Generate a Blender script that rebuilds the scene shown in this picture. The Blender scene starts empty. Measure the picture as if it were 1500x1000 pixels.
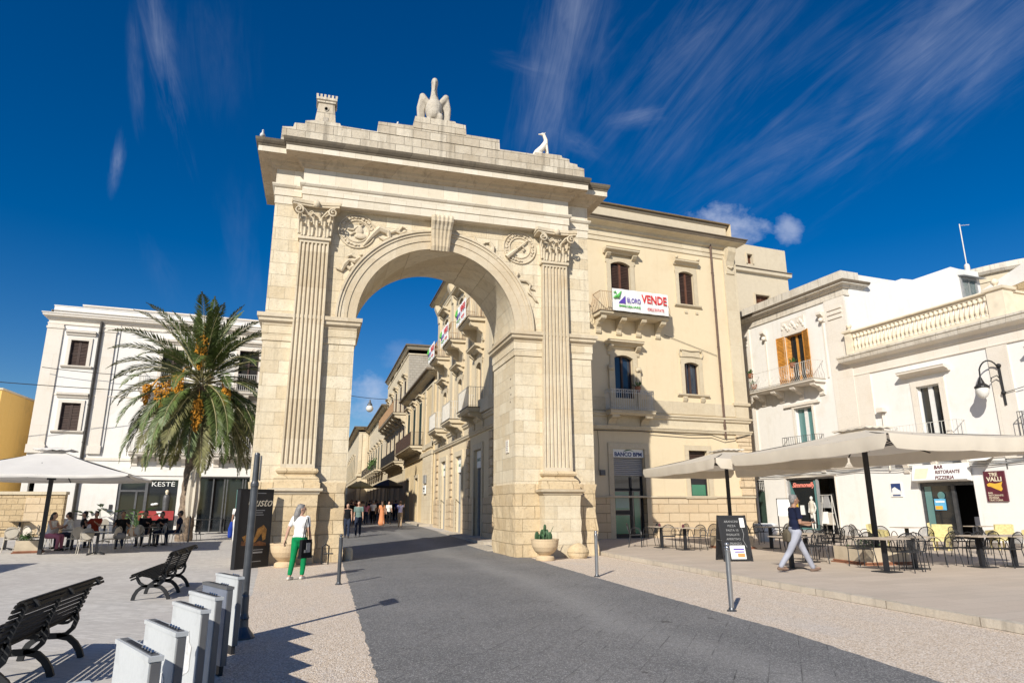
import bpy, bmesh, math, random
from mathutils import Vector, Matrix, Euler, Quaternion
R = math.radians
PI = math.pi
random.seed(7)
SC = bpy.context.scene
COL = SC.collection

# ------------------------------------------------------------------ helpers
def link(o, parent=None):
    COL.objects.link(o)
    if parent is not None:
        o.parent = parent
    return o

def tag(o, label=None, cat=None, group=None, kind=None):
    if label: o['label'] = label
    if cat: o['category'] = cat
    if group: o['group'] = group
    if kind: o['kind'] = kind
    return o

def empty(name, loc=(0, 0, 0), rz=0.0, label=None, cat=None, group=None):
    o = bpy.data.objects.new(name, None)
    o.empty_display_size = 0.2
    o.location = loc
    o.rotation_euler = (0, 0, rz)
    link(o)
    tag(o, label, cat, group)
    return o

def copy_tree(o, parent=None):
    c = o.copy()
    COL.objects.link(c)
    c.parent = parent
    for ch in list(o.children):
        copy_tree(ch, c)
    return c

class MB:
    """collects shapes, then links them as one mesh object"""
    def __init__(s):
        s.v = []; s.f = []
    def add(s, vs, fs):
        b = len(s.v)
        s.v += [tuple(p) for p in vs]
        s.f += [tuple(i + b for i in f) for f in fs]
        return s
    def box(s, x0, x1, y0, y1, z0, z1):
        if x0 > x1: x0, x1 = x1, x0
        if y0 > y1: y0, y1 = y1, y0
        if z0 > z1: z0, z1 = z1, z0
        s.add([(x0,y0,z0),(x1,y0,z0),(x1,y1,z0),(x0,y1,z0),(x0,y0,z1),(x1,y0,z1),(x1,y1,z1),(x0,y1,z1)],
              [(0,3,2,1),(4,5,6,7),(0,1,5,4),(1,2,6,5),(2,3,7,6),(3,0,4,7)])
        return s
    def obox(s, c, size, m):
        """oriented box, m = Matrix 3x3"""
        hx, hy, hz = size[0]/2, size[1]/2, size[2]/2
        c = Vector(c)
        pts = [c + m @ Vector(p) for p in [(-hx,-hy,-hz),(hx,-hy,-hz),(hx,hy,-hz),(-hx,hy,-hz),(-hx,-hy,hz),(hx,-hy,hz),(hx,hy,hz),(-hx,hy,hz)]]
        s.add(pts, [(0,3,2,1),(4,5,6,7),(0,1,5,4),(1,2,6,5),(2,3,7,6),(3,0,4,7)])
        return s
    def bar(s, p0, p1, w, t=None, up=(0, 0, 1)):
        t = t or w
        p0 = Vector(p0); p1 = Vector(p1); d = p1 - p0
        L = d.length
        if L < 1e-6: return s
        d.normalize()
        u = Vector(up)
        if abs(d.dot(u)) > .98: u = Vector((1, 0, 0))
        a = d.cross(u).normalized(); b = a.cross(d)
        m = Matrix((a, d, b)).transposed()
        return s.obox((p0 + p1) / 2, (w, L, t), m)
    def tube(s, path, r, n=8, cap=True):
        path = [Vector(p) for p in path]
        rs = r if isinstance(r, (list, tuple)) else [r] * len(path)
        N = len(path)
        rings = []
        prev = None
        for i, p in enumerate(path):
            if i == 0: d = path[1] - path[0]
            elif i == N - 1: d = path[-1] - path[-2]
            else: d = path[i + 1] - path[i - 1]
            if d.length < 1e-9: d = Vector((0, 0, 1))
            d.normalize()
            if prev is None:
                u = Vector((0, 0, 1)) if abs(d.z) < .9 else Vector((1, 0, 0))
                a = d.cross(u).normalized()
            else:
                a = prev - d * prev.dot(d)
                a = a.normalized() if a.length > 1e-6 else d.orthogonal().normalized()
            prev = a
            b = d.cross(a)
            rings.append([p + (a * math.cos(2*PI*k/n) + b * math.sin(2*PI*k/n)) * rs[i] for k in range(n)])
        vs = [q for rg in rings for q in rg]
        fs = [(i*n+k, i*n+(k+1) % n, (i+1)*n+(k+1) % n, (i+1)*n+k) for i in range(N-1) for k in range(n)]
        if cap:
            fs.append(tuple(reversed(range(n))))
            fs.append(tuple((N-1)*n + k for k in range(n)))
        return s.add(vs, fs)
    def lathe(s, prof, c=(0, 0, 0), n=24, m=None):
        """prof: list of (r,z)"""
        c = Vector(c)
        vs = []
        for r, z in prof:
            for k in range(n):
                p = Vector((r*math.cos(2*PI*k/n), r*math.sin(2*PI*k/n), z))
                if m is not None: p = m @ p
                vs.append(c + p)
        N = len(prof)
        fs = [(i*n+k, i*n+(k+1) % n, (i+1)*n+(k+1) % n, (i+1)*n+k) for i in range(N-1) for k in range(n)]
        if prof[0][0] > 1e-5: fs.append(tuple(reversed(range(n))))
        if prof[-1][0] > 1e-5: fs.append(tuple((N-1)*n + k for k in range(n)))
        return s.add(vs, fs)
    def ell(s, c, r, n=14, k=9, m=None):
        prof_v = []
        c = Vector(c)
        fs = []
        for i in range(k + 1):
            th = PI * i / k
            for j in range(n):
                ph = 2*PI*j/n
                p = Vector((r[0]*math.sin(th)*math.cos(ph), r[1]*math.sin(th)*math.sin(ph), -r[2]*math.cos(th)))
                if m is not None: p = m @ p
                prof_v.append(c + p)
        for i in range(k):
            for j in range(n):
                fs.append((i*n+j, i*n+(j+1) % n, (i+1)*n+(j+1) % n, (i+1)*n+j))
        return s.add(prof_v, fs)
    def cap(s, p0, p1, r0, r1=None, n=10):
        """closed tapered capsule"""
        r1 = r0 if r1 is None else r1
        p0 = Vector(p0); p1 = Vector(p1)
        d = (p1 - p0)
        if d.length < 1e-6: return s.ell(p0, (r0,)*3)
        d = d.normalized()
        path = []; rs = []
        for t in (-.98, -.75, -.4, 0):
            path.append(p0 + d*r0*t); rs.append(r0*math.sqrt(max(0.0, 1-t*t)))
        for t in (0, .4, .75, .98):
            path.append(p1 + d*r1*t); rs.append(r1*math.sqrt(max(0.0, 1-t*t)))
        return s.tube(path, rs, n)
    def chain(s, pts, n=10):
        for (a, ra), (b, rb) in zip(pts[:-1], pts[1:]):
            s.cap(a, b, ra, rb, n)
        return s
    def extrude(s, poly, axis, a, b):
        """poly: 2D outline CCW; axis 'y': poly=(x,z); 'z': (x,y); 'x': (y,z)"""
        n = len(poly)
        def P(p, t):
            return {'y': (p[0], t, p[1]), 'z': (p[0], p[1], t), 'x': (t, p[0], p[1])}[axis]
        vs = [P(p, a) for p in poly] + [P(p, b) for p in poly]
        fs = [tuple(range(n)), tuple(range(2*n-1, n-1, -1))] + [(i, i+n, (i+1) % n + n, (i+1) % n) for i in range(n)]
        return s.add(vs, fs)
    def loop(s, outline, prof, closed=True):
        """sweep profile [(offset,z)...] round a CCW plan outline with mitred corners"""
        n = len(outline)
        P = [Vector((p[0], p[1])) for p in outline]
        rings = []
        for off, z in prof:
            ring = []
            for i in range(n):
                if closed or 0 < i < n-1:
                    a = (P[i] - P[i-1]).normalized(); b = (P[(i+1) % n] - P[i]).normalized()
                elif i == 0: a = b = (P[1] - P[0]).normalized()
                else: a = b = (P[-1] - P[-2]).normalized()
                na = Vector((a.y, -a.x)); nb = Vector((b.y, -b.x))
                m = (na + nb)
                den = 1 + na.dot(nb)
                m = m / den if den > .05 else na
                q = P[i] + m * off
                ring.append((q.x, q.y, z))
            rings.append(ring)
        vs = [q for r in rings for q in r]
        fs = []
        m = n if closed else n-1
        for j in range(len(prof)-1):
            for i in range(m):
                k = (i+1) % n
                fs.append((j*n+i, j*n+k, (j+1)*n+k, (j+1)*n+i))
        if closed:
            fs.append(tuple(reversed(range(n))))
            fs.append(tuple((len(prof)-1)*n+i for i in range(n)))
        else:
            L = len(prof)
            fs.append(tuple(j*n for j in range(L)))
            fs.append(tuple(j*n+n-1 for j in reversed(range(L))))
        return s.add(vs, fs)
    def xf(s, m):
        s.v = [tuple(m @ Vector(p)) for p in s.v]
        return s
    def merge(s, o, m=None):
        vs = o.v if m is None else [tuple(m @ Vector(p)) for p in o.v]
        return s.add(vs, o.f)
    def mesh(s, name='mesh', mat=None, smooth=False, fix=True):
        me = bpy.data.meshes.new(name)
        me.from_pydata(s.v, [], s.f)
        if fix:
            bm = bmesh.new(); bm.from_mesh(me)
            bmesh.ops.recalc_face_normals(bm, faces=bm.faces)
            bm.to_mesh(me); bm.free()
        if mat: me.materials.append(mat)
        if smooth:
            for p in me.polygons: p.use_smooth = True
        me.update()
        return me
    def build(s, name, mat, parent=None, smooth=False, loc=(0, 0, 0), rot=(0, 0, 0), fix=True, label=None):
        o = bpy.data.objects.new(name, s.mesh(name, mat, smooth, fix))
        o.location = loc; o.rotation_euler = rot
        link(o, parent)
        if label: o['label'] = label
        return o

def remeshed(mb, name, mat, parent, voxel=.015, loc=(0, 0, 0), rot=(0, 0, 0), smooth_it=3):
    """fuse overlapping closed shapes into one continuous skin"""
    me = mb.mesh(name + '_raw', mat, False, False)
    tmp = bpy.data.objects.new('tmp', me); COL.objects.link(tmp)
    md = tmp.modifiers.new('r', 'REMESH'); md.mode = 'VOXEL'; md.voxel_size = voxel; md.use_smooth_shade = True
    sm = tmp.modifiers.new('s', 'SMOOTH'); sm.iterations = smooth_it; sm.factor = .5
    dg = bpy.context.evaluated_depsgraph_get()
    res = bpy.data.meshes.new_from_object(tmp.evaluated_get(dg))
    bpy.data.objects.remove(tmp)
    res.name = name
    if mat and not res.materials: res.materials.append(mat)
    for p in res.polygons: p.use_smooth = True
    o = bpy.data.objects.new(name, res)
    o.location = loc; o.rotation_euler = rot
    link(o, parent)
    return o

def text(body, size, mat, parent, loc, rot, name='lettering', depth=.004, align='CENTER', bold=0.0, sx=1.0, shear=0.0):
    cu = bpy.data.curves.new('txt', 'FONT')
    cu.body = body; cu.size = size; cu.extrude = depth; cu.align_x = align; cu.align_y = 'CENTER'
    cu.offset = bold; cu.shear = shear; cu.resolution_u = 3
    tmp = bpy.data.objects.new('tmp', cu); COL.objects.link(tmp)
    dg = bpy.context.evaluated_depsgraph_get()
    me = bpy.data.meshes.new_from_object(tmp.evaluated_get(dg))
    bpy.data.objects.remove(tmp)
    me.materials.clear(); me.materials.append(mat)
    o = bpy.data.objects.new(name, me)
    o.location = loc; o.rotation_euler = rot; o.scale = (sx, 1, 1)
    link(o, parent)
    return o

# ------------------------------------------------------------------ materials
def srgb(r, g, b):
    f = lambda c: (c/255/12.92) if c/255 <= .04045 else ((c/255+.055)/1.055)**2.4
    return (f(r), f(g), f(b), 1)

class NT:
    def __init__(s, name):
        s.m = bpy.data.materials.new(name); s.m.use_nodes = True
        s.t = s.m.node_tree; s.n = s.t.nodes; s.l = s.t.links
        s.b = s.n['Principled BSDF']
    def node(s, ty, **kw):
        n = s.n.new(ty)
        for k, v in kw.items(): setattr(n, k, v)
        return n
    def link(s, a, b): s.l.new(a, b)
    def math(s, op, a, b=None, c=None, clamp=False):
        n = s.node('ShaderNodeMath', operation=op, use_clamp=clamp)
        for i, q in enumerate((a, b, c)):
            if q is None: continue
            if isinstance(q, (int, float)): n.inputs[i].default_value = q
            else: s.link(q, n.inputs[i])
        return n.outputs[0]
    def mix(s, f, a, b, mode='MIX'):
        n = s.node('ShaderNodeMix', data_type='RGBA', blend_type=mode)
        for i, q in ((0, f), (6, a), (7, b)):
            if isinstance(q, (int, float)): n.inputs[i].default_value = q
            elif isinstance(q, tuple): n.inputs[i].default_value = q
            else: s.link(q, n.inputs[i])
        return n.outputs[2]
    def ramp(s, f, stops):
        n = s.node('ShaderNodeValToRGB')
        e = n.color_ramp.elements
        e[0].position, e[0].color = stops[0][0], stops[0][1]
        e[1].position, e[1].color = stops[-1][0], stops[-1][1]
        for p, c in stops[1:-1]:
            q = e.new(p); q.color = c
        s.link(f, n.inputs[0])
        return n.outputs[0]
    def coords(s, world=False):
        if world:
            return s.node('ShaderNodeNewGeometry').outputs['Position']
        return s.node('ShaderNodeTexCoord').outputs['Object']
    def noise(s, vec, scale, detail=4, rough=.55, sx=1, sy=1, sz=1, dim='3D'):
        mp = s.node('ShaderNodeMapping'); mp.inputs['Scale'].default_value = (scale*sx, scale*sy, scale*sz)
        s.link(vec, mp.inputs[0])
        n = s.node('ShaderNodeTexNoise'); n.inputs['Scale'].default_value = 1
        n.inputs['Detail'].default_value = detail; n.inputs['Roughness'].default_value = rough
        s.link(mp.outputs[0], n.inputs[0])
        return n.outputs[0]
    def bump(s, h, strength, dist=.02):
        n = s.node('ShaderNodeBump'); n.inputs['Strength'].default_value = strength; n.inputs['Distance'].default_value = dist
        s.link(h, n.inputs['Height'])
        s.link(n.outputs[0], s.b.inputs['Normal'])
    def base(s, c):
        if isinstance(c, tuple): s.b.inputs['Base Color'].default_value = c
        else: s.link(c, s.b.inputs['Base Color'])
    def rough(s, v): s.b.inputs['Roughness'].default_value = v

g01 = lambda v: (v, v, v, 1)

def m_plain(name, col, rough=.6, metal=0, var=.12, scale=6, bump=0.0, spec=.5, trans=0):
    t = NT(name); P = t.coords(True)
    n = t.noise(P, scale, 4)
    lo = tuple(c*(1-var) for c in col[:3]) + (1,); hi = tuple(min(1, c*(1+var)) for c in col[:3]) + (1,)
    t.base(t.ramp(n, [(.3, lo), (.7, hi)]))
    t.rough(rough); t.b.inputs['Metallic'].default_value = metal
    t.b.inputs['Specular IOR Level'].default_value = spec
    if trans: t.b.inputs['Transmission Weight'].default_value = trans
    if bump: t.bump(t.noise(P, scale*5, 3), bump, .01)
    return t.m

def m_stone(name, c1, c2, joint, bw=.9, bh=.42, ms=.006, stain=.35, stain_c=(.2, .15, .09, 1), bump=.35, jf=.75, soft=.5, rough_low=0.0, streak=0.0, pit=.4):
    """ashlar with joints, block-to-block tone, stains with a shape of their own, pits"""
    t = NT(name); P = t.coords()
    sep = t.node('ShaderNodeSeparateXYZ'); t.link(P, sep.inputs[0])
    u = t.math('ADD', sep.outputs[0], sep.outputs[1])
    wob = t.noise(P, 2.2, 3)
    z = t.math('ADD', sep.outputs[2], t.math('MULTIPLY', t.math('SUBTRACT', wob, .5), .03))
    cmb = t.node('ShaderNodeCombineXYZ'); t.link(u, cmb.inputs[0]); t.link(z, cmb.inputs[1])
    br = t.node('ShaderNodeTexBrick'); t.link(cmb.outputs[0], br.inputs[0])
    br.inputs['Scale'].default_value = 1; br.inputs['Brick Width'].default_value = bw; br.inputs['Row Height'].default_value = bh
    br.inputs['Mortar Size'].default_value = ms; br.inputs['Mortar Smooth'].default_value = .3
    br.inputs['Color1'].default_value = g01(0); br.inputs['Color2'].default_value = g01(1); br.inputs['Mortar'].default_value = g01(.5)
    blk = t.math('MULTIPLY', br.outputs[0], soft)
    n1 = t.noise(P, .9, 5); n2 = t.noise(P, 5, 5, .65)
    f = t.math('ADD', t.math('MULTIPLY', blk, .6), t.math('MULTIPLY', n2, .55), clamp=True)
    col = t.mix(f, c1, c2)
    st = t.math('MULTIPLY', t.math('SUBTRACT', n1, .5), 3.2, clamp=True)
    st = t.math('MULTIPLY', st, stain)
    col = t.mix(st, col, stain_c, 'MIX')
    if streak:
        sk = t.noise(P, 1.0, 4, .6, sx=5, sy=5, sz=.35)
        sk = t.math('MULTIPLY', t.math('SUBTRACT', sk, .52), 5*streak, clamp=True)
        col = t.mix(sk, col, (.10, .085, .065, 1))
    fine = t.noise(P, 38, 4, .7)
    col = t.mix(.35, col, t.ramp(fine, [(.3, g01(.55)), (.62, g01(1))]), 'MULTIPLY')
    jm = t.math('MULTIPLY', br.outputs['Fac'], jf)
    jn = t.math('MULTIPLY', jm, t.math('ADD', t.noise(P, 3.0, 3), .25, clamp=True))
    col = t.mix(jn, col, joint)
    t.base(col); t.rough(.85); t.b.inputs['Specular IOR Level'].default_value = .25
    pits = t.math('MULTIPLY', t.math('LESS_THAN', t.noise(P, 22, 3), .36), -pit)
    h = t.math('ADD', t.math('MULTIPLY', br.outputs['Fac'], -1.1), t.math('MULTIPLY', n2, .9))
    h = t.math('ADD', h, t.math('MULTIPLY', fine, .35))
    h = t.math('ADD', h, pits)
    t.bump(h, bump, .03)
    return t.m

def m_plaster(name, c1, c2, dirt=(.3, .24, .17, 1), stain=.25, bump=.12, patch=.3, scale=.6):
    t = NT(name); P = t.coords()
    n1 = t.noise(P, scale, 6, .6); n2 = t.noise(P, 4, 5, .65); n3 = t.noise(P, 30, 4, .7)
    col = t.mix(t.math('MULTIPLY', n2, 1.0), c1, c2)
    st = t.math('MULTIPLY', t.math('SUBTRACT', n1, .54), 5, clamp=True)
    st = t.math('MULTIPLY', st, stain)
    col = t.mix(st, col, dirt)
    sk = t.noise(P, 1.0, 4, .6, sx=4, sy=4, sz=.3)
    sk = t.math('MULTIPLY', t.math('SUBTRACT', sk, .56), 3*patch, clamp=True)
    col = t.mix(sk, col, dirt)
    col = t.mix(.18, col, t.ramp(n3, [(.3, g01(.6)), (.6, g01(1))]), 'MULTIPLY')
    t.base(col); t.rough(.9); t.b.inputs['Specular IOR Level'].default_value = .2
    t.bump(t.math('ADD', n3, n2), bump, .012)
    return t.m

def m_glass(name, col=(.012, .016, .02, 1), rough=.06):
    t = NT(name); t.base(col); t.rough(rough); t.b.inputs['Specular IOR Level'].default_value = .8
    return t.m

def m_fabric(name, col, var=.1, trans=.0, bump=.15):
    t = NT(name); P = t.coords(True)
    n = t.noise(P, 2.5, 5); w = t.noise(P, 90, 2)
    lo = tuple(c*(1-var) for c in col[:3]) + (1,); hi = tuple(min(1, c*(1+var*.6)) for c in col[:3]) + (1,)
    t.base(t.mix(.15, t.ramp(n, [(.3, lo), (.7, hi)]), t.ramp(w, [(.3, g01(.6)), (.7, g01(1))]), 'MULTIPLY'))
    t.rough(.9); t.b.inputs['Specular IOR Level'].default_value = .15
    if trans:
        tr = t.node('ShaderNodeBsdfTranslucent'); tr.inputs[0].default_value = tuple(c*.9 for c in col[:3]) + (1,)
        mx = t.node('ShaderNodeMixShader'); mx.inputs[0].default_value = trans
        t.link(t.b.outputs[0], mx.inputs[1]); t.link(tr.outputs[0], mx.inputs[2])
        t.link(mx.outputs[0], t.n['Material Output'].inputs[0])
    t.bump(n, bump, .03)
    return t.m
M = {}
M['arch'] = m_stone('golden_limestone', (.54, .43, .275, 1), (.80, .72, .565, 1), (.26, .19, .115, 1), bw=.88, bh=.40, ms=.005, stain=.5, stain_c=(.61, .465, .27, 1), bump=.7, jf=.6, soft=.8, streak=.22)
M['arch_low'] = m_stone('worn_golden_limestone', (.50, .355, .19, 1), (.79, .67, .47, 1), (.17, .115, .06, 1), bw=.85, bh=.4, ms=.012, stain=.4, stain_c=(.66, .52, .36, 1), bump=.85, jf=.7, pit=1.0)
M['carved'] = m_stone('carved_limestone', (.46, .37, .245, 1), (.80, .71, .56, 1), (.28, .2, .12, 1), bw=1.6, bh=1.2, ms=.003, stain=.4, stain_c=(.48, .33, .17, 1), bump=.5, jf=.3)
M['frieze'] = m_stone('pale_frieze_limestone', (.58, .505, .385, 1), (.83, .77, .66, 1), (.32, .25, .16, 1), bw=.52, bh=1.3, ms=.006, stain=.2, stain_c=(.6, .43, .24, 1), bump=.3, jf=.6)
M['cornice'] = m_stone('weathered_cornice_stone', (.40, .31, .21, 1), (.62, .52, .385, 1), (.2, .16, .11, 1), bw=1.1, bh=2.0, ms=.008, stain=.4, stain_c=(.30, .24, .16, 1), bump=.4, streak=.35)
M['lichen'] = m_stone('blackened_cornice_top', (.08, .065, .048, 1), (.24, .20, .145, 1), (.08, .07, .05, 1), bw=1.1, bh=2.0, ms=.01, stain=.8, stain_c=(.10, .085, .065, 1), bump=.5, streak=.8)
M['attic'] = m_stone('greyed_attic_stone', (.42, .35, .26, 1), (.74, .67, .55, 1), (.18, .15, .11, 1), bw=.6, bh=.33, ms=.010, stain=.7, stain_c=(.36, .29, .20, 1), bump=.8, streak=.5, soft=.9)
M['statue'] = m_stone('pale_statue_stone', (.42, .37, .30, 1), (.66, .61, .53, 1), (.5, .43, .34, 1), bw=4, bh=4, ms=.001, stain=.7, stain_c=(.26, .22, .17, 1), bump=.8, jf=0)
M['dog'] = m_plain('bleached_statue_stone', (.75, .68, .58, 1), .8, var=.12, scale=3)
M['cream'] = m_plaster('cream_ochre_plaster', (.68, .56, .375, 1), (.725, .61, .43, 1), (.56, .43, .26, 1), stain=.45, patch=.5)
M['trim'] = m_stone('warm_trim_stone', (.50, .41, .28, 1), (.77, .69, .53, 1), (.3, .22, .14, 1), bw=1.3, bh=2, ms=.005, stain=.3, stain_c=(.50, .37, .22, 1), bump=.3)
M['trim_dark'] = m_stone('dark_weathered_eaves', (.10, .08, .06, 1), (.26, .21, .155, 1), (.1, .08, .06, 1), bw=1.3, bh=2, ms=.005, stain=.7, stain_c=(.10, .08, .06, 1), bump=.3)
M['rustic'] = m_stone('rusticated_limestone', (.60, .45, .28, 1), (.73, .61, .44, 1), (.22, .15, .09, 1), bw=1.15, bh=.42, ms=.016, stain=.4, stain_c=(.55, .37, .2, 1), bump=.8, jf=.85)
M['parapet'] = m_plaster('bleached_parapet', (.52, .44, .32, 1), (.66, .58, .45, 1), (.42, .34, .24, 1), stain=.35, patch=.35)
M['white'] = m_plaster('white_plaster', (.72, .695, .66, 1), (.82, .795, .76, 1), (.56, .49, .38, 1), stain=.5, patch=.4)
M['white2'] = m_plaster('bright_white_plaster', (.74, .72, .69, 1), (.83, .81, .785, 1), (.60, .54, .45, 1), stain=.4, patch=.3)
M['wtrim'] = m_stone('white_trim_stone', (.72, .65, .56, 1), (.80, .76, .70, 1), (.45, .37, .28, 1), bw=1.2, bh=2, ms=.004, stain=.4, stain_c=(.64, .52, .38, 1), bump=.3)
M['wcornice'] = m_stone('stained_white_cornice', (.58, .52, .43, 1), (.76, .71, .63, 1), (.2, .17, .13, 1), bw=1.0, bh=2, ms=.01, stain=.6, stain_c=(.30, .24, .17, 1), bump=.4, streak=.4)
M['balus'] = m_plain('cream_balustrade_stone', (.72, .63, .49, 1), .8, var=.1, scale=3, bump=.2)
M['ochre'] = m_plaster('ochre_yellow_plaster', (.72, .46, .13, 1), (.78, .53, .2, 1), (.3, .22, .12, 1), stain=.35, patch=.3)
M['rubble'] = m_stone('honey_rubble_wall', (.46, .33, .18, 1), (.66, .52, .33, 1), (.2, .15, .09, 1), bw=.5, bh=.28, ms=.014, stain=.5, stain_c=(.36, .27, .16, 1), bump=.9)
M['street1'] = m_stone('street_golden_stone', (.66, .55, .38, 1), (.76, .67, .51, 1), (.3, .21, .12, 1), bw=1.0, bh=.45, ms=.006, stain=.4, stain_c=(.44, .31, .18, 1), bump=.3)
M['street2'] = m_plaster('street_ochre_plaster', (.66, .50, .28, 1), (.74, .61, .40, 1), (.44, .32, .19, 1), stain=.4, patch=.3)
M['street3'] = m_stone('street_grey_rubble', (.38, .34, .28, 1), (.52, .47, .39, 1), (.18, .15, .11, 1), bw=.4, bh=.25, ms=.012, stain=.5, stain_c=(.25, .2, .15, 1), bump=.6)
M['brown_wood'] = m_plain('dark_brown_shutter', (.055, .03, .022, 1), .55, var=.25, scale=4)
M['brown_frame'] = m_plain('chestnut_window_frame', (.13, .055, .03, 1), .5, var=.25, scale=4)
M['orange_wood'] = m_plain('honey_pine_shutter', (.53, .24, .045, 1), .5, var=.3, scale=5)
M['green_wood'] = m_plain('green_shutter', (.03, .055, .042, 1), .6, var=.25, scale=5)
M['white_paint'] = m_plain('white_painted_frame', (.72, .71, .69, 1), .5, var=.06)
M['glass'] = m_glass('dark_window_glass')
M['glass_blue'] = m_glass('sky_lit_glass', (.02, .035, .06, 1), .05)
M['glass_green'] = m_glass('green_tinted_glass', (.05, .2, .12, 1), .12)
M['glass_teal'] = m_glass('pale_teal_glass', (.10, .22, .22, 1), .08)
M['dark_in'] = m_plain('unlit_interior', (.01, .01, .01, 1), .9, var=.2)
M['iron'] = m_plain('black_iron', (.018, .018, .02, 1), .5, metal=.3, var=.2)
M['iron_grey'] = m_plain('grey_painted_iron', (.11, .11, .115, 1), .5, metal=.3, var=.2)
M['iron_rust'] = m_plain('rusty_tan_iron', (.36, .22, .12, 1), .7, var=.25)
M['iron_white'] = m_plain('pale_painted_railing', (.62, .60, .56, 1), .5, var=.1)
M['pipe'] = m_plain('dark_drainpipe', (.05, .045, .04, 1), .45, metal=.2, var=.25)
M['pipe_brown'] = m_plain('brown_drainpipe', (.12, .075, .055, 1), .5, var=.2)
M['steel'] = m_plain('brushed_steel', (.45, .46, .48, 1), .28, metal=.95, var=.08)
M['dkpost'] = m_plain('dark_grey_post', (.10, .105, .115, 1), .38, metal=.6, var=.2)
M['dock'] = m_plaster('pale_grey_dock_paint', (.46, .475, .485, 1), (.54, .555, .56, 1), (.25, .25, .24, 1), stain=.45, patch=.6, bump=.05, scale=2.5)
M['dock_side'] = m_plain('dark_grey_dock_edge', (.15, .15, .155, 1), .4, metal=.3, var=.1)
M['dock_blue'] = m_plain('slate_blue_dock_paint', (.17, .19, .24, 1), .45, var=.1)
M['sticker'] = m_plain('peeling_white_sticker', (.64, .635, .63, 1), .6, var=.22, scale=24)
M['bench'] = m_plain('black_painted_slat', (.006, .0055, .0055, 1), .6, var=.25, scale=12, spec=.2)
M['bench_iron'] = m_plain('charcoal_cast_iron', (.02, .021, .023, 1), .55, var=.2, spec=.25)
M['canvas'] = m_fabric('cream_canvas', (.78, .71, .60, 1), .06, trans=.3)
M['canvas_w'] = m_fabric('white_canvas', (.76, .73, .69, 1), .05, trans=.15)
M['chair_w'] = m_plain('beige_white_chair_paint', (.50, .455, .385, 1), .5, var=.06)
M['chair_k'] = m_plain('anthracite_chair_metal', (.035, .036, .04, 1), .4, metal=.4, var=.15)
M['table_top'] = m_plain('sand_table_top', (.42, .35, .28, 1), .4, var=.1)
M['table_dark'] = m_plain('dark_table_top', (.03, .028, .028, 1), .3, var=.15)
M['wicker_y'] = m_plain('straw_yellow_weave', (.62, .53, .25, 1), .8, var=.2, scale=14)
M['pot_stone'] = m_stone('cast_stone_pot', (.60, .45, .28, 1), (.70, .56, .38, 1), (.4, .3, .2, 1), bw=3, bh=3, ms=.001, stain=.35, stain_c=(.5, .36, .22, 1), bump=.25, jf=0)
M['terracotta'] = m_plain('terracotta', (.26, .11, .06, 1), .8, var=.3)
M['planter_w'] = m_plain('pale_planter_panel', (.50, .42, .31, 1), .7, var=.15, scale=3)
M['soil'] = m_plain('dark_soil', (.03, .022, .015, 1), .95, var=.4, scale=20)
M['leaf'] = m_plain('leaf_green', (.055, .115, .028, 1), .55, var=.4, scale=7)
M['cactus'] = m_plain('cactus_green', (.05, .105, .045, 1), .6, var=.3, scale=9)
M['black_board'] = m_plain('chalkboard_black', (.012, .012, .014, 1), .6, var=.2)
M['paper'] = m_plain('white_paper', (.8, .79, .77, 1), .7, var=.04)
M['c_white'] = m_plain('white_print', (.8, .8, .78, 1), .6, var=.03)
M['c_black'] = m_plain('black_print', (.015, .015, .018, 1), .6, var=.1)
M['c_red'] = m_plain('red_print', (.60, .03, .03, 1), .6, var=.08)
M['c_violet'] = m_plain('violet_print', (.10, .05, .36, 1), .6, var=.08)
M['c_green'] = m_plain('green_print', (.10, .42, .08, 1), .6, var=.08)
M['c_dgreen'] = m_plain('dark_green_print', (.02, .12, .06, 1), .6, var=.08)
M['c_navy'] = m_plain('navy_print', (.02, .045, .16, 1), .6, var=.08)
M['c_maroon'] = m_plain('maroon_sign', (.10, .018, .03, 1), .45, var=.08)
M['c_yellow'] = m_plain('golden_yellow_print', (.72, .42, .05, 1), .6, var=.1)
M['c_cream'] = m_plain('cream_print', (.75, .66, .50, 1), .6, var=.05)
M['c_grey'] = m_plain('grey_print', (.3, .3, .3, 1), .6, var=.1)
M['c_blue'] = m_plain('sky_blue_print', (.12, .42, .68, 1), .6, var=.1)
M['c_orange'] = m_plain('orange_print', (.72, .30, .10, 1), .6, var=.1)
M['neon'] = m_plain('pink_lettering', (.85, .28, .22, 1), .5, var=.05)
M['shutter_roll'] = m_plain('grey_roller_shutter', (.36, .35, .35, 1), .5, var=.05)
M['bulb'] = m_plain('frosted_lamp_glass', (.70, .69, .66, 1), .25, var=.04)
M['bird'] = m_plain('pale_feathers', (.62, .61, .60, 1), .8, var=.15, scale=20)

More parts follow.
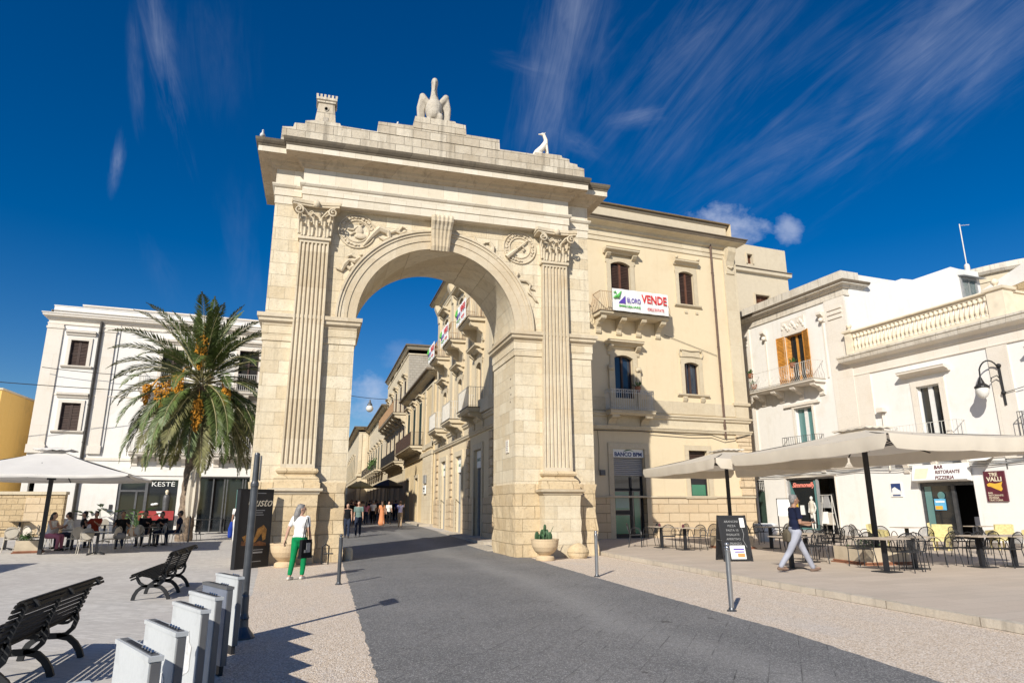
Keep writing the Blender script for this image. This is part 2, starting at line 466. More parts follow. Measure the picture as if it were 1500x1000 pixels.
def m_ground():
    # small pale paving blocks in a herringbone-like bond
    t = NT('pale_block_paving'); P = t.coords(True)
    mp = t.node('ShaderNodeMapping'); mp.inputs['Rotation'].default_value = (0, 0, R(38)); t.link(P, mp.inputs[0])
    br = t.node('ShaderNodeTexBrick'); t.link(mp.outputs[0], br.inputs[0])
    br.inputs['Scale'].default_value = 1; br.inputs['Brick Width'].default_value = .22; br.inputs['Row Height'].default_value = .11
    br.inputs['Mortar Size'].default_value = .004; br.inputs['Mortar Smooth'].default_value = .4
    br.inputs['Color1'].default_value = g01(0); br.inputs['Color2'].default_value = g01(1)
    n1 = t.noise(P, .35, 5, .6); n2 = t.noise(P, 30, 5, .7)
    col = t.mix(t.math('MULTIPLY', br.outputs[0], .9), (.49, .46, .42, 1), (.61, .575, .53, 1))
    col = t.mix(t.math('MULTIPLY', t.math('SUBTRACT', n1, .42), 2.4, clamp=True), col, (.45, .41, .38, 1))
    j = t.math('MULTIPLY', br.outputs['Fac'], t.math('MULTIPLY', t.math('SUBTRACT', t.noise(P, 2.2, 3), .42), 4.5, clamp=True))
    col = t.mix(j, col, (.2, .17, .15, 1))
    col = t.mix(.35, col, t.ramp(n2, [(.3, g01(.62)), (.6, g01(1))]), 'MULTIPLY')
    t.base(col); t.rough(.85)
    t.bump(t.math('SUBTRACT', t.math('MULTIPLY', n2, .5), br.outputs['Fac']), .3, .008)
    return t.m
M['ground'] = m_ground()

def m_gravel():
    t = NT('pale_gravel_pebbles'); P = t.coords(True)
    v = t.node('ShaderNodeTexVoronoi'); v.inputs['Scale'].default_value = 60; t.link(P, v.inputs[0])
    n1 = t.noise(P, .8, 5, .65, sx=1.6, sy=.5); n2 = t.noise(P, 9, 5, .7)
    c = t.ramp(v.outputs['Color'], [(.0, (.40, .30, .21, 1)), (.35, (.66, .53, .40, 1)), (.7, (.77, .655, .54, 1)), (1, (.88, .82, .75, 1))])
    c = t.mix(t.math('MULTIPLY', t.math('SUBTRACT', n1, .5), 2.2, clamp=True), c, (.60, .555, .52, 1))
    c = t.mix(t.math('MULTIPLY', t.math('SUBTRACT', n2, .55), 1.6, clamp=True), c, (.56, .46, .35, 1))
    c = t.mix(t.math('MULTIPLY', t.math('GREATER_THAN', v.outputs['Distance'], .62), .5), c, (.22, .17, .13, 1))
    t.base(c); t.rough(.9)
    t.bump(t.math('SUBTRACT', n2, v.outputs['Distance']), .8, .012)
    return t.m
M['gravel'] = m_gravel()

def m_road():
    t = NT('grey_lava_stone_road'); P = t.coords(True)
    mp = t.node('ShaderNodeMapping'); mp.inputs['Rotation'].default_value = (0, 0, R(-52)); t.link(P, mp.inputs[0])
    br = t.node('ShaderNodeTexBrick'); t.link(mp.outputs[0], br.inputs[0])
    br.inputs['Scale'].default_value = 1; br.inputs['Brick Width'].default_value = .6; br.inputs['Row Height'].default_value = .3
    br.inputs['Mortar Size'].default_value = .006; br.inputs['Mortar Smooth'].default_value = .2
    br.inputs['Color1'].default_value = g01(0); br.inputs['Color2'].default_value = g01(1)
    n1 = t.noise(P, .5, 5, .6); n2 = t.noise(P, 70, 3, .8); n3 = t.noise(P, 14, 5, .7)
    sp = t.node('ShaderNodeTexVoronoi'); sp.inputs['Scale'].default_value = 95; t.link(P, sp.inputs[0])
    col = t.mix(t.math('MULTIPLY', br.outputs[0], .6), (.15, .149, .151, 1), (.19, .187, .187, 1))
    col = t.mix(t.math('MULTIPLY', t.math('SUBTRACT', n1, .42), 2.4, clamp=True), col, (.25, .242, .236, 1))
    col = t.mix(.8, col, t.ramp(n2, [(.3, g01(.45)), (.68, g01(1.0))]), 'MULTIPLY')
    col = t.mix(.7, col, t.ramp(n3, [(.32, g01(.62)), (.62, g01(1.15))]), 'MULTIPLY')
    col = t.mix(t.math('MULTIPLY', t.math('GREATER_THAN', t.math('FRACT', t.math('MULTIPLY', sp.outputs['Color'], 7.3)), .8), .55), col, (.46, .45, .43, 1))
    sep = t.node('ShaderNodeSeparateXYZ'); t.link(P, sep.inputs[0])
    # polished wheel track wandering along the road
    wx = t.math('ADD', sep.outputs[0], t.math('MULTIPLY', t.math('SUBTRACT', t.noise(P, .12, 2), .5), 3.0))
    tr = t.math('SUBTRACT', 1.0, t.math('MULTIPLY', t.math('ABSOLUTE', t.math('SUBTRACT', wx, 4.4)), 1.6), clamp=True)
    col = t.mix(t.math('MULTIPLY', tr, .28), col, (.36, .35, .335, 1))
    j = t.math('MULTIPLY', br.outputs['Fac'], t.math('MULTIPLY', t.math('SUBTRACT', t.noise(P, 1.6, 3), .46), 4, clamp=True))
    col = t.mix(j, col, (.022, .021, .022, 1))
    hole = t.math('LESS_THAN', t.noise(P, 2.6, 2), .27)
    col = t.mix(t.math('MULTIPLY', hole, .7), col, (.04, .036, .033, 1))
    t.base(col); t.rough(.7)
    t.bump(t.math('SUBTRACT', t.math('ADD', n2, n3), t.math('MULTIPLY', br.outputs['Fac'], .25)), .6, .008)
    return t.m
M['road'] = m_road()

def m_platform():
    t = NT('large_beige_paving_slabs'); P = t.coords(True)
    mp = t.node('ShaderNodeMapping'); mp.inputs['Rotation'].default_value = (0, 0, R(-5)); t.link(P, mp.inputs[0])
    br = t.node('ShaderNodeTexBrick'); t.link(mp.outputs[0], br.inputs[0])
    br.inputs['Scale'].default_value = 1; br.inputs['Brick Width'].default_value = .8; br.inputs['Row Height'].default_value = .4
    br.inputs['Mortar Size'].default_value = .004
    br.inputs['Color1'].default_value = g01(0); br.inputs['Color2'].default_value = g01(1)
    n1 = t.noise(P, .5, 5, .6, sx=.4, sy=1.8); n2 = t.noise(P, 24, 5, .7)
    col = t.mix(t.math('MULTIPLY', br.outputs[0], .5), (.50, .415, .335, 1), (.60, .51, .425, 1))
    col = t.mix(t.math('MULTIPLY', t.math('SUBTRACT', n1, .45), 2.2, clamp=True), col, (.42, .36, .30, 1))
    col = t.mix(t.math('MULTIPLY', br.outputs['Fac'], .6), col, (.3, .24, .19, 1))
    col = t.mix(.35, col, t.ramp(n2, [(.3, g01(.7)), (.6, g01(1))]), 'MULTIPLY')
    t.base(col); t.rough(.75)
    t.bump(t.math('SUBTRACT', t.math('MULTIPLY', n2, .5), br.outputs['Fac']), .25, .006)
    return t.m
M['platform'] = m_platform()
M['kerb'] = m_stone('pale_kerbstone', (.50, .43, .34, 1), (.64, .575, .48, 1), (.14, .11, .08, 1), bw=1.7, bh=3, ms=.012, stain=.55, stain_c=(.26, .21, .15, 1), bump=.5, streak=.4)

M['skin'] = m_plain('light_tan_skin', (.46, .27, .19, 1), .55, var=.05)
M['skin2'] = m_plain('brown_tan_skin', (.34, .19, .125, 1), .55, var=.05)
def cloth(n, c): M[n] = m_fabric(n, c, .22, bump=.7)
cloth('white_cotton', (.78, .77, .76, 1)); cloth('green_cotton', (.005, .22, .075, 1)); cloth('navy_cotton', (.012, .016, .04, 1)); cloth('pale_denim', (.36, .37, .43, 1))
cloth('black_cotton', (.012, .012, .014, 1)); cloth('teal_cotton', (.16, .23, .21, 1)); cloth('pink_cotton', (.6, .22, .3, 1)); cloth('orange_print_cloth', (.66, .27, .13, 1)); cloth('beige_cotton', (.42, .3, .19, 1))
cloth('red_cotton', (.28, .04, .02, 1)); cloth('dark_denim', (.03, .04, .07, 1)); cloth('lilac_cotton', (.45, .42, .6, 1)); cloth('royal_blue', (.02, .05, .3, 1)); cloth('olive_bag', (.12, .10, .07, 1)); cloth('grey_cotton', (.2, .2, .21, 1))
M['hair_grey'] = m_plain('grey_hair', (.19, .18, .175, 1), .6, var=.35, scale=40); M['hair_dark'] = m_plain('dark_hair', (.018, .012, .01, 1), .5, var=.3, scale=40); M['hair_brown'] = m_plain('brown_hair', (.09, .045, .025, 1), .5, var=.3, scale=40)
M['shoe_white'] = m_plain('off_white_shoe', (.6, .56, .5, 1), .6); M['shoe_brown'] = m_plain('taupe_suede_shoe', (.17, .11, .08, 1), .8); M['shoe_black'] = m_plain('black_shoe', (.015, .015, .015, 1), .5)
M['frond'] = m_plain('palm_leaflet_green', (.088, .125, .032, 1), .5, var=.45, scale=3); M['frond_dry'] = m_plain('dry_olive_leaflet', (.14, .135, .045, 1), .65, var=.4, scale=3)
M['rachis'] = m_plain('pale_frond_rib', (.30, .27, .13, 1), .6); M['date'] = m_plain('orange_dates', (.58, .27, .03, 1), .5, var=.3, scale=12)
M['bark'] = m_plain('palm_bark', (.21, .155, .11, 1), .9, var=.5, scale=9, bump=1.0)
# ------------------------------------------------------------------ camera, light, sky
cam = bpy.data.cameras.new('camera'); camo = bpy.data.objects.new('camera', cam); COL.objects.link(camo)
cam.sensor_width = 36; cam.lens = 965*36/1500; cam.clip_end = 2000; cam.clip_start = .05
camo.matrix_world = Matrix.Translation((0, 0, 1.6)) @ Matrix.Rotation(R(-16.13), 4, 'Z') @ Matrix.Rotation(R(90+14.02), 4, 'X') @ Matrix.Rotation(R(-.173), 4, 'Z')
SC.camera = camo
SC.render.resolution_x = 1024; SC.render.resolution_y = 682
SC.view_settings.view_transform = 'Standard'; SC.view_settings.look = 'None'; SC.view_settings.gamma = 1
SC.view_settings.exposure = 0.24

SUN_AZ, SUN_EL = 52.0, 32.0     # shadows fall towards azimuth 52 deg from +X
d = Vector((math.cos(R(SUN_AZ))*math.cos(R(SUN_EL)), math.sin(R(SUN_AZ))*math.cos(R(SUN_EL)), -math.sin(R(SUN_EL))))
sl = bpy.data.lights.new('sun', 'SUN'); sl.energy = 4.9; sl.angle = R(.53); sl.color = (1.0, .945, .835)
so = bpy.data.objects.new('sun', sl); COL.objects.link(so)
so.rotation_euler = d.to_track_quat('-Z', 'Y').to_euler(); so.location = (-20, -20, 30)

w = bpy.data.worlds.new('World'); SC.world = w; w.use_nodes = True
wt = w.node_tree; wn = wt.nodes; wl = wt.links
bg = wn['Background']; bg.inputs[1].default_value = .074
sky = wn.new('ShaderNodeTexSky'); sky.sky_type = 'NISHITA'; sky.sun_disc = False
sky.sun_elevation = R(SUN_EL)
# sun stands opposite the shadows; Nishita rotation runs clockwise from +Y
sd = -d; sky.sun_rotation = math.atan2(sd.x, sd.y)
sky.air_density = 1.0; sky.dust_density = .25; sky.ozone_density = 3.0; sky.altitude = 200
def wmath(op, a, b=None, clamp=False):
    n = wn.new('ShaderNodeMath'); n.operation = op; n.use_clamp = clamp
    for i, q in enumerate((a, b)):
        if q is None: continue
        if isinstance(q, (int, float)): n.inputs[i].default_value = q
        else: wl.new(q, n.inputs[i])
    return n.outputs[0]
tc = wn.new('ShaderNodeTexCoord').outputs['Generated']
def wdot(v):
    n = wn.new('ShaderNodeVectorMath'); n.operation = 'DOT_PRODUCT'; wl.new(tc, n.inputs[0]); n.inputs[1].default_value = v
    return n.outputs['Value']
# sky directions are measured on a tangent plane fixed to the world, centred over the street
c0 = Vector((math.sin(R(16.13))*math.cos(R(14)), math.cos(R(16.13))*math.cos(R(14)), math.sin(R(14))))
e1 = Vector((math.cos(R(16.13)), -math.sin(R(16.13)), 0)); e2 = e1.cross(c0)
dc = wmath('MAXIMUM', wdot(c0), .05)
U = wmath('DIVIDE', wdot(e1), dc); V = wmath('DIVIDE', wdot(e2), dc)      # right, up
front = wmath('GREATER_THAN', wdot(c0), .1)
def blob(u, v, ru, rv, ang=0, p=1.0):
    ca, sa = math.cos(R(ang)), math.sin(R(ang))
    du = wmath('SUBTRACT', U, u); dv = wmath('SUBTRACT', V, v)
    a = wmath('DIVIDE', wmath('ADD', wmath('MULTIPLY', du, ca), wmath('MULTIPLY', dv, sa)), ru)
    b = wmath('DIVIDE', wmath('ADD', wmath('MULTIPLY', du, -sa), wmath('MULTIPLY', dv, ca)), rv)
    r2 = wmath('ADD', wmath('MULTIPLY', a, a), wmath('MULTIPLY', b, b))
    return wmath('MULTIPLY', wmath('POWER', wmath('SUBTRACT', 1.0, wmath('MINIMUM', r2, 1.0), True), 1.3), p)
def wnoise(ang, su, sv, off=0, detail=6, rough=.6, dist=0.0):
    cb = wn.new('ShaderNodeCombineXYZ'); wl.new(U, cb.inputs[0]); wl.new(V, cb.inputs[1]); cb.inputs[2].default_value = off
    m1 = wn.new('ShaderNodeMapping'); m1.inputs['Rotation'].default_value = (0, 0, R(-ang)); wl.new(cb.outputs[0], m1.inputs[0])
    m2 = wn.new('ShaderNodeMapping'); m2.inputs['Scale'].default_value = (su, sv, 1); wl.new(m1.outputs[0], m2.inputs[0])
    n = wn.new('ShaderNodeTexNoise'); n.inputs['Scale'].default_value = 1; n.inputs['Detail'].default_value = detail; n.inputs['Roughness'].default_value = rough; n.inputs['Distortion'].default_value = dist
    wl.new(m2.outputs[0], n.inputs[0])
    return n.outputs[0]
px = lambda x, y: ((x-750)/965, (500-y)/965)
def thr(n, lo, k): return wmath('MULTIPLY', wmath('SUBTRACT', n, lo), k, True)
terms = []
def cirrus(x, y, rx, ry, ang, p, fine=22, coarse=8, long=3.2, off=0, lo=.40, k=3.2, dist=.9):
    """feathery streaks: thin fibres times a broad body, fading raggedly at the rim"""
    u, v = px(x, y)
    m_ = blob(u, v, 1.5*rx/965, 1.6*ry/965, ang, 1.0)
    f_ = wnoise(ang, long, fine, off, 7, .7, dist); c_ = wnoise(ang+4, long*1.3, coarse, off+40, 4, .6, .3)
    n = wmath('ADD', wmath('MULTIPLY', f_, .5), wmath('MULTIPLY', c_, .5))
    n = wmath('SUBTRACT', n, wmath('MULTIPLY', wmath('SUBTRACT', 1.0, m_), .16))
    terms.append(wmath('MULTIPLY', wmath('MULTIPLY', wmath('POWER', thr(n, lo-.03, k*.8), 1.6), wmath('POWER', m_, .8)), p*.55))
cirrus(1310, 115, 330, 95, 36, .80, off=3.1, long=2.4)
cirrus(1420, 70, 200, 90, 38, .45, off=13.1, long=2.6)
cirrus(1010, 70, 210, 110, 50, .55, off=5.7, fine=26)
cirrus(825, 90, 190, 55, 80, .75, fine=26, off=31.0)
cirrus(770, 92, 60, 16, -18, .5, long=4, off=14.0)
cirrus(935, 172, 40, 14, 8, .75, long=6, fine=22, off=4.4, lo=.36)
cirrus(850, 212, 45, 14, -28, .5, long=6, off=2.3, lo=.36)
cirrus(1340, 202, 34, 10, 36, .6, long=6, off=2.9, lo=.36)
cirrus(240, 75, 150, 20, 102, .75, long=3, fine=34, off=6.0, lo=.37)
cirrus(202, 100, 80, 12, 93, .5, long=4, fine=30, off=7.0, lo=.37)
cirrus(300, 60, 110, 60, 95, .18, off=17.0)
cirrus(172, 235, 40, 9, 80, .7, long=7, fine=30, off=8.0, lo=.36)
cirrus(355, 370, 100, 34, 95, .2, off=11.0)
cirrus(245, 400, 70, 26, 112, .2, off=12.0)
def cumulus(x, y, rx, ry, p, off):
    u, v = px(x, y)
    m_ = blob(u, v, 1.3*rx/965, 1.3*ry/965, 0, 1.0)
    n = wmath('SUBTRACT', wnoise(0, 15, 19, off, 6, .62), wmath('MULTIPLY', wmath('SUBTRACT', 1.0, m_), .42))
    terms.append(wmath('MULTIPLY', wmath('MULTIPLY', thr(n, .24, 3.0), wmath('MULTIPLY', m_, 4.0, True)), p))
cumulus(1068, 332, 66, 36, .62, 20.0)
cumulus(1155, 338, 24, 24, .45, 22.0)
cumulus(535, 583, 52, 42, .55, 24.0)
cumulus(600, 520, 70, 22, .14, 26.0)
tot = terms[0]
for q in terms[1:]: tot = wmath('ADD', tot, q)
tot = wmath('MULTIPLY', wmath('MINIMUM', tot, .8), front)
hsv = wn.new('ShaderNodeHueSaturation'); hsv.inputs['Saturation'].default_value = 1.48; hsv.inputs['Hue'].default_value = .510; hsv.inputs['Value'].default_value = 1.02
wl.new(sky.outputs[0], hsv.inputs['Color'])
mx = wn.new('ShaderNodeMix'); mx.data_type = 'RGBA'
wl.new(tot, mx.inputs[0]); wl.new(hsv.outputs[0], mx.inputs[6]); mx.inputs[7].default_value = (7.4, 8.0, 9.8, 1)
wl.new(mx.outputs[2], bg.inputs[0])

# ------------------------------------------------------------------ ground
def gz(y): return max(0.0, (y-24)*.011)
def sheet(name, pts, mat, dz, kind='structure', sub=1):
    """flat polygon laid on the ground profile (rows cut at y=24)"""
    b = MB(); b.add([(x, y, gz(y)+dz) for x, y in pts], [tuple(range(len(pts)))])
    o = b.build(name, mat, fix=False)
    tag(o, kind=kind)
    return o
b = MB(); ys = [-60, 24, 60, 150, 420]
xs = [(-260, 1), (8.5, 1), (10, 0), (260, 0)]
vs = [(x, y, gz(y)*f) for y in ys for x, f in xs]
b.add(vs, [(4*i+k, 4*i+k+1, 4*i+k+5, 4*i+k+4) for i in range(len(ys)-1) for k in range(3)])
tag(b.build('ground', M['ground'], fix=False), kind='structure')
def strip(name, left, right, mat, dz, rag=0.0, seed=1):
    """ribbon between two edges given as lists of (x,y) with same y rows"""
    rnd = random.Random(seed)
    b = MB(); vs = []
    def at(e, y):
        for (x0, y0), (x1, y1) in zip(e[:-1], e[1:]):
            if y0 <= y <= y1: return x0+(x1-x0)*(y-y0)/(y1-y0)
        return e[-1][0]
    y = left[0][1]; rows = []
    yend = left[-1][1]
    while y < yend:
        rows.append(y); y += .12 if y < 26 else 3
    rows += [yend]
    if yend > 24 and left[0][1] < 24: rows = sorted(set(rows + [24]))
    for y in rows:
        vs += [(at(left, y)+rnd.uniform(-rag, rag), y, gz(y)+dz), (at(right, y)+rnd.uniform(-rag, rag), y, gz(y)+dz)]
    b.add(vs, [(2*i, 2*i+1, 2*i+3, 2*i+2) for i in range(len(rows)-1)])
    o = b.build(name, mat, fix=False); tag(o, kind='structure'); return o
strip('gravel_verge', [(-.62, -3), (-.85, 6), (-1.0, 10), (-1.05, 14), (-1.3, 18.5), (-1.5, 21.3)], [(8.5, -3), (8.8, 6), (8.9, 10), (9.1, 14), (9.2, 18.5), (9.35, 21.3)], M['gravel'], .004, .01)
strip('road', [(.5, -3), (.66, 6.8), (.82, 18.5), (.86, 24), (.9, 60), (1.5, 150)], [(5.25, -3), (5.68, 5.3), (6.0, 7.84), (6.28, 14.95), (6.45, 18.5), (6.95, 24), (7.0, 60), (7.0, 150)], M['road'], .008, .018, 3)
# raised café terrace with its pale kerb
K0, K1 = (8.27, -6), (9.22, 21.9)
kd = Vector((K1[0]-K0[0], K1[1]-K0[1])).normalized(); kn = Vector((kd.y, -kd.x))
b = MB()
b.extrude([(K0[0]+.12, K0[1]), (60, K0[1]), (60, 60), (12, 60), (9.4, 25.5), (K1[0]+.12, K1[1])], 'z', -.05, .12)
tag(b.build('terrace_paving', M['platform']), kind='structure')
b = MB(); L = (Vector(K1)-Vector(K0)).length; t0 = 0; rnd = random.Random(4)
while t0 < L:
    ln = rnd.uniform(.9, 1.5); t1 = min(L, t0+ln)
    a = Vector(K0)+kd*(t0+.004); e = Vector(K0)+kd*(t1-.004)
    dx = rnd.uniform(-.006, .006); hz = .123+rnd.uniform(-.004, .004)
    b.extrude([(a.x+dx, a.y), (a.x+kn.x*.14, a.y+kn.y*.14), (e.x+kn.x*.14, e.y+kn.y*.14), (e.x+dx, e.y)], 'z', -.05, hz)
    t0 = t1
tag(b.build('terrace_kerb', M['kerb']), kind='structure')
# street pavement in front of the tall yellow building, two steps by the arch
b = MB()
b.box(6.75, 12, 27.6, 47, -.1, .17); b.box(6.1, 6.75, 24.4, 29.2, -.1, .06); b.box(6.9, 12, 47, 66, -.1, .42)
tag(b.build('street_pavement', M['kerb']), kind='structure')

SC.cycles.max_bounces = 5; SC.cycles.diffuse_bounces = 3; SC.cycles.glossy_bounces = 2; SC.cycles.transmission_bounces = 2; SC.cycles.transparent_max_bounces = 4
SC.cycles.caustics_reflective = False; SC.cycles.caustics_refractive = False
# ------------------------------------------------------------------ the triumphal arch
AX = 3.54                    # axis
PL, PR = (-1.93, .84), (6.24, 9.05)
YF, YB = 21.2, 24.1
arch = empty('triumphal_arch', (0, 0, 0), 0, 'monumental pale limestone arch with fluted pilasters and stepped top over the street', 'arch')
def arcpts(r, a0, a1, n, cz=7.5): return [(AX+r*math.cos(R(a0+(a1-a0)*i/n)), cz+r*math.sin(R(a0+(a1-a0)*i/n))) for i in range(n+1)]
# body above the worn base course
b = MB()
r_in = 2.70
b.box(PL[0], PL[1], YF, YB, 2.28, 7.5); b.box(PR[0], PR[1], YF, YB, 2.28, 7.5)
arc = arcpts(r_in, 180, 0, 48)
top = 11.3
poly = [(PL[0], 7.5), (AX-r_in, 7.5)] + arc[1:-1] + [(AX+r_in, 7.5), (PR[1], 7.5), (PR[1], top), (PL[0], top)]
b.extrude(poly, 'y', YF, YB)
b.build('wall', M['arch'], arch)
rnd = random.Random(11)
def rough_box(x0, x1, y0, y1, z0, z1, step=.28, amp=.028, seed=0, mat='arch_low', name='base_course', par=arch, lat=True):
    """block with subdivided, worn faces"""
    bm = bmesh.new()
    bmesh.ops.create_cube(bm, size=1)
    for v in bm.verts:
        v.co = Vector(((x0+x1)/2+v.co.x*(x1-x0), (y0+y1)/2+v.co.y*(y1-y0), (z0+z1)/2+v.co.z*(z1-z0)))
    rr = random.Random(seed)
    nx, ny, nz = [max(1, int((q1-q0)/step)) for q0, q1 in ((x0, x1), (y0, y1), (z0, z1))]
    def cut(axis, n, a, c):
        for i in range(1, n):
            co = Vector((0, 0, 0)); co[axis] = a+(c-a)*i/n; no = Vector((0, 0, 0)); no[axis] = 1
            bmesh.ops.bisect_plane(bm, geom=bm.verts[:]+bm.edges[:]+bm.faces[:], plane_co=co, plane_no=no)
    cut(0, nx, x0, x1); cut(1, ny, y0, y1); cut(2, nz, z0, z1)
    for v in bm.verts:
        if v.co.z > z1-.01: continue
        edge = sum([min(abs(v.co.x-x0), abs(v.co.x-x1)) < .01, min(abs(v.co.y-y0), abs(v.co.y-y1)) < .01])
        k = amp*(2.2 if edge > 1 else 1)
        cx, cy = (x0+x1)/2, (y0+y1)/2
        q = rr.uniform(-.2, 1)*k
        if abs(v.co.x-x0) < .01: v.co.x += q
        elif abs(v.co.x-x1) < .01: v.co.x -= q
        if abs(v.co.y-y0) < .01: v.co.y += q
        elif abs(v.co.y-y1) < .01: v.co.y -= q
    me = bpy.data.meshes.new(name); bm.to_mesh(me); bm.free(); me.materials.append(M[mat])
    o = bpy.data.objects.new(name, me); link(o, par); return o
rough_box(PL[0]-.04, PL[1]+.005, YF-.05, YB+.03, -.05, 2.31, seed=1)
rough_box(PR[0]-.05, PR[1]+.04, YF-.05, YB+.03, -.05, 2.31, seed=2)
# imposts: flared moulding over two flat bands, round each pier
for p in (PL, PR):
    b = MB(); o = [(p[0], YF), (p[1], YF), (p[1], YB), (p[0], YB)]
    b.loop(o, [(.002, 7.10), (.05, 7.12), (.06, 7.17), (.15, 7.24), (.16, 7.34), (.21, 7.36), (.215, 7.48), (.002, 7.50)])
    b.build('impost', M['carved'], arch)
    b = MB(); b.loop(o, [(.001, 6.62), (.035, 6.63), (.035, 6.84), (.055, 6.86), (.055, 7.10), (.001, 7.11)])
    b.build('impost_band', M['arch'], arch)
# archivolt: stepped ring on the face
def ring(r0, r1, y, yb, mat, name='archivolt', n=56, a0=180, a1=0, cz=7.5, cx=AX, par=arch):
    b = MB(); vs = []
    for i in range(n+1):
        a = R(a0+(a1-a0)*i/n); c, s = math.cos(a), math.sin(a)
        vs += [(cx+r0*c, y, cz+r0*s), (cx+r1*c, y, cz+r1*s), (cx+r1*c, yb, cz+r1*s), (cx+r0*c, yb, cz+r0*s)]
    fs = []
    for i in range(n):
        for k in range(4): fs.append((4*i+k, 4*i+(k+1) % 4, 4*i+4+(k+1) % 4, 4*i+4+k))
    fs += [(0, 1, 2, 3), (4*n+3, 4*n+2, 4*n+1, 4*n)]
    return b.add(vs, fs)
av = ring(r_in-.004, 2.98, YF-.045, YF+.05, None)
av.merge(ring(2.982, 3.2, YF-.075, YF+.05, None)); av.merge(ring(3.201, 3.29, YF-.11, YF+.05, None)); av.merge(ring(3.291, 3.36, YF-.155, YF+.05, None))
ao = av.build('archivolt', M['carved'], arch)
# keystone: fluted console
b = MB()
kz = [(10.12, .16), (10.25, .22), (10.5, .24), (10.8, .32), (10.98, .42), (11.08, .50), (11.17, .52), (11.235, .50)]
for i in range(5):
    w0 = .56; w1 = .74
    pts = []
    for z, pr in kz:
        w = w0+(w1-w0)*(z-10.12)/1.1
        pts.append((AX+(i-2)/4*w*.8, YF-pr+.03, z))
    b.tube(pts, [.085, .09, .09, .095, .1, .105, .1, .09], 8)
prof = [(YF-pr+.05, z) for z, pr in kz]
b.extrude([(YF+.05, 10.13)] + prof + [(YF+.05, 11.235)], 'x', AX-.33, AX+.33)
b.build('keystone', M['carved'], arch, smooth=False)
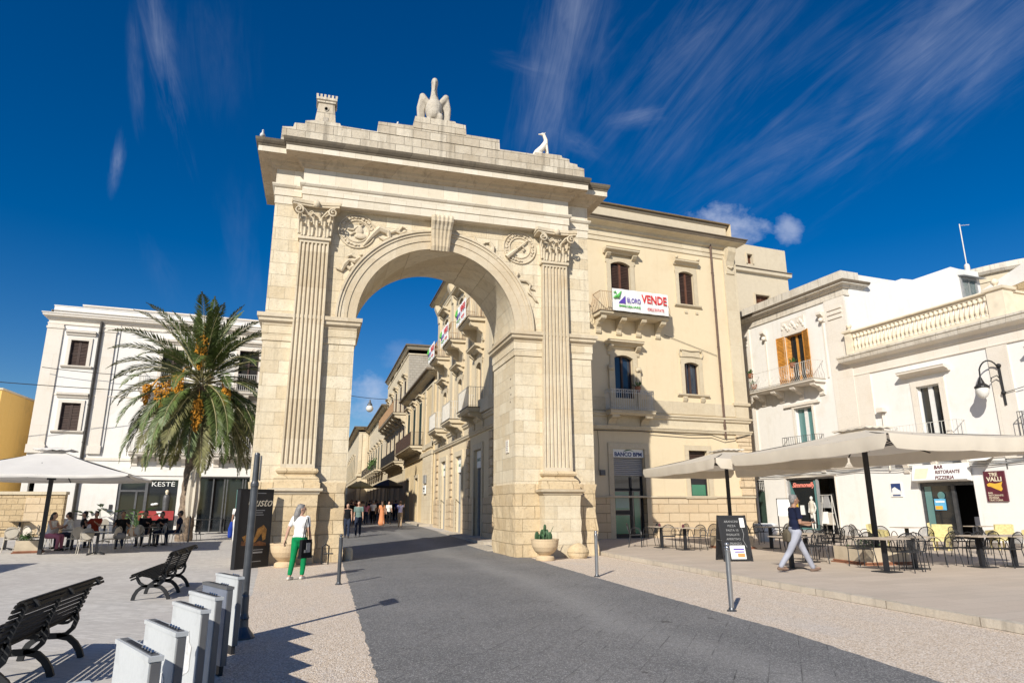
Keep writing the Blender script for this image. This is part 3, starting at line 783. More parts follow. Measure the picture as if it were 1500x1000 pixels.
# pilasters
def pilaster(cx):
    n = 7; hw0, hw1 = .455, .49
    z0, z1 = 2.75, 10.02
    yf, yb = 20.95, YF+.02
    b = MB()
    # outline across the shaft with fillets and hollow flutes
    pts = []
    W = 2*hw1; fl = W*.045; pitch = (W-fl*1.2)/n
    xs = -hw1; pts.append((xs, yb)); pts.append((xs, yf))
    for i in range(n):
        a = -hw1+fl*.6+i*pitch; c0_ = a+fl*.5; c1_ = a+pitch-fl*.5
        m = (c0_+c1_)/2; rr_ = (c1_-c0_)/2
        pts.append((c0_, yf))
        for t in (150, 110, 70, 30): pts.append((m+rr_*math.cos(R(t)), yf+.055*math.sin(R(t))+.01))
        pts.append((c1_, yf))
    pts.append((hw1, yf)); pts.append((hw1, yb))
    m = len(pts)
    vs = [(cx+x, y, z0) for x, y in pts] + [(cx+x*hw0/hw1, y, z1) for x, y in pts]
    b.add(vs, [(i, i+1, m+i+1, m+i) for i in range(m-1)] + [tuple(range(m)), tuple(range(2*m-1, m-1, -1))])
    b.build('pilaster', M['carved'], arch)
    # plain fillets closing the flutes at the foot and head
    b = MB(); b.box(cx-hw1-.003, cx+hw1+.003, yf-.003, yb, 2.70, 2.84); b.build('pilaster_foot', M['carved'], arch)
    b = MB(); b.box(cx-hw0-.005, cx+hw0+.005, yf-.003, yb, 9.9, 10.02)
    b.box(cx-hw0-.06, cx+hw0+.06, yf-.06, yb, 10.0, 10.09)
    b.build('pilaster_necking', M['carved'], arch)
    # base
    b = MB(); o = [(cx-.52, yf), (cx+.52, yf), (cx+.52, yb), (cx-.52, yb)]
    b.loop(o, [(.0, 2.72), (.06, 2.70), (.09, 2.64), (.06, 2.58), (.01, 2.56), (.0, 2.5), (.06, 2.47), (.12, 2.42), (.13, 2.34), (.13, 2.3), (.16, 2.29), (.16, 2.14), (0, 2.13)][::-1])
    b.build('pilaster_base', M['arch_low'], arch)
    b = MB(); o = [(cx-.62, 20.68), (cx+.62, 20.68), (cx+.62, yb), (cx-.62, yb)]
    b.loop(o, [(0, 1.93), (.05, 1.96), (.08, 2.02), (.14, 2.05), (.15, 2.12), (0, 2.135)])
    b.build('pedestal_cap', M['carved'], arch)
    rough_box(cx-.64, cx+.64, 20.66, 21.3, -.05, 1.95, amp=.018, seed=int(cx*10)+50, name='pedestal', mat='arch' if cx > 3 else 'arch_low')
    # capital
    b = MB()
    bw0, bw1 = .45, .52
    b.add([(cx-bw0, 20.93, 10.09), (cx+bw0, 20.93, 10.09), (cx+bw0, yb, 10.09), (cx-bw0, yb, 10.09), (cx-bw1, 20.88, 11.05), (cx+bw1, 20.88, 11.05), (cx+bw1, yb, 11.05), (cx-bw1, yb, 11.05)],
          [(0, 3, 2, 1), (4, 5, 6, 7), (0, 1, 5, 4), (1, 2, 6, 5), (2, 3, 7, 6), (3, 0, 4, 7)])
    b.build('capital', M['carved'], arch)

    # abacus with hollow sides
    b = MB(); ab = []
    for i in range(13):
        t = i/12*2-1; ab.append((cx+t*.72, 20.62+.11*(1-t*t)))
    ab = [(cx-.72, yb)] + [(cx-.74, 20.72)] + ab + [(cx+.74, 20.72), (cx+.72, yb)]
    b.extrude(ab, 'z', 11.06, 11.13); 
    ab2 = [(cx+(x-cx)*1.04, y-.03 if y < 21 else y) for x, y in ab]
    b.extrude(ab2, 'z', 11.13, 11.235)
    b.ell((cx, 20.66, 11.13), (.11, .09, .13))
    b.build('abacus', M['carved'], arch)
    # leaves curling outwards and corner volutes
    b = MB()
    def leaf(x, z0, h, out, w):
        pts = []
        for i in range(7):
            t = i/6
            pts.append((x, 20.9-out*(t**2.2)-.02, z0+h*math.sin(t*1.72)/1.0))
        vs = []
        wd = [.75, .95, 1.05, 1.1, 1.0, .75, .35]
        for (px_, py_, pz_), k in zip(pts, wd):
            vs += [(px_-w*k/2, py_+.03, pz_), (px_-w*k/4, py_-.02, pz_), (px_, py_+.012, pz_), (px_+w*k/4, py_-.02, pz_), (px_+w*k/2, py_+.03, pz_)]
        nb = len(vs)
        vs += [(v[0], v[1]+.05, v[2]-.02) for v in vs]
        fs = []
        for i in range(6):
            for k in range(4):
                fs.append((5*i+k, 5*i+k+1, 5*i+k+6, 5*i+k+5)); fs.append((nb+5*i+k, nb+5*i+k+5, nb+5*i+k+6, nb+5*i+k+1))
            fs.append((5*i, 5*i+5, nb+5*i+5, nb+5*i)); fs.append((5*i+4, nb+5*i+4, nb+5*i+9, 5*i+9))
        b.add(vs, fs)
    for i in range(4): leaf(cx-.36+i*.24, 10.10, .36, .17, .22)
    for i in range(3): leaf(cx-.25+i*.25, 10.30, .42, .22, .2)
    for s in (-1, 1):
        leaf(cx+s*.47, 10.16, .44, .16, .16)
        leaf(cx+s*.50, 10.42, .40, .22, .14)
    b.build('acanthus_leaves', M['carved'], arch)
    b = MB()
    for s in (-1, 1):
        # corner volute spirals
        pts = []; rs = []
        for i in range(26):
            a = i*.42; rad = .155*(1-i/30)
            pts.append((cx+s*(.53+math.cos(a+1.2)*rad), 20.68-.004*i, 10.88+math.sin(a+1.2)*rad)); rs.append(.035-.0006*i)
        b.tube(pts, rs, 6)
        b.tube([(cx+s*.12, 20.86, 10.55), (cx+s*.2, 20.84, 10.75), (cx+s*.36, 20.78, 10.95), (cx+s*.56, 20.68, 11.03)], [.03, .035, .04, .04], 6)
        pts = [(cx+s*(.13+math.cos(a*.5)*.07*(1-a/16)), 20.8, 10.86+math.sin(a*.5)*.07*(1-a/16)) for a in range(13)]
        b.tube(pts, .022, 6)
        b.ell((cx+s*.53, 20.68, 10.88), (.05, .05, .05))
    b.build('volutes', M['carved'], arch)
pilaster(AX-4.15); pilaster(AX+4.13)
# entablature
EP = [(PL[0], YF), (-1.06, YF), (-1.06, 20.9), (8.17, 20.9), (8.17, YF), (PR[1], YF), (PR[1], YB), (PL[0], YB)]
b = MB(); b.loop(EP, [(.0, 11.25), (.02, 11.25), (.02, 11.53), (.05, 11.535), (.05, 11.80), (.09, 11.82), (.13, 11.88), (.13, 11.92), (0, 11.93)]); b.build('architrave', M['frieze'], arch)
b = MB(); b.loop(EP, [(.03, 11.92), (.03, 12.5)]); b.build('frieze', M['frieze'], arch)
b = MB(); b.loop(EP, [(.03, 12.46), (.08, 12.47), (.13, 12.56), (.20, 12.60), (.24, 12.68), (.32, 12.72), (.60, 12.74), (.60, 12.745)]); b.build('bed_moulding', M['cornice'], arch)
b = MB(); b.loop(EP, [(.2, 12.742), (.605, 12.742), (.605, 12.93), (.2, 12.935)]); b.build('corona', M['frieze'], arch)
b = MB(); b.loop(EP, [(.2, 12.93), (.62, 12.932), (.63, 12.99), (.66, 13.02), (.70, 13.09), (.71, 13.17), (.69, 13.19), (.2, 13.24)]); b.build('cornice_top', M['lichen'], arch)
# stepped attic
el = [(-1.92, 13.1), (8.92, 13.1), (8.92, 13.96), (8.66, 14.0), (8.64, 14.1), (8.34, 14.12), (8.32, 14.27), (8.05, 14.29), (8.02, 14.38), (6.98, 14.36), (6.94, 14.27), (5.62, 14.26), (5.6, 14.64), (4.36, 14.65), (4.33, 15.02), (3.98, 15.04), (3.94, 15.1), (2.50, 15.08), (2.42, 14.68), (1.23, 14.64), (1.2, 14.24), (-.02, 14.26), (-.06, 14.34), (-.90, 14.32), (-1.18, 14.26), (-1.2, 14.14), (-1.52, 14.12), (-1.56, 13.96), (-1.9, 13.92)]
b = MB(); b.extrude(el, 'y', 20.95, 22.6); b.build('attic', M['attic'], arch)
b = MB()
for x0, x1, z in ((1.22, 5.6, 14.22), (2.45, 4.33, 14.62), (-1.9, 8.9, 13.6)):
    b.box(x0, x1, 20.93, 20.96, z-.015, z)
b.build('attic_string', M['attic'], arch)
# relief medallions
def medallion(cx, cz, kind):
    b = MB()
    m = Matrix.Rotation(R(90), 3, 'X')
    b.lathe([(.0, .0), (.36, .0), (.37, .05), (.40, .05), (.42, .02), (.56, .02), (.58, .06), (.61, .06), (.62, -.02)], (cx, YF+.01, cz), 40, m)
    for i in range(26):
        a = 2*PI*i/26
        if 4.9 < a < 5.6: continue
        b.obox((cx+.49*math.cos(a), YF-.035, cz+.49*math.sin(a)), (.075 if i % 2 else .05, .04, .11 if i % 2 else .07), Matrix.Rotation(-a+(.5 if i % 3 else -.4), 3, 'Y'))
    if kind == 0:
        b.ell((cx+.06, YF-.03, cz+.02), (.14, .05, .17)); b.ell((cx+.12, YF-.04, cz-.18), (.2, .05, .1))
        b.tube([(cx-.3, YF-.03, cz+.05), (cx-.12, YF-.06, cz+.02), (cx+.02, YF-.05, cz+.16)], .035, 6)
        b.tube([(cx-.22, YF-.03, cz-.16), (cx-.06, YF-.06, cz-.05)], .03, 6)
        b.tube([(cx+.1, YF-.04, cz+.14), (cx+.2, YF-.05, cz+.26), (cx+.05, YF-.05, cz+.3)], .03, 6)
    else:
        b.tube([(cx-.5, YF-.07, cz-.42), (cx-.2, YF-.09, cz-.15)], [.09, .07], 8)
        b.tube([(cx-.2, YF-.07, cz-.15), (cx+.3, YF-.07, cz+.3)], .03, 6)
        b.tube([(cx-.12, YF-.06, cz+.0), (cx+.05, YF-.06, cz+.08), (cx+.18, YF-.06, cz-.02), (cx+.1, YF-.06, cz-.12)], .03, 6)
        b.ell((cx-.02, YF-.05, cz+.02), (.06, .04, .06))
    b.build('medallion', M['carved'], arch)
medallion(.72, 10.56, 0); medallion(6.42, 10.58, 1)
def swirl(paths, name='relief'):
    b = MB()
    for pts, rs in paths: b.tube([(x, YF-.02-(.02 if i % 2 else .035), z) for i, (x, z) in enumerate(pts)], rs, 7)
    b.build(name, M['carved'], arch)
swirl([([(.95, 10.05), (1.25, 10.5), (1.45, 10.72), (1.75, 10.62), (1.8, 10.42), (1.62, 10.34), (1.45, 10.42)], [.03, .09, .13, .11, .07, .05, .03]),
       ([(1.78, 10.6), (2.0, 10.72), (2.18, 10.62), (2.35, 10.72), (2.42, 10.62)], [.04, .07, .05, .06, .02]), ([(2.1, 10.7), (2.22, 10.88), (2.34, 10.84)], [.02, .04, .02])])
swirl([([(.12, 9.18), (.3, 9.12), (.38, 9.32), (.52, 9.5), (.7, 9.46), (.86, 9.62), (1.0, 9.58)], [.03, .06, .1, .06, .09, .05, .03]),
       ([(.42, 9.3), (.56, 9.2), (.68, 9.3), (.6, 9.42)], [.03, .08, .07, .03]), ([(.45, 9.62), (.6, 9.7), (.72, 9.6)], [.02, .05, .02]), ([(.84, 9.7), (.95, 9.75), (1.02, 9.68)], [.02, .04, .02])])
swirl([([(5.7, 10.16), (5.55, 10.08), (5.4, 10.22), (5.42, 10.48), (5.3, 10.66), (5.1, 10.62)], [.05, .1, .08, .09, .06, .03]),
       ([(5.12, 10.6), (4.95, 10.5), (4.82, 10.62), (4.68, 10.52), (4.5, 10.5)], [.03, .08, .06, .05, .015]), ([(4.85, 10.56), (4.76, 10.78), (4.72, 10.86)], [.03, .04, .015])])
swirl([([(6.22, 9.42), (6.42, 9.36), (6.66, 9.34), (6.8, 9.22), (6.76, 9.04), (6.84, 8.9)], [.02, .06, .05, .05, .03, .02]), ([(6.26, 9.44), (6.36, 9.62), (6.4, 9.56)], [.05, .06, .02]),
       ([(6.7, 8.92), (6.9, 8.8), (7.0, 8.64), (7.08, 8.6)], [.02, .05, .04, .02]), ([(6.82, 9.08), (6.98, 9.04)], [.03, .02])])
# fixing scars and a street plate on the right reveal
b = MB()
for y, z in ((21.75, 5.9), (21.8, 5.6), (21.72, 5.35), (21.8, 5.1)): b.ell((PR[0], y, z), (.02, .045, .035), 8, 5)
b.build('fixing_scar', M['trim_dark'], arch)
sp = empty('street_name_plate', (PR[0]-.02, 22.15, 3.6), 0, 'small grey marble street name plate fixed inside the right pier of the arch', 'sign')
b = MB(); b.box(-.012, .02, -.17, .17, -.22, .22); b.build('plate', M['wtrim'], sp)
for i in range(5):
    b = MB(); b.box(-.016, -.011, -.12+.02*(i % 2), .12-.03*(i % 3), .13-.065*i, .15-.065*i); b.build('lettering', M['c_grey'], sp)
# ---- statues on top
tw = empty('tower_statue', (-.545, 21.35, 14.33), 0, 'small carved stone tower with battlements on the left end of the arch', 'statue')
b = MB()
b.add([(-.33, -.3, 0), (.33, -.3, 0), (.33, .3, 0), (-.33, .3, 0), (-.25, -.22, .66), (.25, -.22, .66), (.25, .22, .66), (-.25, .22, .66)], [(0, 3, 2, 1), (4, 5, 6, 7), (0, 1, 5, 4), (1, 2, 6, 5), (2, 3, 7, 6), (3, 0, 4, 7)])
b.build('shaft', M['attic'], tw)
b = MB(); b.loop([(-.25, -.22), (.25, -.22), (.25, .22), (-.25, .22)], [(0, .64), (.04, .67), (.04, .72), (.08, .75), (.08, .82), (0, .83)])
b.build('tower_cornice', M['attic'], tw)
b = MB()
for i in range(6):
    x = -.3+i*.12
    b.box(x-.035, x+.035, -.3, -.22, .82, .91); b.box(x-.035, x+.035, .22, .3, .82, .91)
for i in range(3):
    b.box(-.33, -.26, -.12+i*.13, -.04+i*.13, .82, .91); b.box(.26, .33, -.12+i*.13, -.04+i*.13, .82, .91)
b.build('battlement', M['attic'], tw)
b = MB(); b.lathe([(.0, 0), (.05, 0), (.055, .02), (.075, .02), (.08, 0)], (0, -.255, .47), 16, Matrix.Rotation(R(90), 3, 'X'))
b.box(-.08, .08, -.3, -.272, .02, .18); b.build('carved_window', M['statue'], tw)
tw.scale = (1.05, 1.05, 1.2)
# pelican
pe = empty('pelican_statue', (3.24, 21.5, 15.08), R(-8), 'large carved stone pelican with spread wings crowning the arch', 'statue')
b = MB()
b.ell((0, 0, .62), (.32, .34, .42)); b.cap((0, -.1, .42), (0, .12, .22), .26, .2)
b.chain([((0, -.06, .9), .2), ((-.01, -.14, 1.1), .125), ((-.01, -.16, 1.32), .105), ((.0, -.17, 1.52), .125)])
b.ell((.0, -.2, 1.56), (.125, .15, .14))
b.chain([((.0, -.3, 1.54), .06), ((-.01, -.38, 1.34), .045), ((-.0, -.36, 1.12), .03)])
b.cap((-.16, -.1, .3), (-.18, -.2, .02), .09, .06); b.cap((.16, -.12, .3), (.18, -.22, .02), .11, .06)
b.ell((.24, -.24, .2), (.1, .13, .19))
for s in (-1, 1): b.cap((s*.18, -.26, .05), (s*.2, -.4, .03), .05, .03)
remeshed(b, 'body', M['statue'], pe, .03)
for s in (-1, 1):
    b = MB()
    b.chain([((s*.2, .02, .86), .12), ((s*.34, .0, 1.0), .12), ((s*.42, .02, 1.12), .12)])
    for k in range(6):
        t = k/5
        b.chain([((s*(.44-.12*t), .03+.05*t, 1.16-.14*t), .085), ((s*(.54-.14*t), .04+.06*t, .7-.1*t), .085), ((s*(.52-.16*t), .06+.08*t, .04+.06*t), .055)])
    remeshed(b, 'wing', M['statue'], pe, .028, smooth_it=1)
b = MB(); b.lathe([(0, -.02), (.46, -.02), (.46, .06), (.38, .1), (0, .11)], n=18); b.build('nest', M['statue'], pe)
pe.scale = (1.02, 1.02, 1.12)
# hound
dg_ = empty('hound_statue', (7.46, 21.5, 14.37), R(8), 'slender white stone hound sitting upright on the right end of the arch', 'statue')
b = MB()   # faces left (-x)
b.chain([((.34, 0, .10), .06), ((.20, 0, .22), .12), ((.02, 0, .42), .10), ((-.10, 0, .58), .10)])
b.xf(Matrix.Scale(-1, 4, (1, 0, 0)))
b2 = b
b2.chain([((.10, 0, .56), .095), ((.13, 0, .72), .065), ((.07, 0, .86), .055)])
b2.ell((.03, 0, .9), (.075, .05, .055)); b2.cap((0.0, 0, .895), (-.13, 0, .87), .035, .02)
b2.cap((.07, .03, .92), (.10, .04, .97), .02, .008); b2.cap((.07, -.03, .92), (.10, -.04, .97), .02, .008)
for s in (-1, 1):
    b2.chain([((.13, s*.045, .5), .05), ((.17, s*.05, .25), .03), ((.17, s*.05, .03), .026), ((.12, s*.05, .02), .025)])
    b2.chain([((-.22, s*.06, .15), .08), ((-.08, s*.08, .16), .06), ((-.16, s*.07, .03), .035), ((-.04, s*.07, .02), .028)])
b2.chain([((-.3, 0, .1), .04), ((-.42, 0, .02), .02)])
remeshed(b2, 'body', M['dog'], dg_, .014, smooth_it=1)
b = MB(); b.box(-.5, .4, -.16, .16, -.08, .015); b.build('plinth', M['attic'], dg_); dg_.scale = (1.15, 1.15, 1.25)
# ---- pigeons
def bird(x, y, z, rz, label):
    o = empty('pigeon', (x, y, z), rz, label, 'bird', 'pigeons on the arch')
    o.scale = (.85,)*3; b = MB(); b.ell((0, 0, .11), (.1, .14, .1)); b.cap((0, -.1, .15), (0, -.13, .22), .05, .035); b.ell((0, -.14, .24), (.04, .045, .04))
    b.cap((0, -.17, .235), (0, -.21, .23), .012, .005); b.cap((0, .12, .1), (0, .26, .06), .05, .02)
    for s in (-1, 1): b.cap((s*.03, -.02, .06), (s*.03, -.03, .0), .01, .008)
    remeshed(b, 'body', M['bird'], o, .012, smooth_it=1)
bird(-2.45, 20.65, 13.21, .15, 'white pigeon perched on the left tip of the cornice')
bird(1.85, 21.3, 14.66, .6, 'pale pigeon on the attic step left of the pelican')
bird(5.0, 21.3, 14.65, 2.4, 'pale pigeon on the attic step right of the pelican')
# ------------------------------------------------------------------ building kit
class Frame:
    """a facade frame inside a building: x along the wall, -y towards the street, z up"""
    def __init__(s, root, p=None, ang=None):
        s.root = root
        if p is None: s.m = Matrix.Identity(4)
        else:
            rm = Matrix.Translation(root.location) @ root.rotation_euler.to_matrix().to_4x4()
            s.m = rm.inverted() @ (Matrix.Translation((p[0], p[1], 0)) @ Matrix.Rotation(R(ang), 4, 'Z'))
    def put(s, mb, name, mat, loc=(0, 0, 0), smooth=False, label=None):
        o = bpy.data.objects.new(name, mb.mesh(name, mat, smooth)); link(o, s.root)
        o.matrix_local = s.m @ Matrix.Translation(loc)
        if label: o['label'] = label
        return o
    def dup(s, o, loc):
        def rec(q, par):
            c = q.copy(); COL.objects.link(c); c.parent = par
            for ch in list(q.children): rec(ch, c)
            return c
        c = rec(o, s.root); c.matrix_local = s.m @ Matrix.Translation(loc)
        return c

def facade(fr, s0, s1, z0, z1, holes, mat, depth=.32, name='wall', y=0.0):
    b = MB()
    xs = sorted(set([s0, s1] + [h[0] for h in holes] + [h[1] for h in holes])); zs = sorted(set([z0, z1] + [h[2] for h in holes] + [h[3] for h in holes]))
    xs = [x for x in xs if s0 <= x <= s1]; zs = [z for z in zs if z0 <= z <= z1]
    for i in range(len(xs)-1):
        for j in range(len(zs)-1):
            cx, cz = (xs[i]+xs[i+1])/2, (zs[j]+zs[j+1])/2
            if any(h[0] < cx < h[1] and h[2] < cz < h[3] for h in holes): continue
            b.add([(xs[i], y, zs[j]), (xs[i+1], y, zs[j]), (xs[i+1], y, zs[j+1]), (xs[i], y, zs[j+1])], [(0, 1, 2, 3)])
    for h in holes:
        a, c, e, f = h[0], h[1], max(h[2], z0), min(h[3], z1)
        q = [(a, y, e), (c, y, e), (c, y, f), (a, y, f), (a, y+depth, e), (c, y+depth, e), (c, y+depth, f), (a, y+depth, f)]
        b.add(q, [(0, 4, 5, 1), (1, 5, 6, 2), (2, 6, 7, 3), (3, 7, 4, 0)])
    me = b.mesh(name, mat, fix=False)
    o = bpy.data.objects.new(name, me); link(o, fr.root); o.matrix_local = fr.m
    return o

def prism(fr, poly, z0, z1, mat, name='wall', skip=()):
    """solid body behind facades; skip = edge indices left open for a facade with holes"""
    b = MB(); n = len(poly)
    b.add([(x, y, z0) for x, y in poly]+[(x, y, z1) for x, y in poly], [tuple(range(n, 2*n))]+[(i, (i+1) % n, (i+1) % n+n, i+n) for i in range(n) if i not in skip])
    o = bpy.data.objects.new(name, b.mesh(name, mat, fix=False)); link(o, fr.root); o.matrix_local = fr.m
    return o

def moulding(fr, s0, s1, z, h, p, mat, name='string_course', y=0.0, prof=None):
    b = MB()
    pr = prof or [(0, 0), (.35, .05), (.45, .3), (.8, .45), (.85, .7), (1, .75), (1, 1), (0, 1)]
    b.extrude([(y-.001+.01-p*a, z+h*t) for a, t in pr], 'x', s0, s1)
    return fr.put(b, name, mat)

def surround(b, w, h, fw, proj, z0=0.0, arch=0.0, top=True, y=0.0):
    b.box(-fw, 0, y-proj, y+.02, z0, h); b.box(w, w+fw, y-proj, y+.02, z0, h)
    if top:
        if arch:
            n = 8; rad = (w*w/4+arch*arch)/(2*arch); cz = h-rad
            a1 = math.asin(w/2/rad)
            pts = [(w/2+rad*math.sin(-a1+2*a1*i/n), cz+rad*math.cos(-a1+2*a1*i/n)) for i in range(n+1)]
            b.extrude([(-fw, h-arch), *[(x, z) for x, z in pts], (w+fw, h-arch), (w+fw, h+fw), (-fw, h+fw)], 'y', y-proj-.003, y+.2)
        else:
            b.box(-fw, w+fw, y-proj-.003, y+.02, h, h+fw)

def pediment(b, w, z, ext, proj, brk=True, y=0.0, hh=.26):
    b.extrude([(y+.02, z), (y-proj*.35, z), (y-proj*.5, z+hh*.3), (y-proj*.85, z+hh*.5), (y-proj, z+hh*.6), (y-proj, z+hh*.85), (y-proj*1.08, z+hh), (y+.02, z+hh)], 'x', -ext, w+ext)
    if brk:
        for x in (-ext+.12, w+ext-.34):
            b.extrude([(y+.02, z-.5), (y-.05, z-.46), (y-.07, z-.34), (y-.04, z-.28), (y-proj*.5, z-.16), (y-proj*.75, z-.04), (y-proj*.75, z), (y+.02, z)], 'x', x, x+.22)

def leaves(w, h, mat, par, y, mull=.05, n=2, bars=1, name='casement'):
    """glazed casements: outer frame, mullion, cross bars"""
    b = MB(); t = .06
    b.box(0, t, y-.03, y+.03, 0, h); b.box(w-t, w, y-.03, y+.03, 0, h); b.box(t, w-t, y-.03, y+.03, 0, t); b.box(t, w-t, y-.03, y+.03, h-t, h)
    for i in range(1, n):
        x = w*i/n; b.box(x-mull, x+mull, y-.035, y+.03, t, h-t)
    for j in range(1, bars+1):
        z = h*j/(bars+1); b.box(t, w-t, y-.02, y+.02, z-.02, z+.02)
    return b.build(name, mat, par)

def louvre(w, h, mat, par, loc=(0, 0, 0), rot=(0, 0, 0), name='shutter', pitch=.085):
    b = MB(); t = .055
    b.box(0, t, -.02, .02, 0, h); b.box(w-t, w, -.02, .02, 0, h)
    for z in (0, h*.46, h-t): b.box(t, w-t, -.02, .02, z, z+t)
    z = t+.02
    while z < h-t-.03:
        if not (h*.46-.05 < z < h*.46+t): b.add([(t, -.018, z), (w-t, -.018, z), (w-t, .014, z+.06), (t, .014, z+.06)], [(0, 1, 2, 3)])
        z += pitch
    b.box(t, w-t, .015, .018, 0, h)
    return b.build(name, mat, par, loc=loc, rot=rot)

def window(fr, s, z, w, h, fill='shut', fw=.2, proj=.06, ped=None, sill=True, arch=0.0, rec=.2, mats=None, frame_m='trim', pane_m='glass', wood='brown_wood', case_m='brown_frame', pext=.35, pproj=.3, pgap=.12, y=0.0, bars=1, sillx=.15, sillb=False, mull=.05, label=None):
    b = MB(); surround(b, w, h, fw, proj, 0.0, arch)
    o = fr.put(b, 'window', M[frame_m], (s, y, z), label=label)
    if sill:
        q = MB(); q.extrude([(.02, -.14), (-.06, -.14), (-.14, -.07), (-.15, -.003), (.02, -.003)], 'x', -fw-sillx, w+fw+sillx)
        if sillb:
            for x in (-fw+.02, w+fw-.24): q.extrude([(.02, -.42), (-.06, -.38), (-.13, -.2), (-.13, -.14), (.02, -.14)], 'x', x, x+.22)
        q.build('sill', M[frame_m], o)
    if ped:
        q = MB()
        if ped == 'scroll':
            q.box(-.1, w+.1, -.05, .02, h+fw+.02, h+fw+.42)
            for sgn, x in ((1, -.28), (-1, w+.28)):
                q.tube([(x+sgn*.05, -.06, h+fw+.05), (x, -.06, h+fw+.2), (x+sgn*.02, -.06, h+fw+.4), (x+sgn*.12, -.06, h+fw+.46), (x+sgn*.14, -.06, h+fw+.36)], .035, 6)
            q.tube([(-.2, -.06, h+fw+.44), (w/2, -.09, h+fw+.38), (w+.2, -.06, h+fw+.44)], .035, 6)
            q.tube([(-.2, -.06, h+fw+.05), (w/2, -.07, h+fw+.1), (w+.2, -.06, h+fw+.05)], .03, 6)
        else:
            pediment(q, w, h+fw+pgap, pext, pproj, ped == 'bracket')
            if ped == 'scrollflat':
                for x in (-pext+.08, w+pext-.08): q.ell((x, -pproj, h+fw+pgap+.34), (.1, .08, .08))
        q.build('pediment', M[frame_m], o)
    if fill == 'shut':
        for k in range(2): louvre(w/2-.008, h, M[wood], o, (k*(w/2)+.004, rec, 0))
    else:
        q = MB(); q.box(.02, w-.02, rec+.03, rec+.05, 0, h-.01); q.build('pane', M[pane_m], o)
        leaves(w, h, M[case_m], o, rec, bars=bars, mull=mull)
    return o

def railing(pts, z, h, mat, par, pitch=.12, r=.009, top=.018, bulge=0.0, name='railing', deco=False, loc=(0, 0, 0)):
    b = MB()
    for (x0, y0), (x1, y1) in zip(pts[:-1], pts[1:]):
        L = math.hypot(x1-x0, y1-y0); n = max(1, round(L/pitch))
        nx, ny = (y1-y0)/L, -(x1-x0)/L
        for i in range(n+1):
            t = i/n; x, y = x0+(x1-x0)*t, y0+(y1-y0)*t
            if bulge:
                b.tube([(x, y, z), (x+nx*bulge, y+ny*bulge, z+h*.22), (x+nx*bulge*.9, y+ny*bulge*.9, z+h*.42), (x+nx*bulge*.15, y+ny*bulge*.15, z+h*.7), (x, y, z+h)], r, 5)
            else: b.bar((x, y, z), (x, y, z+h), r*1.8)
        for zz, k in ((z+h, top), (z+.06, top*.7)):
            b.bar((x0, y0, zz), (x1, y1, zz), k*1.8, k)
        if deco:
            b.bar((x0, y0, z+h-.16), (x1, y1, z+h-.16), .02, .014)
            m_ = max(1, round(L/.16))
            for i in range(m_):
                t = (i+.5)/m_; x, y = x0+(x1-x0)*t, y0+(y1-y0)*t
                ux, uy = (x1-x0)/L, (y1-y0)/L
                b.tube([(x+ux*.06*math.cos(a*PI/4), y+uy*.06*math.cos(a*PI/4), z+h-.08+.06*math.sin(a*PI/4)) for a in range(9)], .008, 4)
                b.tube([(x+ux*.06*math.cos(a*PI/4), y+uy*.06*math.cos(a*PI/4), z+.14+.06*math.sin(a*PI/4)) for a in range(9)], .008, 4)
    o = b.build(name, mat, par); o.location = loc
    return o

def balcony(fr, s0, s1, z, proj=.8, th=.16, rh=1.0, slab_m='trim', rail_m='iron_rust', brk=4, bsize=(.26, .62), pitch=.12, bulge=0.0, deco=False, label=None, edge='trim_dark'):
    w = s1-s0
    b = MB(); b.extrude([(0.01, -th), (-proj+.1, -th), (-proj+.03, -th*.6), (-proj, -th*.5), (-proj, 0), (.01, 0)], 'x', 0, w)
    o = fr.put(b, 'balcony', M[slab_m], (s0, 0, z), label=label)
    q = MB(); q.extrude([(.01, .002), (-proj-.03, .002), (-proj-.03, .035), (.01, .035)], 'x', -.03, w+.03); q.build('slab_edge', M[edge], o)
    for i in range(brk):
        q = MB(); bw, bh = bsize
        x = .12+(w-.24-bw)*i/max(1, brk-1)
        P = proj*.86
        q.extrude([(.01, -th-bh*1.35), (-.07, -th-bh*1.3), (-.11, -th-bh*1.12), (-.08, -th-bh), (-.12, -th-bh*.8), (-P*.38, -th-bh*.62), (-P*.5, -th-bh*.42), (-P*.72, -th-bh*.4), (-P*.95, -th-bh*.28), (-P, -th-bh*.12), (-P*.96, -th-.002), (.01, -th-.002)], 'x', x, x+bw)
        q.build('bracket', M[slab_m], o)
    railing([(.04, 0), (.04, -proj+.05), (w-.04, -proj+.05), (w-.04, 0)], .035, rh, M[rail_m], o, pitch, bulge=bulge, deco=deco)
    return o

def pipe(fr, s, z0, z1, mat, y=-.09, r=.06):
    b = MB(); b.tube([(s, y+.1, z1+.15), (s, y, z1), (s, y, z0)], r, 8)
    z = z0+.6
    while z < z1-.3:
        b.tube([(s, y, z), (s, y, z+.06)], r*1.25, 8); z += 2.1
    return fr.put(b, 'drainpipe', mat)
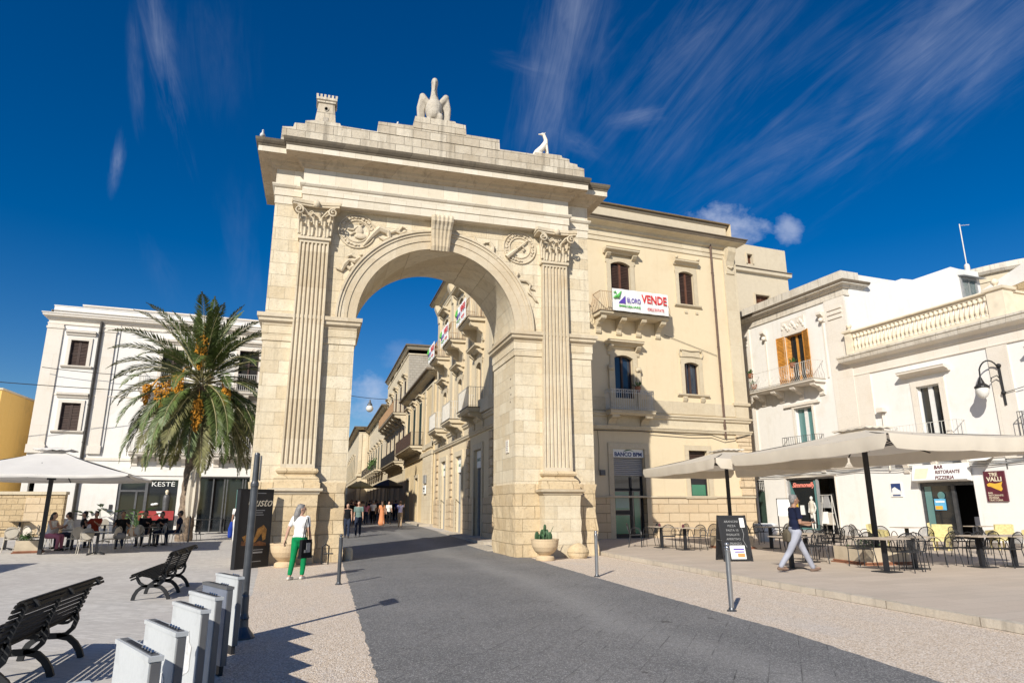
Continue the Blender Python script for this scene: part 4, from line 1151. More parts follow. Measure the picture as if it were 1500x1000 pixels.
# ------------------------------------------------------------------ tall cream corner building behind the arch
vb = empty('corner_palazzo', (17.0, 29.7, 0), R(5), 'tall cream plaster corner palazzo with dark eaves right behind the arch', 'building')
F = Frame(vb)
S0, S1 = -9.28, 4.75
BACK = [(S0, 0), (S1, 0), (S1, 17), (-7.78, 17.24)]
prism(F, BACK, 0, 17.2, M['cream'], 'rear_wall', skip=(0, 3))
holes_hi = [(-3.22, -2.06, 10.95, 13.9), (.94, 1.88, 12.0, 13.88), (-3.22, -2.16, 6.12, 8.92), (.92, 1.82, 7.17, 8.86), (-7.6, -6.5, 10.95, 13.9), (-7.6, -6.5, 6.12, 8.92)]
facade(F, S0, S1, 5.25, 15.6, holes_hi, M['cream'])
holes_lo = [(-3.5, -1.75, .0, 4.28), (.84, 1.95, 2.03, 4.3), (-7.9, -6.2, 0, 4.28)]
facade(F, S0, S1, 2.0, 5.25, holes_lo, M['cream'])
facade(F, S0, S1, 0, 2.0, holes_lo, M['rustic'], y=-.05, depth=.37, name='dado')
moulding(F, S0, S1, 1.97, .1, .1, M['trim'], 'dado_moulding', y=-.03, prof=[(0, 0), (1, .1), (1, .8), (0, 1)])
# cornice, dark eave edge and parapet run round the whole block
b = MB(); b.loop(BACK, [(0, 14.95), (.05, 14.96), (.05, 15.05), (.02, 15.07), (.02, 15.2), (.06, 15.22), (.06, 15.3), (.01, 15.32), (.01, 15.55), (.12, 15.6), (.16, 15.75), (.34, 15.85), (.5, 15.88), (.5, 15.9)]); F.put(b, 'cornice', M['trim'])
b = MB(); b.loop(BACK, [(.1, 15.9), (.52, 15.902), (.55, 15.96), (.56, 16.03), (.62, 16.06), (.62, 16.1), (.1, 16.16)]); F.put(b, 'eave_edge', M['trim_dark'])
IN = [(S0+.15, .25), (S1-.15, .25), (S1-.15, 16.8), (-7.65, 17)]
b = MB(); b.loop(IN, [(0, 16.1), (0, 17.02), (.05, 17.04), (.06, 17.12), (0, 17.14)]); F.put(b, 'parapet', M['parapet'])
b = MB(); b.loop(IN, [(0, 17.142), (.1, 17.144), (.11, 17.18), (0, 17.22)]); F.put(b, 'roof_tiles', M['trim_dark'])
# string courses between ground and first floor
b = MB(); b.loop(BACK, [(0, 5.18), (.09, 5.2), (.12, 5.3), (.15, 5.32), (.15, 5.38), (.02, 5.4), (.02, 5.78), (.1, 5.82), (.12, 5.92), (.17, 5.95), (.17, 6.03), (0, 6.06)]); F.put(b, 'string_course', M['trim'])
b = MB(); b.loop([(S0, 0), (S1, 0), (S1, 3), (S0, 3)], [(0, 6.1), (.04, 6.11), (.04, 6.75), (0, 6.76)]); F.put(b, 'plinth_band', M['trim'])
# end pilaster and its console
b = MB(); b.box(3.95, S1+.04, -.08, 3, 6.06, 14.95); F.put(b, 'corner_pilaster', M['trim'])
b = MB(); b.loop([(3.92, -.08), (S1+.04, -.08), (S1+.04, .8), (3.92, .8)], [(0, 6.7), (.08, 6.72), (.1, 6.85), (0, 6.9)]); F.put(b, 'pilaster_base', M['trim'])
b = MB()
b.extrude([(-.02, 14.05), (-.14, 14.1), (-.16, 14.35), (-.12, 14.5), (-.2, 14.8), (-.42, 15.3), (-.44, 15.56), (-.02, 15.56)], 'x', 4.08, 4.6)
for x in (4.12, 4.56): b.tube([(x, -.2, 15.1), (x, -.3, 15.2), (x, -.38, 15.36), (x, -.3, 15.46), (x, -.24, 15.36)], .06, 6)
b.tube([(4.15, -.16, 14.5), (4.34, -.24, 14.42), (4.53, -.16, 14.5)], .07, 6)
F.put(b, 'corner_capital', M['trim'])
for i in range(8):
    b = MB(); z = 2.1+i*.39
    b.box(3.85 if i % 2 else 3.95, S1+.05, -.07, 1.2 if i % 2 else .8, z, z+.35); F.put(b, 'quoin', M['rustic'])
# windows
w1 = window(F, -3.22, 10.95, 1.16, 2.95, 'glass', fw=.24, ped='bracket', sill=False, arch=.18, pext=.42, pproj=.42, pgap=.12, pane_m='dark_in', case_m='brown_frame', bars=0)
louvre(.5, 2.75, M['brown_wood'], w1, (.04, .1, 0)); louvre(.5, 2.75, M['brown_wood'], w1, (.62, .1, 0))
q_ = MB(); q_.box(.53, .64, .05, .12, 0, 2.8); q_.build('centre_bar', M['brown_frame'], w1)
F.dup(w1, (-7.6, 0, 10.95))
w2 = window(F, .94, 12.0, .94, 1.88, 'glass', fw=.22, ped='scrollflat', arch=.14, pext=.3, pproj=.28, pgap=.12, pane_m='dark_in', bars=0)
louvre(.42, 1.75, M['brown_wood'], w2, (.03, .12, 0)); louvre(.4, 1.75, M['brown_wood'], w2, (.52, .12, 0))
q_ = MB(); q_.box(.43, .53, .06, .14, 0, 1.75); q_.build('centre_bar', M['brown_frame'], w2)
b = MB(); b.box(.25, .42, -.05, .0, -.46, -.34); b.box(.94, 1.1, -.05, 0, -.46, -.34); b.build('sill_block', M['trim'], w2)
w3 = window(F, -3.22, 6.15, 1.06, 2.77, 'glass', fw=.24, ped='bracket', sill=False, arch=.16, pext=.5, pproj=.42, pgap=.2, pane_m='glass_blue', case_m='brown_wood', bars=0)
b = MB()
for x in (-.36, 1.2):
    b.box(x, x+.22, -.14, .0, 0, 1.95); b.ell((x+.11, -.14, 2.05), (.17, .12, .1)); b.box(x-.03, x+.25, -.17, 0, 2.1, 2.2); b.ell((x+.02, -.16, 2.0), (.07, .07, .07)); b.ell((x+.2, -.16, 2.0), (.07, .07, .07))
b.build('colonette', M['trim'], w3)
F.dup(w3, (-7.6, 0, 6.15))
w4 = window(F, .92, 7.17, .9, 1.69, 'glass', fw=.22, ped='scroll', arch=.12, pane_m='glass_blue', case_m='brown_wood', bars=0, sillx=.3, sillb=True)
louvre(.2, 1.6, M['brown_wood'], w4, (.02, .14, 0))
# balconies
bal = balcony(F, -4.32, -.35, 10.9, .8, brk=4, bsize=(.28, .6), rail_m='iron_rust', bulge=.16)
bal2 = balcony(F, -3.85, -1.35, 6.05, .62, brk=2, bsize=(.42, .4), rail_m='iron_white', deco=True, th=.2, edge='trim')
F.dup(bal, (-9.0, 0, 10.9))
# bank door with roller shutter, green glass
b = MB(); surround(b, 1.75, 4.28, .26, .06); dr = F.put(b, 'door', M['trim'], (-3.5, 0, 0))
b = MB(); b.box(.03, 1.72, .24, .28, 0, 3.0); b.build('pane', M['glass'], dr)
b = MB()
for x0, x1, z0, z1 in ((.05, .1, .1, 2.95), (.98, 1.1, .1, 2.95), (1.64, 1.7, .1, 2.95), (.1, .98, .1, .28), (.1, .98, 1.2, 1.38), (.1, 1.64, 2.3, 2.42), (1.1, 1.64, .1, .28)): b.box(x0, x1, .2, .24, z0, z1)
b.build('door_frame', M['c_black'], dr)
for x0, x1, z0, z1 in ((.16, .92, .32, 1.16), (.16, .92, 1.42, 2.25), (1.2, 1.5, .32, 2.25)):
    b = MB(); b.box(x0, x1, .225, .235, z0, z1); b.build('green_pane', M['glass_green'], dr)
b = MB(); b.box(.18, .9, .215, .222, 1.5, 2.1); b.build('painted_reflection', M['glass_teal'], dr)  # teal sheet stands in for a reflection on the upper door pane
b = MB()
for i in range(10): b.extrude([(.22, 3.0+i*.09), (.17, 3.02+i*.09), (.17, 3.07+i*.09), (.22, 3.09+i*.09)], 'x', .02, 1.73)
b.build('roller_shutter', M['shutter_roll'], dr)
F.dup(dr, (-7.9, 0, 0))
b = MB(); surround(b, 1.11, 2.27, .26, .05); gw = F.put(b, 'window', M['trim'], (.84, 0, 2.03))
b = MB(); b.box(0, 1.11, .2, .24, 0, 1.2); b.build('pane', M['glass_green'], gw)
b = MB(); b.box(0, 1.11, .19, .2, .6, 1.0); b.build('dark_band', M['c_black'], gw)
b = MB()
for x0, x1, z0, z1 in ((0, .06, 0, 1.2), (1.05, 1.11, 0, 1.2), (.06, 1.05, 0, .06)): b.box(x0, x1, .15, .2, z0, z1)
b.build('window_frame', M['c_black'], gw)
b = MB()
for i in range(12): b.extrude([(.2, 1.2+i*.09), (.16, 1.22+i*.09), (.16, 1.27+i*.09), (.2, 1.29+i*.09)], 'x', .01, 1.1)
b.build('roller_shutter', M['brown_wood'], gw)
b = MB(); b.extrude([(0, -.1), (-.1, -.1), (-.12, 0), (0, 0)], 'x', -.35, 1.46); b.build('sill', M['trim'], gw)
pipe(F, 3.15, 5.0, 16.0, M['pipe_brown'])
b = MB(); b.tube([(-5, -.14, 5.1), (-2, -.16, 5.14), (1, -.15, 5.05), (2.2, -.15, 5.1), (3.0, -.16, 4.9), (3.6, -.12, 4.95), (4.7, -.1, 5.2)], .022, 5)
b.tube([(-4.3, -.04, 5.1), (-4.25, -.04, 4.3), (-4.3, -.04, 3.2)], .012, 4); F.put(b, 'wall_cable', M['pipe'])
b = MB(); b.box(-4.25, -4.0, -.14, 0, 3.0, 3.25); F.put(b, 'meter_box', M['iron_grey'])
b = MB(); b.tube([(3.05, -.05, 9.35), (-.2, -.05, 10.2)], .012, 4); F.put(b, 'thin_cable', M['pipe'])

# ---- side along the street
G = Frame(vb, (7.75, 0), -90)
Y0, Y1 = 28.9, 46.2
ctr = [42.6, 37.75, 32.95]
hl = []; hh = []
for c in ctr:
    hh += [(-c-.6, -c+.6, 10.95, 13.9), (-c-.55, -c+.55, 6.15, 8.9)]; hl += [(-c-.8, -c+.8, 0, 4.4)]
facade(G, -Y1, -Y0, 5.25, 15.6, hh, M['cream'])
facade(G, -Y1, -Y0, 0, 5.25, hl, M['cream'])
hd_ = [(h[0], h[1], 0, 2.0) for h in hl]
facade(G, -Y1, -Y0, 0, 2.0, hd_, M['rustic'], y=-.05, depth=.06, name='dado')
sw1 = window(G, -ctr[0]-.6, 10.95, 1.2, 2.95, 'glass', fw=.24, ped='bracket', sill=False, arch=.18, pext=.45, pproj=.5, pgap=.12, pane_m='dark_in')
sw2 = window(G, -ctr[0]-.55, 6.15, 1.1, 2.75, 'glass', fw=.24, ped='bracket', sill=False, arch=.18, pext=.5, pproj=.5, pgap=.3, pane_m='glass_blue')
b = MB(); surround(b, 1.6, 4.4, .3, .08); sd1 = G.put(b, 'door', M['trim'], (-ctr[0]-.8, 0, 0))
b = MB(); b.box(.02, 1.58, .25, .28, 0, 3.5); b.build('pane', M['glass_blue'], sd1)
b = MB(); b.box(.02, 1.58, .1, .2, 3.5, 4.36); b.build('shop_sign', M['c_white'], sd1)
b = MB(); b.box(.02, .12, .15, .25, 0, 3.5); b.box(1.48, 1.58, .15, .25, 0, 3.5); b.build('door_frame', M['c_grey'], sd1)
text('BANCO BPM', .24, M['c_dgreen'], sd1, (.8, .098, 3.9), (R(90), 0, 0), name='lettering')
sb1 = balcony(G, -ctr[0]-1.25, -ctr[0]+1.25, 11.0, .9, brk=2, bsize=(.35, .75), rail_m='iron_rust', bulge=.14)
sb2 = balcony(G, -ctr[0]-1.3, -ctr[0]+1.3, 6.35, .9, brk=2, bsize=(.4, .55), rail_m='iron_white', th=.2)
for c in ctr[1:]:
    G.dup(sw1, (-c-.6, 0, 10.95)); G.dup(sw2, (-c-.55, 0, 6.15)); G.dup(sd1, (-c-.8, 0, 0)); G.dup(sb1, (-c-1.25, 0, 11.0)); G.dup(sb2, (-c-1.3, 0, 6.35))
for c in (45.2, 40.2, 35.3, 30.2):
    b = MB(); b.box(-c-.35, -c+.35, -.09, .02, 6.06, 14.95)
    b.extrude([(-.02, 14.2), (-.16, 14.3), (-.2, 14.8), (-.42, 15.3), (-.44, 15.56), (-.02, 15.56)], 'x', -c-.25, -c+.25)
    G.put(b, 'pilaster', M['trim'])
    b = MB(); z = .5
    while z < 5: b.box(-c-.38, -c+.38, -.08, .02, z, z+.36); z += .42
    G.put(b, 'pilaster_base', M['rustic'])
for c in ctr:
    pass

# ---- sale banners (one on the front balcony, three on the street balconies)
def banner(name, loc, rz, wdt, hgt, label, group=None):
    o = empty(name, loc, rz, label, 'banner', group)
    b = MB()
    n = 16
    vs = []
    for i in range(n+1):
        x = wdt*i/n; y = .018*math.sin(i*1.7)
        vs += [(x, y, 0), (x, y-.006, hgt*.5), (x, y, hgt)]
    b.add(vs, [(3*i+k, 3*i+3+k, 3*i+4+k, 3*i+1+k) for i in range(n) for k in range(2)])
    b.build('cloth', M['c_white'], o)
    k = wdt/3.25
    y = -.045
    text('ELORO', .34*k, M['c_violet'], o, (1.2*k, y, hgt*.5), (R(90), 0, 0), bold=.004, sx=.72)
    text('VENDE', .6*k, M['c_red'], o, (2.4*k, y, hgt*.64), (R(90), 0, 0), bold=.014, sx=.78)
    text('(DELL\'ESTATE', .2*k, M['c_red'], o, (2.45*k, y, hgt*.2), (R(90), 0, 0), bold=.001, sx=.82)
    text('IMMOBILIARE', .13*k, M['c_green'], o, (.95*k, y, hgt*.22), (R(90), 0, 0), bold=.004, sx=1.6)
    b = MB(); b.add([(.3*k, y, .34*hgt), (.72*k, y, .34*hgt), (.72*k, y, .7*hgt)], [(0, 1, 2)]); b.build('logo_triangle', M['c_violet'], o, fix=False)
    b = MB(); b.tube([(.06*k, y, .55*hgt), (.16*k, y, .62*hgt), (.3*k, y, .62*hgt), (.5*k, y, .9*hgt)], [.03, .07, .1, .02], 6)
    b.tube([(.08*k, y, .8*hgt), (.16*k, y, .86*hgt), (.22*k, y, .76*hgt)], .03, 6); b.build('logo_leaf', M['c_green'], o)
    return o
fm = Matrix.Translation((17.0, 29.7, 0)) @ Matrix.Rotation(R(5), 4, 'Z')
q = fm @ Vector((-3.72, -.96, 10.93)); banner('sale_banner', q, R(5), 3.25, 1.13, 'white sale banner reading ELORO VENDE hung on the right-facing top balcony of the cream palazzo')
for c, l in zip(ctr, ('farthest down the street', 'middle one of three', 'closest to the arch')):
    banner('sale_banner', (6.72, c+1.2, 11.0), R(-90), 2.4, 1.05, 'white estate agent banner on a street side balcony, ' + l, 'banners along the street facade')
# bank sign above the door
bs = empty('bank_sign', fm @ Vector((-2.625, .1, 4.08)), R(5), 'white sign reading BANCO BPM above the glass bank door', 'sign')
b = MB(); b.box(-.86, .86, -.06, .06, -.2, .2); b.build('panel', M['c_white'], bs)
text('BANCO BPM', .27, M['c_navy'], bs, (0, -.068, -.07), (R(90), 0, 0), bold=.008)
b = MB(); b.tube([(-.25, -.07, .07), (-.1, -.07, .13), (.1, -.07, .15), (.3, -.07, .08)], [.01, .03, .02, .005], 5); b.build('logo', M['c_dgreen'], bs)
# flower pots on the lower front balcony
def flowerpot(loc, label, mat='terracotta', s=1.0, leafs=True):
    o = empty('flower_pot', loc, 0, label, 'flower pot')
    b = MB(); b.lathe([(.07*s, 0), (.1*s, .02*s), (.13*s, .2*s), (.14*s, .22*s), (.12*s, .22*s), (.0, .19*s)], n=12); b.build('pot', M[mat], o)
    rr = random.Random(int(loc[0]*100+loc[2]*10))
    b = MB()
    for i in range(16):
        a = rr.uniform(0, 6.28); l = rr.uniform(.1, .24)*s; e = rr.uniform(.4, 1.3)
        p = Vector((math.cos(a)*math.cos(e), math.sin(a)*math.cos(e), math.sin(e)))*l + Vector((0, 0, .2*s))
        b.add([(0, 0, .18*s), p+Vector((.03*s, 0, 0)), p*1.15, p-Vector((.03*s, 0, 0))], [(0, 1, 2, 3)])
    b.build('foliage', M['leaf'], o, fix=False)
    return o
flowerpot(fm @ Vector((-2.2, -.45, 7.02)), 'terracotta flower pot on the lower front balcony of the cream palazzo', s=1.2)

# ---- taller annex behind, seen past the right corner
an = empty('rear_annex', fm @ Vector((11, 6.0, 0)), R(5), 'plain beige block with small roof window behind the cream palazzo', 'building')
A = Frame(an, (fm @ Vector((0, 6.0, 0)))[:2], 5)
facade(A, 3, 14.55, 0, 19.2, [(11.1, 11.55, 17.8, 18.5), (11.5, 12.7, 13.6, 15.6), (10.9, 12.0, 9.3, 11.4), (10.9, 12.0, 5.0, 7.0)], M['parapet'])
prism(A, [(3, 0), (14.55, 0), (14.55, 9), (3, 9)], 0, 19.2, M['parapet'], 'rear_wall', skip=(0,))
b = MB(); b.loop([(3, 0), (14.55, 0), (14.55, 9), (3, 9)], [(0, 17.1), (.2, 17.15), (.22, 17.35), (0, 17.4)]); A.put(b, 'cornice', M['parapet'])
b = MB(); b.loop([(3, 0), (14.55, 0), (14.55, 9), (3, 9)], [(0, 17.402), (.24, 17.402), (.24, 17.46), (0, 17.47)]); A.put(b, 'eave_edge', M['trim_dark'])
for (s, z, w, h) in ((11.1, 17.8, .45, .7), (11.5, 13.6, 1.2, 2.0), (10.9, 9.3, 1.1, 2.1), (10.9, 5.0, 1.1, 2.0)):
    window(A, s, z, w, h, 'shut', fw=.1, sill=False, frame_m='trim', wood='brown_frame')
for z, s0 in ((12.9, 10.6), (9.1, 10.0), (4.8, 10.0)): balcony(A, s0, 12.6, z, .9, brk=2, rail_m='iron_white', rh=.95, slab_m='parapet')
# ------------------------------------------------------------------ white terraced house with the orange shutters and the bar (right)
RP = (26.4, 22.0)
rm = lambda s, y=0.0, z=0.0: Matrix.Translation((RP[0], RP[1], 0)) @ Matrix.Rotation(R(-85), 4, 'Z') @ Vector((s, y, z))
u = empty('white_house', rm(-5.0), R(-85), 'tall white plaster house with honey coloured louvred shutters on its balcony', 'building')
H = Frame(u, RP, -85)
SA, SB = -12.95, -4.95
h1 = [(-9.3, -7.95, 8.15, 11.1), (-9.2, -7.9, 4.2, 6.88), (-10.4, -6.87, 0, 3.08), (-12.95+.1, -12.15, 0, 3.05)]
facade(H, SA, SB, 0, 12.7, h1, M['white'], depth=.35)
prism(H, [(SA, 0), (SB, 0), (SB, 12), (SA, 12)], 0, 13.6, M['white'], 'side_wall', skip=(0,))
O = [(SA, 0), (SB, 0), (SB, 1.2), (SA, 1.2)]
b = MB(); b.loop(O, [(0, 12.3), (.06, 12.32), (.06, 12.4), (.03, 12.42), (.03, 12.7), (.14, 12.74), (.2, 12.85), (.34, 12.9), (.34, 12.95)]); H.put(b, 'cornice', M['wcornice'])
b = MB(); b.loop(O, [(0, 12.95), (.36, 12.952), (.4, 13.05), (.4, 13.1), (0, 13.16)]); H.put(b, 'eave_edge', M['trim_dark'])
b = MB(); b.loop(O, [(.02, 13.12), (.02, 13.7), (0, 13.71)]); H.put(b, 'parapet', M['wcornice'])
for x0, x1 in ((SA, SA+.75), (SB-1.3, SB+.02)):
    b = MB(); b.box(x0, x1, -.07, .02, 3.6, 12.3); H.put(b, 'pilaster', M['wtrim'])
    for z in (11.2, 11.45, 11.7):
        b = MB(); b.box(x0+.2, x1-.2, -.12, 0, z, z+.09); H.put(b, 'triglyph', M['wtrim'])
for x in (-10.9, -6.5):
    b = MB(); b.extrude([(0, 11.2), (-.05, 11.25), (-.1, 11.5), (-.3, 11.65), (-.3, 11.78), (0, 11.8)], 'x', x-.16, x+.16); b.ell((x, -.15, 11.35), (.13, .12, .13)); H.put(b, 'console', M['wtrim'])
    b = MB(); b.box(x-.05, x+.05, -.05, 0, 8.2, 11.2); H.put(b, 'fillet', M['wtrim'])
b = MB(); b.box(-9.5, -7.75, -.06, 0, 11.25, 12.0)
rr = random.Random(5)
for i in range(16): b.ell((-9.4+i*.105, -.07, 11.6+.18*math.sin(i*1.1)), (.09, .05, .12))
H.put(b, 'carved_panel', M['wtrim'])
ow = window(H, -9.3, 8.15, 1.35, 2.95, 'glass', fw=.16, sill=False, frame_m='wtrim', case_m='orange_wood', pane_m='glass', mull=.06, bars=0)
louvre(.62, 2.95, M['orange_wood'], ow, (-.62, -.12, 0), (0, 0, R(6))); louvre(.62, 2.95, M['orange_wood'], ow, (1.36, -.08, 0), (0, 0, R(-18)))
louvre(.4, 2.9, M['orange_wood'], ow, (.02, -.02, 0), (0, 0, R(62)))
bl = balcony(H, -11.75, -6.75, 8.15, .85, brk=4, bsize=(.32, .5), rail_m='iron_white', slab_m='wtrim', bulge=.12, pitch=.13, edge='wcornice')
b = MB()
for i in range(9):
    x = .5+i*.52
    b.tube([(x+.1*math.cos(a*PI/4), -.88, .42+.12*math.sin(a*PI/4)) for a in range(9)], .012, 4)
b.build('scrollwork', M['iron_white'], bl)
window(H, -9.2, 4.4, 1.3, 2.48, 'glass', fw=.14, sill=False, frame_m='wtrim', case_m='white_paint', pane_m='glass_teal', mull=.1, bars=0)
b = MB(); b.box(-9.9, -7.3, -.12, .01, 7.0, 7.14); H.put(b, 'lintel_moulding', M['wtrim'])
balcony(H, -9.9, -7.3, 4.25, .5, brk=2, rail_m='iron_grey', slab_m='wtrim', rh=1.0, edge='wcornice', pitch=.16)
moulding(H, SA, SB, 3.35, .22, .14, M['wtrim'])
# shop front
b = MB()
for x0, x1, z0, z1 in ((-10.4, -10.28, 0, 3.08), (-8.35, -8.22, 0, 3.08), (-10.28, -6.87, 2.98, 3.08), (-10.28, -8.35, .0, .32)): b.box(x0, x1, .1, .2, z0, z1)
shf = H.put(b, 'shop_front', M['c_grey'])
b = MB(); b.box(-10.28, -8.35, .16, .18, .32, 2.98); b2 = b; p_ = H.put(b, 'shop_window', M['glass'])
b = MB(); b.add([(-10.27, .15, .35), (-9.9, .15, .35), (-9.75, .15, 1.6), (-9.95, .15, 2.2), (-10.27, .15, 2.95)], [(0, 1, 2, 3, 4)]); b.box(-10.27, -8.4, .1, .14, .32, .42); b.box(-8.5, -8.4, .1, .14, .42, 2.9); H.put(b, 'teal_frame', M['glass_teal'])
b = MB(); b.box(-10.2, -8.5, .4, .42, .4, 2.9); b.box(-8.2, -6.9, .9, .92, 0, 3.0); H.put(b, 'shop_interior', M['dark_in'])
b = MB(); b.box(-6.95, -6.87, -.03, .3, 0, 3.08); b.box(-10.48, -10.4, -.03, .3, 0, 3.15); b.box(-10.48, -6.8, -.04, .02, 3.08, 3.2); H.put(b, 'shop_surround', M['wtrim'])
b = MB(); b.box(-12.85, -12.15, .1, .14, 0, 2.4); H.put(b, 'door', M['green_wood'])
b = MB(); b.box(-12.85, -12.15, .1, .13, 2.4, 3.05); gr_ = H.put(b, 'fanlight', M['glass'])
b = MB()
for i in range(5): b.box(-12.8+i*.15, -12.78+i*.15, .06, .09, 2.42, 3.02)
for i in range(3): b.box(-12.85, -12.15, .06, .09, 2.5+i*.22, 2.52+i*.22)
H.put(b, 'door_grille', M['iron_white'])
ss = empty('shop_script_sign', rm(-9.3, .14, 2.68), R(-85), 'pink script lettering in the window of the clothes shop', 'sign')
text('Simmonelly', .34, M['neon'], ss, (0, 0, 0), (R(90), 0, 0), shear=.35, bold=.012)
for s_, z_, c_, l_ in ((-9.95, 1.5, 'c_yellow', 'yellow garment hanging in the clothes shop window'), (-9.8, .95, 'c_violet', 'violet garment hanging in the clothes shop window'), (-9.5, 1.1, 'c_white', 'white garment hanging in the clothes shop window')):
    g_ = empty('garment', rm(s_, .13, z_), R(-85), l_, 'clothes')
    b = MB(); b.add([(-.12, -.02, .5), (.12, -.02, .5), (.17, -.03, 0), (-.15, -.03, 0), (-.12, .02, .5), (.12, .02, .5), (.17, .01, 0), (-.15, .01, 0)], [(0, 3, 2, 1), (4, 5, 6, 7), (0, 4, 7, 3), (1, 2, 6, 5), (0, 1, 5, 4), (3, 7, 6, 2)]); b.build('cloth', M[c_], g_)
# mannequins and clothes rail in the shop
def mannequin(s, y, lab, mat, colr):
    o = empty('mannequin', rm(s, y, .35), R(-85), lab, 'mannequin')
    b = MB()
    b.ell((0, 0, 1.62), (.08, .09, .11)); b.chain([((0, 0, 1.5), .05), ((0, 0, 1.36), .12), ((0, 0, 1.1), .1), ((0, 0, .9), .14)])
    for q in (-1, 1):
        b.chain([((q*.08, 0, .85), .085), ((q*.09, 0, .45), .055), ((q*.09, 0, .05), .04)]); b.chain([((q*.17, 0, 1.36), .05), ((q*.23, .02, 1.1), .04), ((q*.2, -.06, .88), .03)])
    remeshed(b, 'body', mat, o, .022)
    b = MB(); b.chain([((0, 0, 1.38), .14), ((0, 0, 1.1), .125), ((0, 0, .92), .16)]); remeshed(b, 'top', M[colr], o, .025)
    return o
mannequin(-8.85, .3, 'mannequin in a pale green outfit behind the shop window glass', M['c_green'] if 0 else M['iron_white'], 'c_white')
mannequin(-8.55, -.12, 'mint coloured mannequin standing by the open shop doorway', M['iron_white'], 'chair_w')
b = MB()
cr = empty('clothes_rail', rm(-7.5, -.1, .12), R(-85), 'white metal clothes rack with pale garments in the shop doorway', 'rack')
for x in (-.38, .38):
    b.bar((x, -.2, 0), (x*.8, 0, 2.0), .03); b.bar((x, .2, 0), (x*.8, 0, 2.0), .03)
for z in (.5, 1.1, 1.6, 2.0): b.bar((-.38, -.05, z), (.38, -.05, z), .025)
b.build('rack_frame', M['iron_white'], cr)
for x, z, c_ in ((-.12, .55, 'c_white'), (.16, .5, 'chair_w'), (.02, 1.35, 'c_grey')):
    b = MB(); b.add([(x-.14, -.1, z+.6), (x+.14, -.1, z+.6), (x+.22, -.14, z), (x-.22, -.14, z), (x-.14, -.06, z+.6), (x+.14, -.06, z+.6), (x+.22, 0, z), (x-.22, 0, z)], [(0, 1, 2, 3), (7, 6, 5, 4), (0, 3, 7, 4), (1, 5, 6, 2), (0, 4, 5, 1), (3, 2, 6, 7)])
    b.build('garment', M[c_], cr)
for s_, y_, z_, l_ in ((-11.6, -.75, 9.0, 'red flower pot on the left corner of the orange shuttered balcony'), (-11.55, -.6, 8.35, 'terracotta pot low behind the left end of the shuttered balcony railing'), (-8.2, -.75, 9.0, 'terracotta pot hung on the railing before the honey coloured shutters')):
    flowerpot(rm(s_, y_, z_), l_, s=1.3)

# ---- lower house with the balustraded roof terrace
l = empty('terrace_house', rm(3.0), R(-85), 'low white house with stone roof balustrade and a bar on its ground floor', 'building')
K = Frame(l, RP, -85)
TA, TB = -4.95, 14.0
h2 = [(-1.66, -.55, 4.0, 6.86), (-2.28, .24, 0, 2.58), (4.0, 5.1, 4.0, 6.86)]
facade(K, TA, TB, 0, 8.4, h2, M['white2'], depth=.4)
prism(K, [(TA, 0), (TB, 0), (TB, 14), (TA, 14)], 0, 8.9, M['white2'], 'side_wall', skip=(0,))
O = [(TA-.04, 0), (TB, 0), (TB, 3), (TA-.04, 3)]
b = MB(); b.loop(O, [(0, 7.95), (.06, 7.97), (.06, 8.02), (.03, 8.04), (.03, 8.42), (.1, 8.44), (.14, 8.6), (.3, 8.66), (.4, 8.7), (.4, 8.72)]); K.put(b, 'cornice', M['wtrim'])
b = MB(); b.loop(O, [(0, 8.72), (.42, 8.722), (.46, 8.9), (.5, 8.93), (.5, 9.02), (0, 9.07)]); K.put(b, 'cornice_top', M['wcornice'])
# balustrade panel with pierced openings
def baluster_run(fr, x0, x1, y, z0, z1, name='balustrade', side=False):
    T = .2
    def put(mb):
        if side:
            mb.v = [(x1-0 + (-(v[1]-y)), y+(v[0]-x0), v[2]) for v in mb.v]
        return fr.put(mb, name, M['balus'])
    b = MB(); b.box(x0, x1, y-T/2, y+T/2, z0, z0+.14); b.box(x0, x1, y-T/2, y+T/2, z1-.16, z1-.06)
    b.extrude([(y-T/2-.09, z1-.06), (y-T/2-.11, z1-.02), (y-T/2-.09, z1+.03), (y+T/2+.09, z1+.03), (y+T/2+.11, z1-.02), (y+T/2+.09, z1-.06)], 'x', x0, x1)
    n = round((x1-x0)/.22)
    for i in range(n):
        x = x0+(i+.5)*(x1-x0)/n; h = z1-.16-z0-.14; za = z0+.14
        pr = [(.115, 0), (.115, .05), (.07, .09), (.085, .16), (.115, .3), (.10, .45), (.06, .62), (.055, .72), (.115, .8), (.115, .88), (.1, 1.0)]
        b.lathe([(r, za+h*t) for r, t in pr], (x, y, 0), 8)
    return put(b)
baluster_run(K, -4.55, 2.28, -.18, 9.07, 10.2)
for x0, x1 in ((-4.95, -4.55), (2.28, 2.95)):
    b = MB(); b.box(x0, x1, -.32, .02 if x0 < 0 else .35, 9.07, 10.2); b.loop([(x0, -.32), (x1, -.32), (x1, .02 if x0 < 0 else .35), (x0, .02 if x0 < 0 else .35)], [(0, 10.14), (.08, 10.18), (.1, 10.28), (0, 10.34)]); K.put(b, 'balustrade_pier', M['balus'])
    b = MB(); b.lathe([(.0, 10.3), (.08, 10.34), (.06, 10.4), (.13, 10.5), (.14, 10.58), (.08, 10.68), (0, 10.72)], ((x0+x1)/2, -.15, 0), 12); K.put(b, 'finial', M['balus'])
b = MB(); b.box(2.7, 2.9, .3, 8, 9.0, 10.1); b.box(2.65, 2.95, .3, 8, 10.1, 10.2); K.put(b, 'return_parapet', M['balus'])
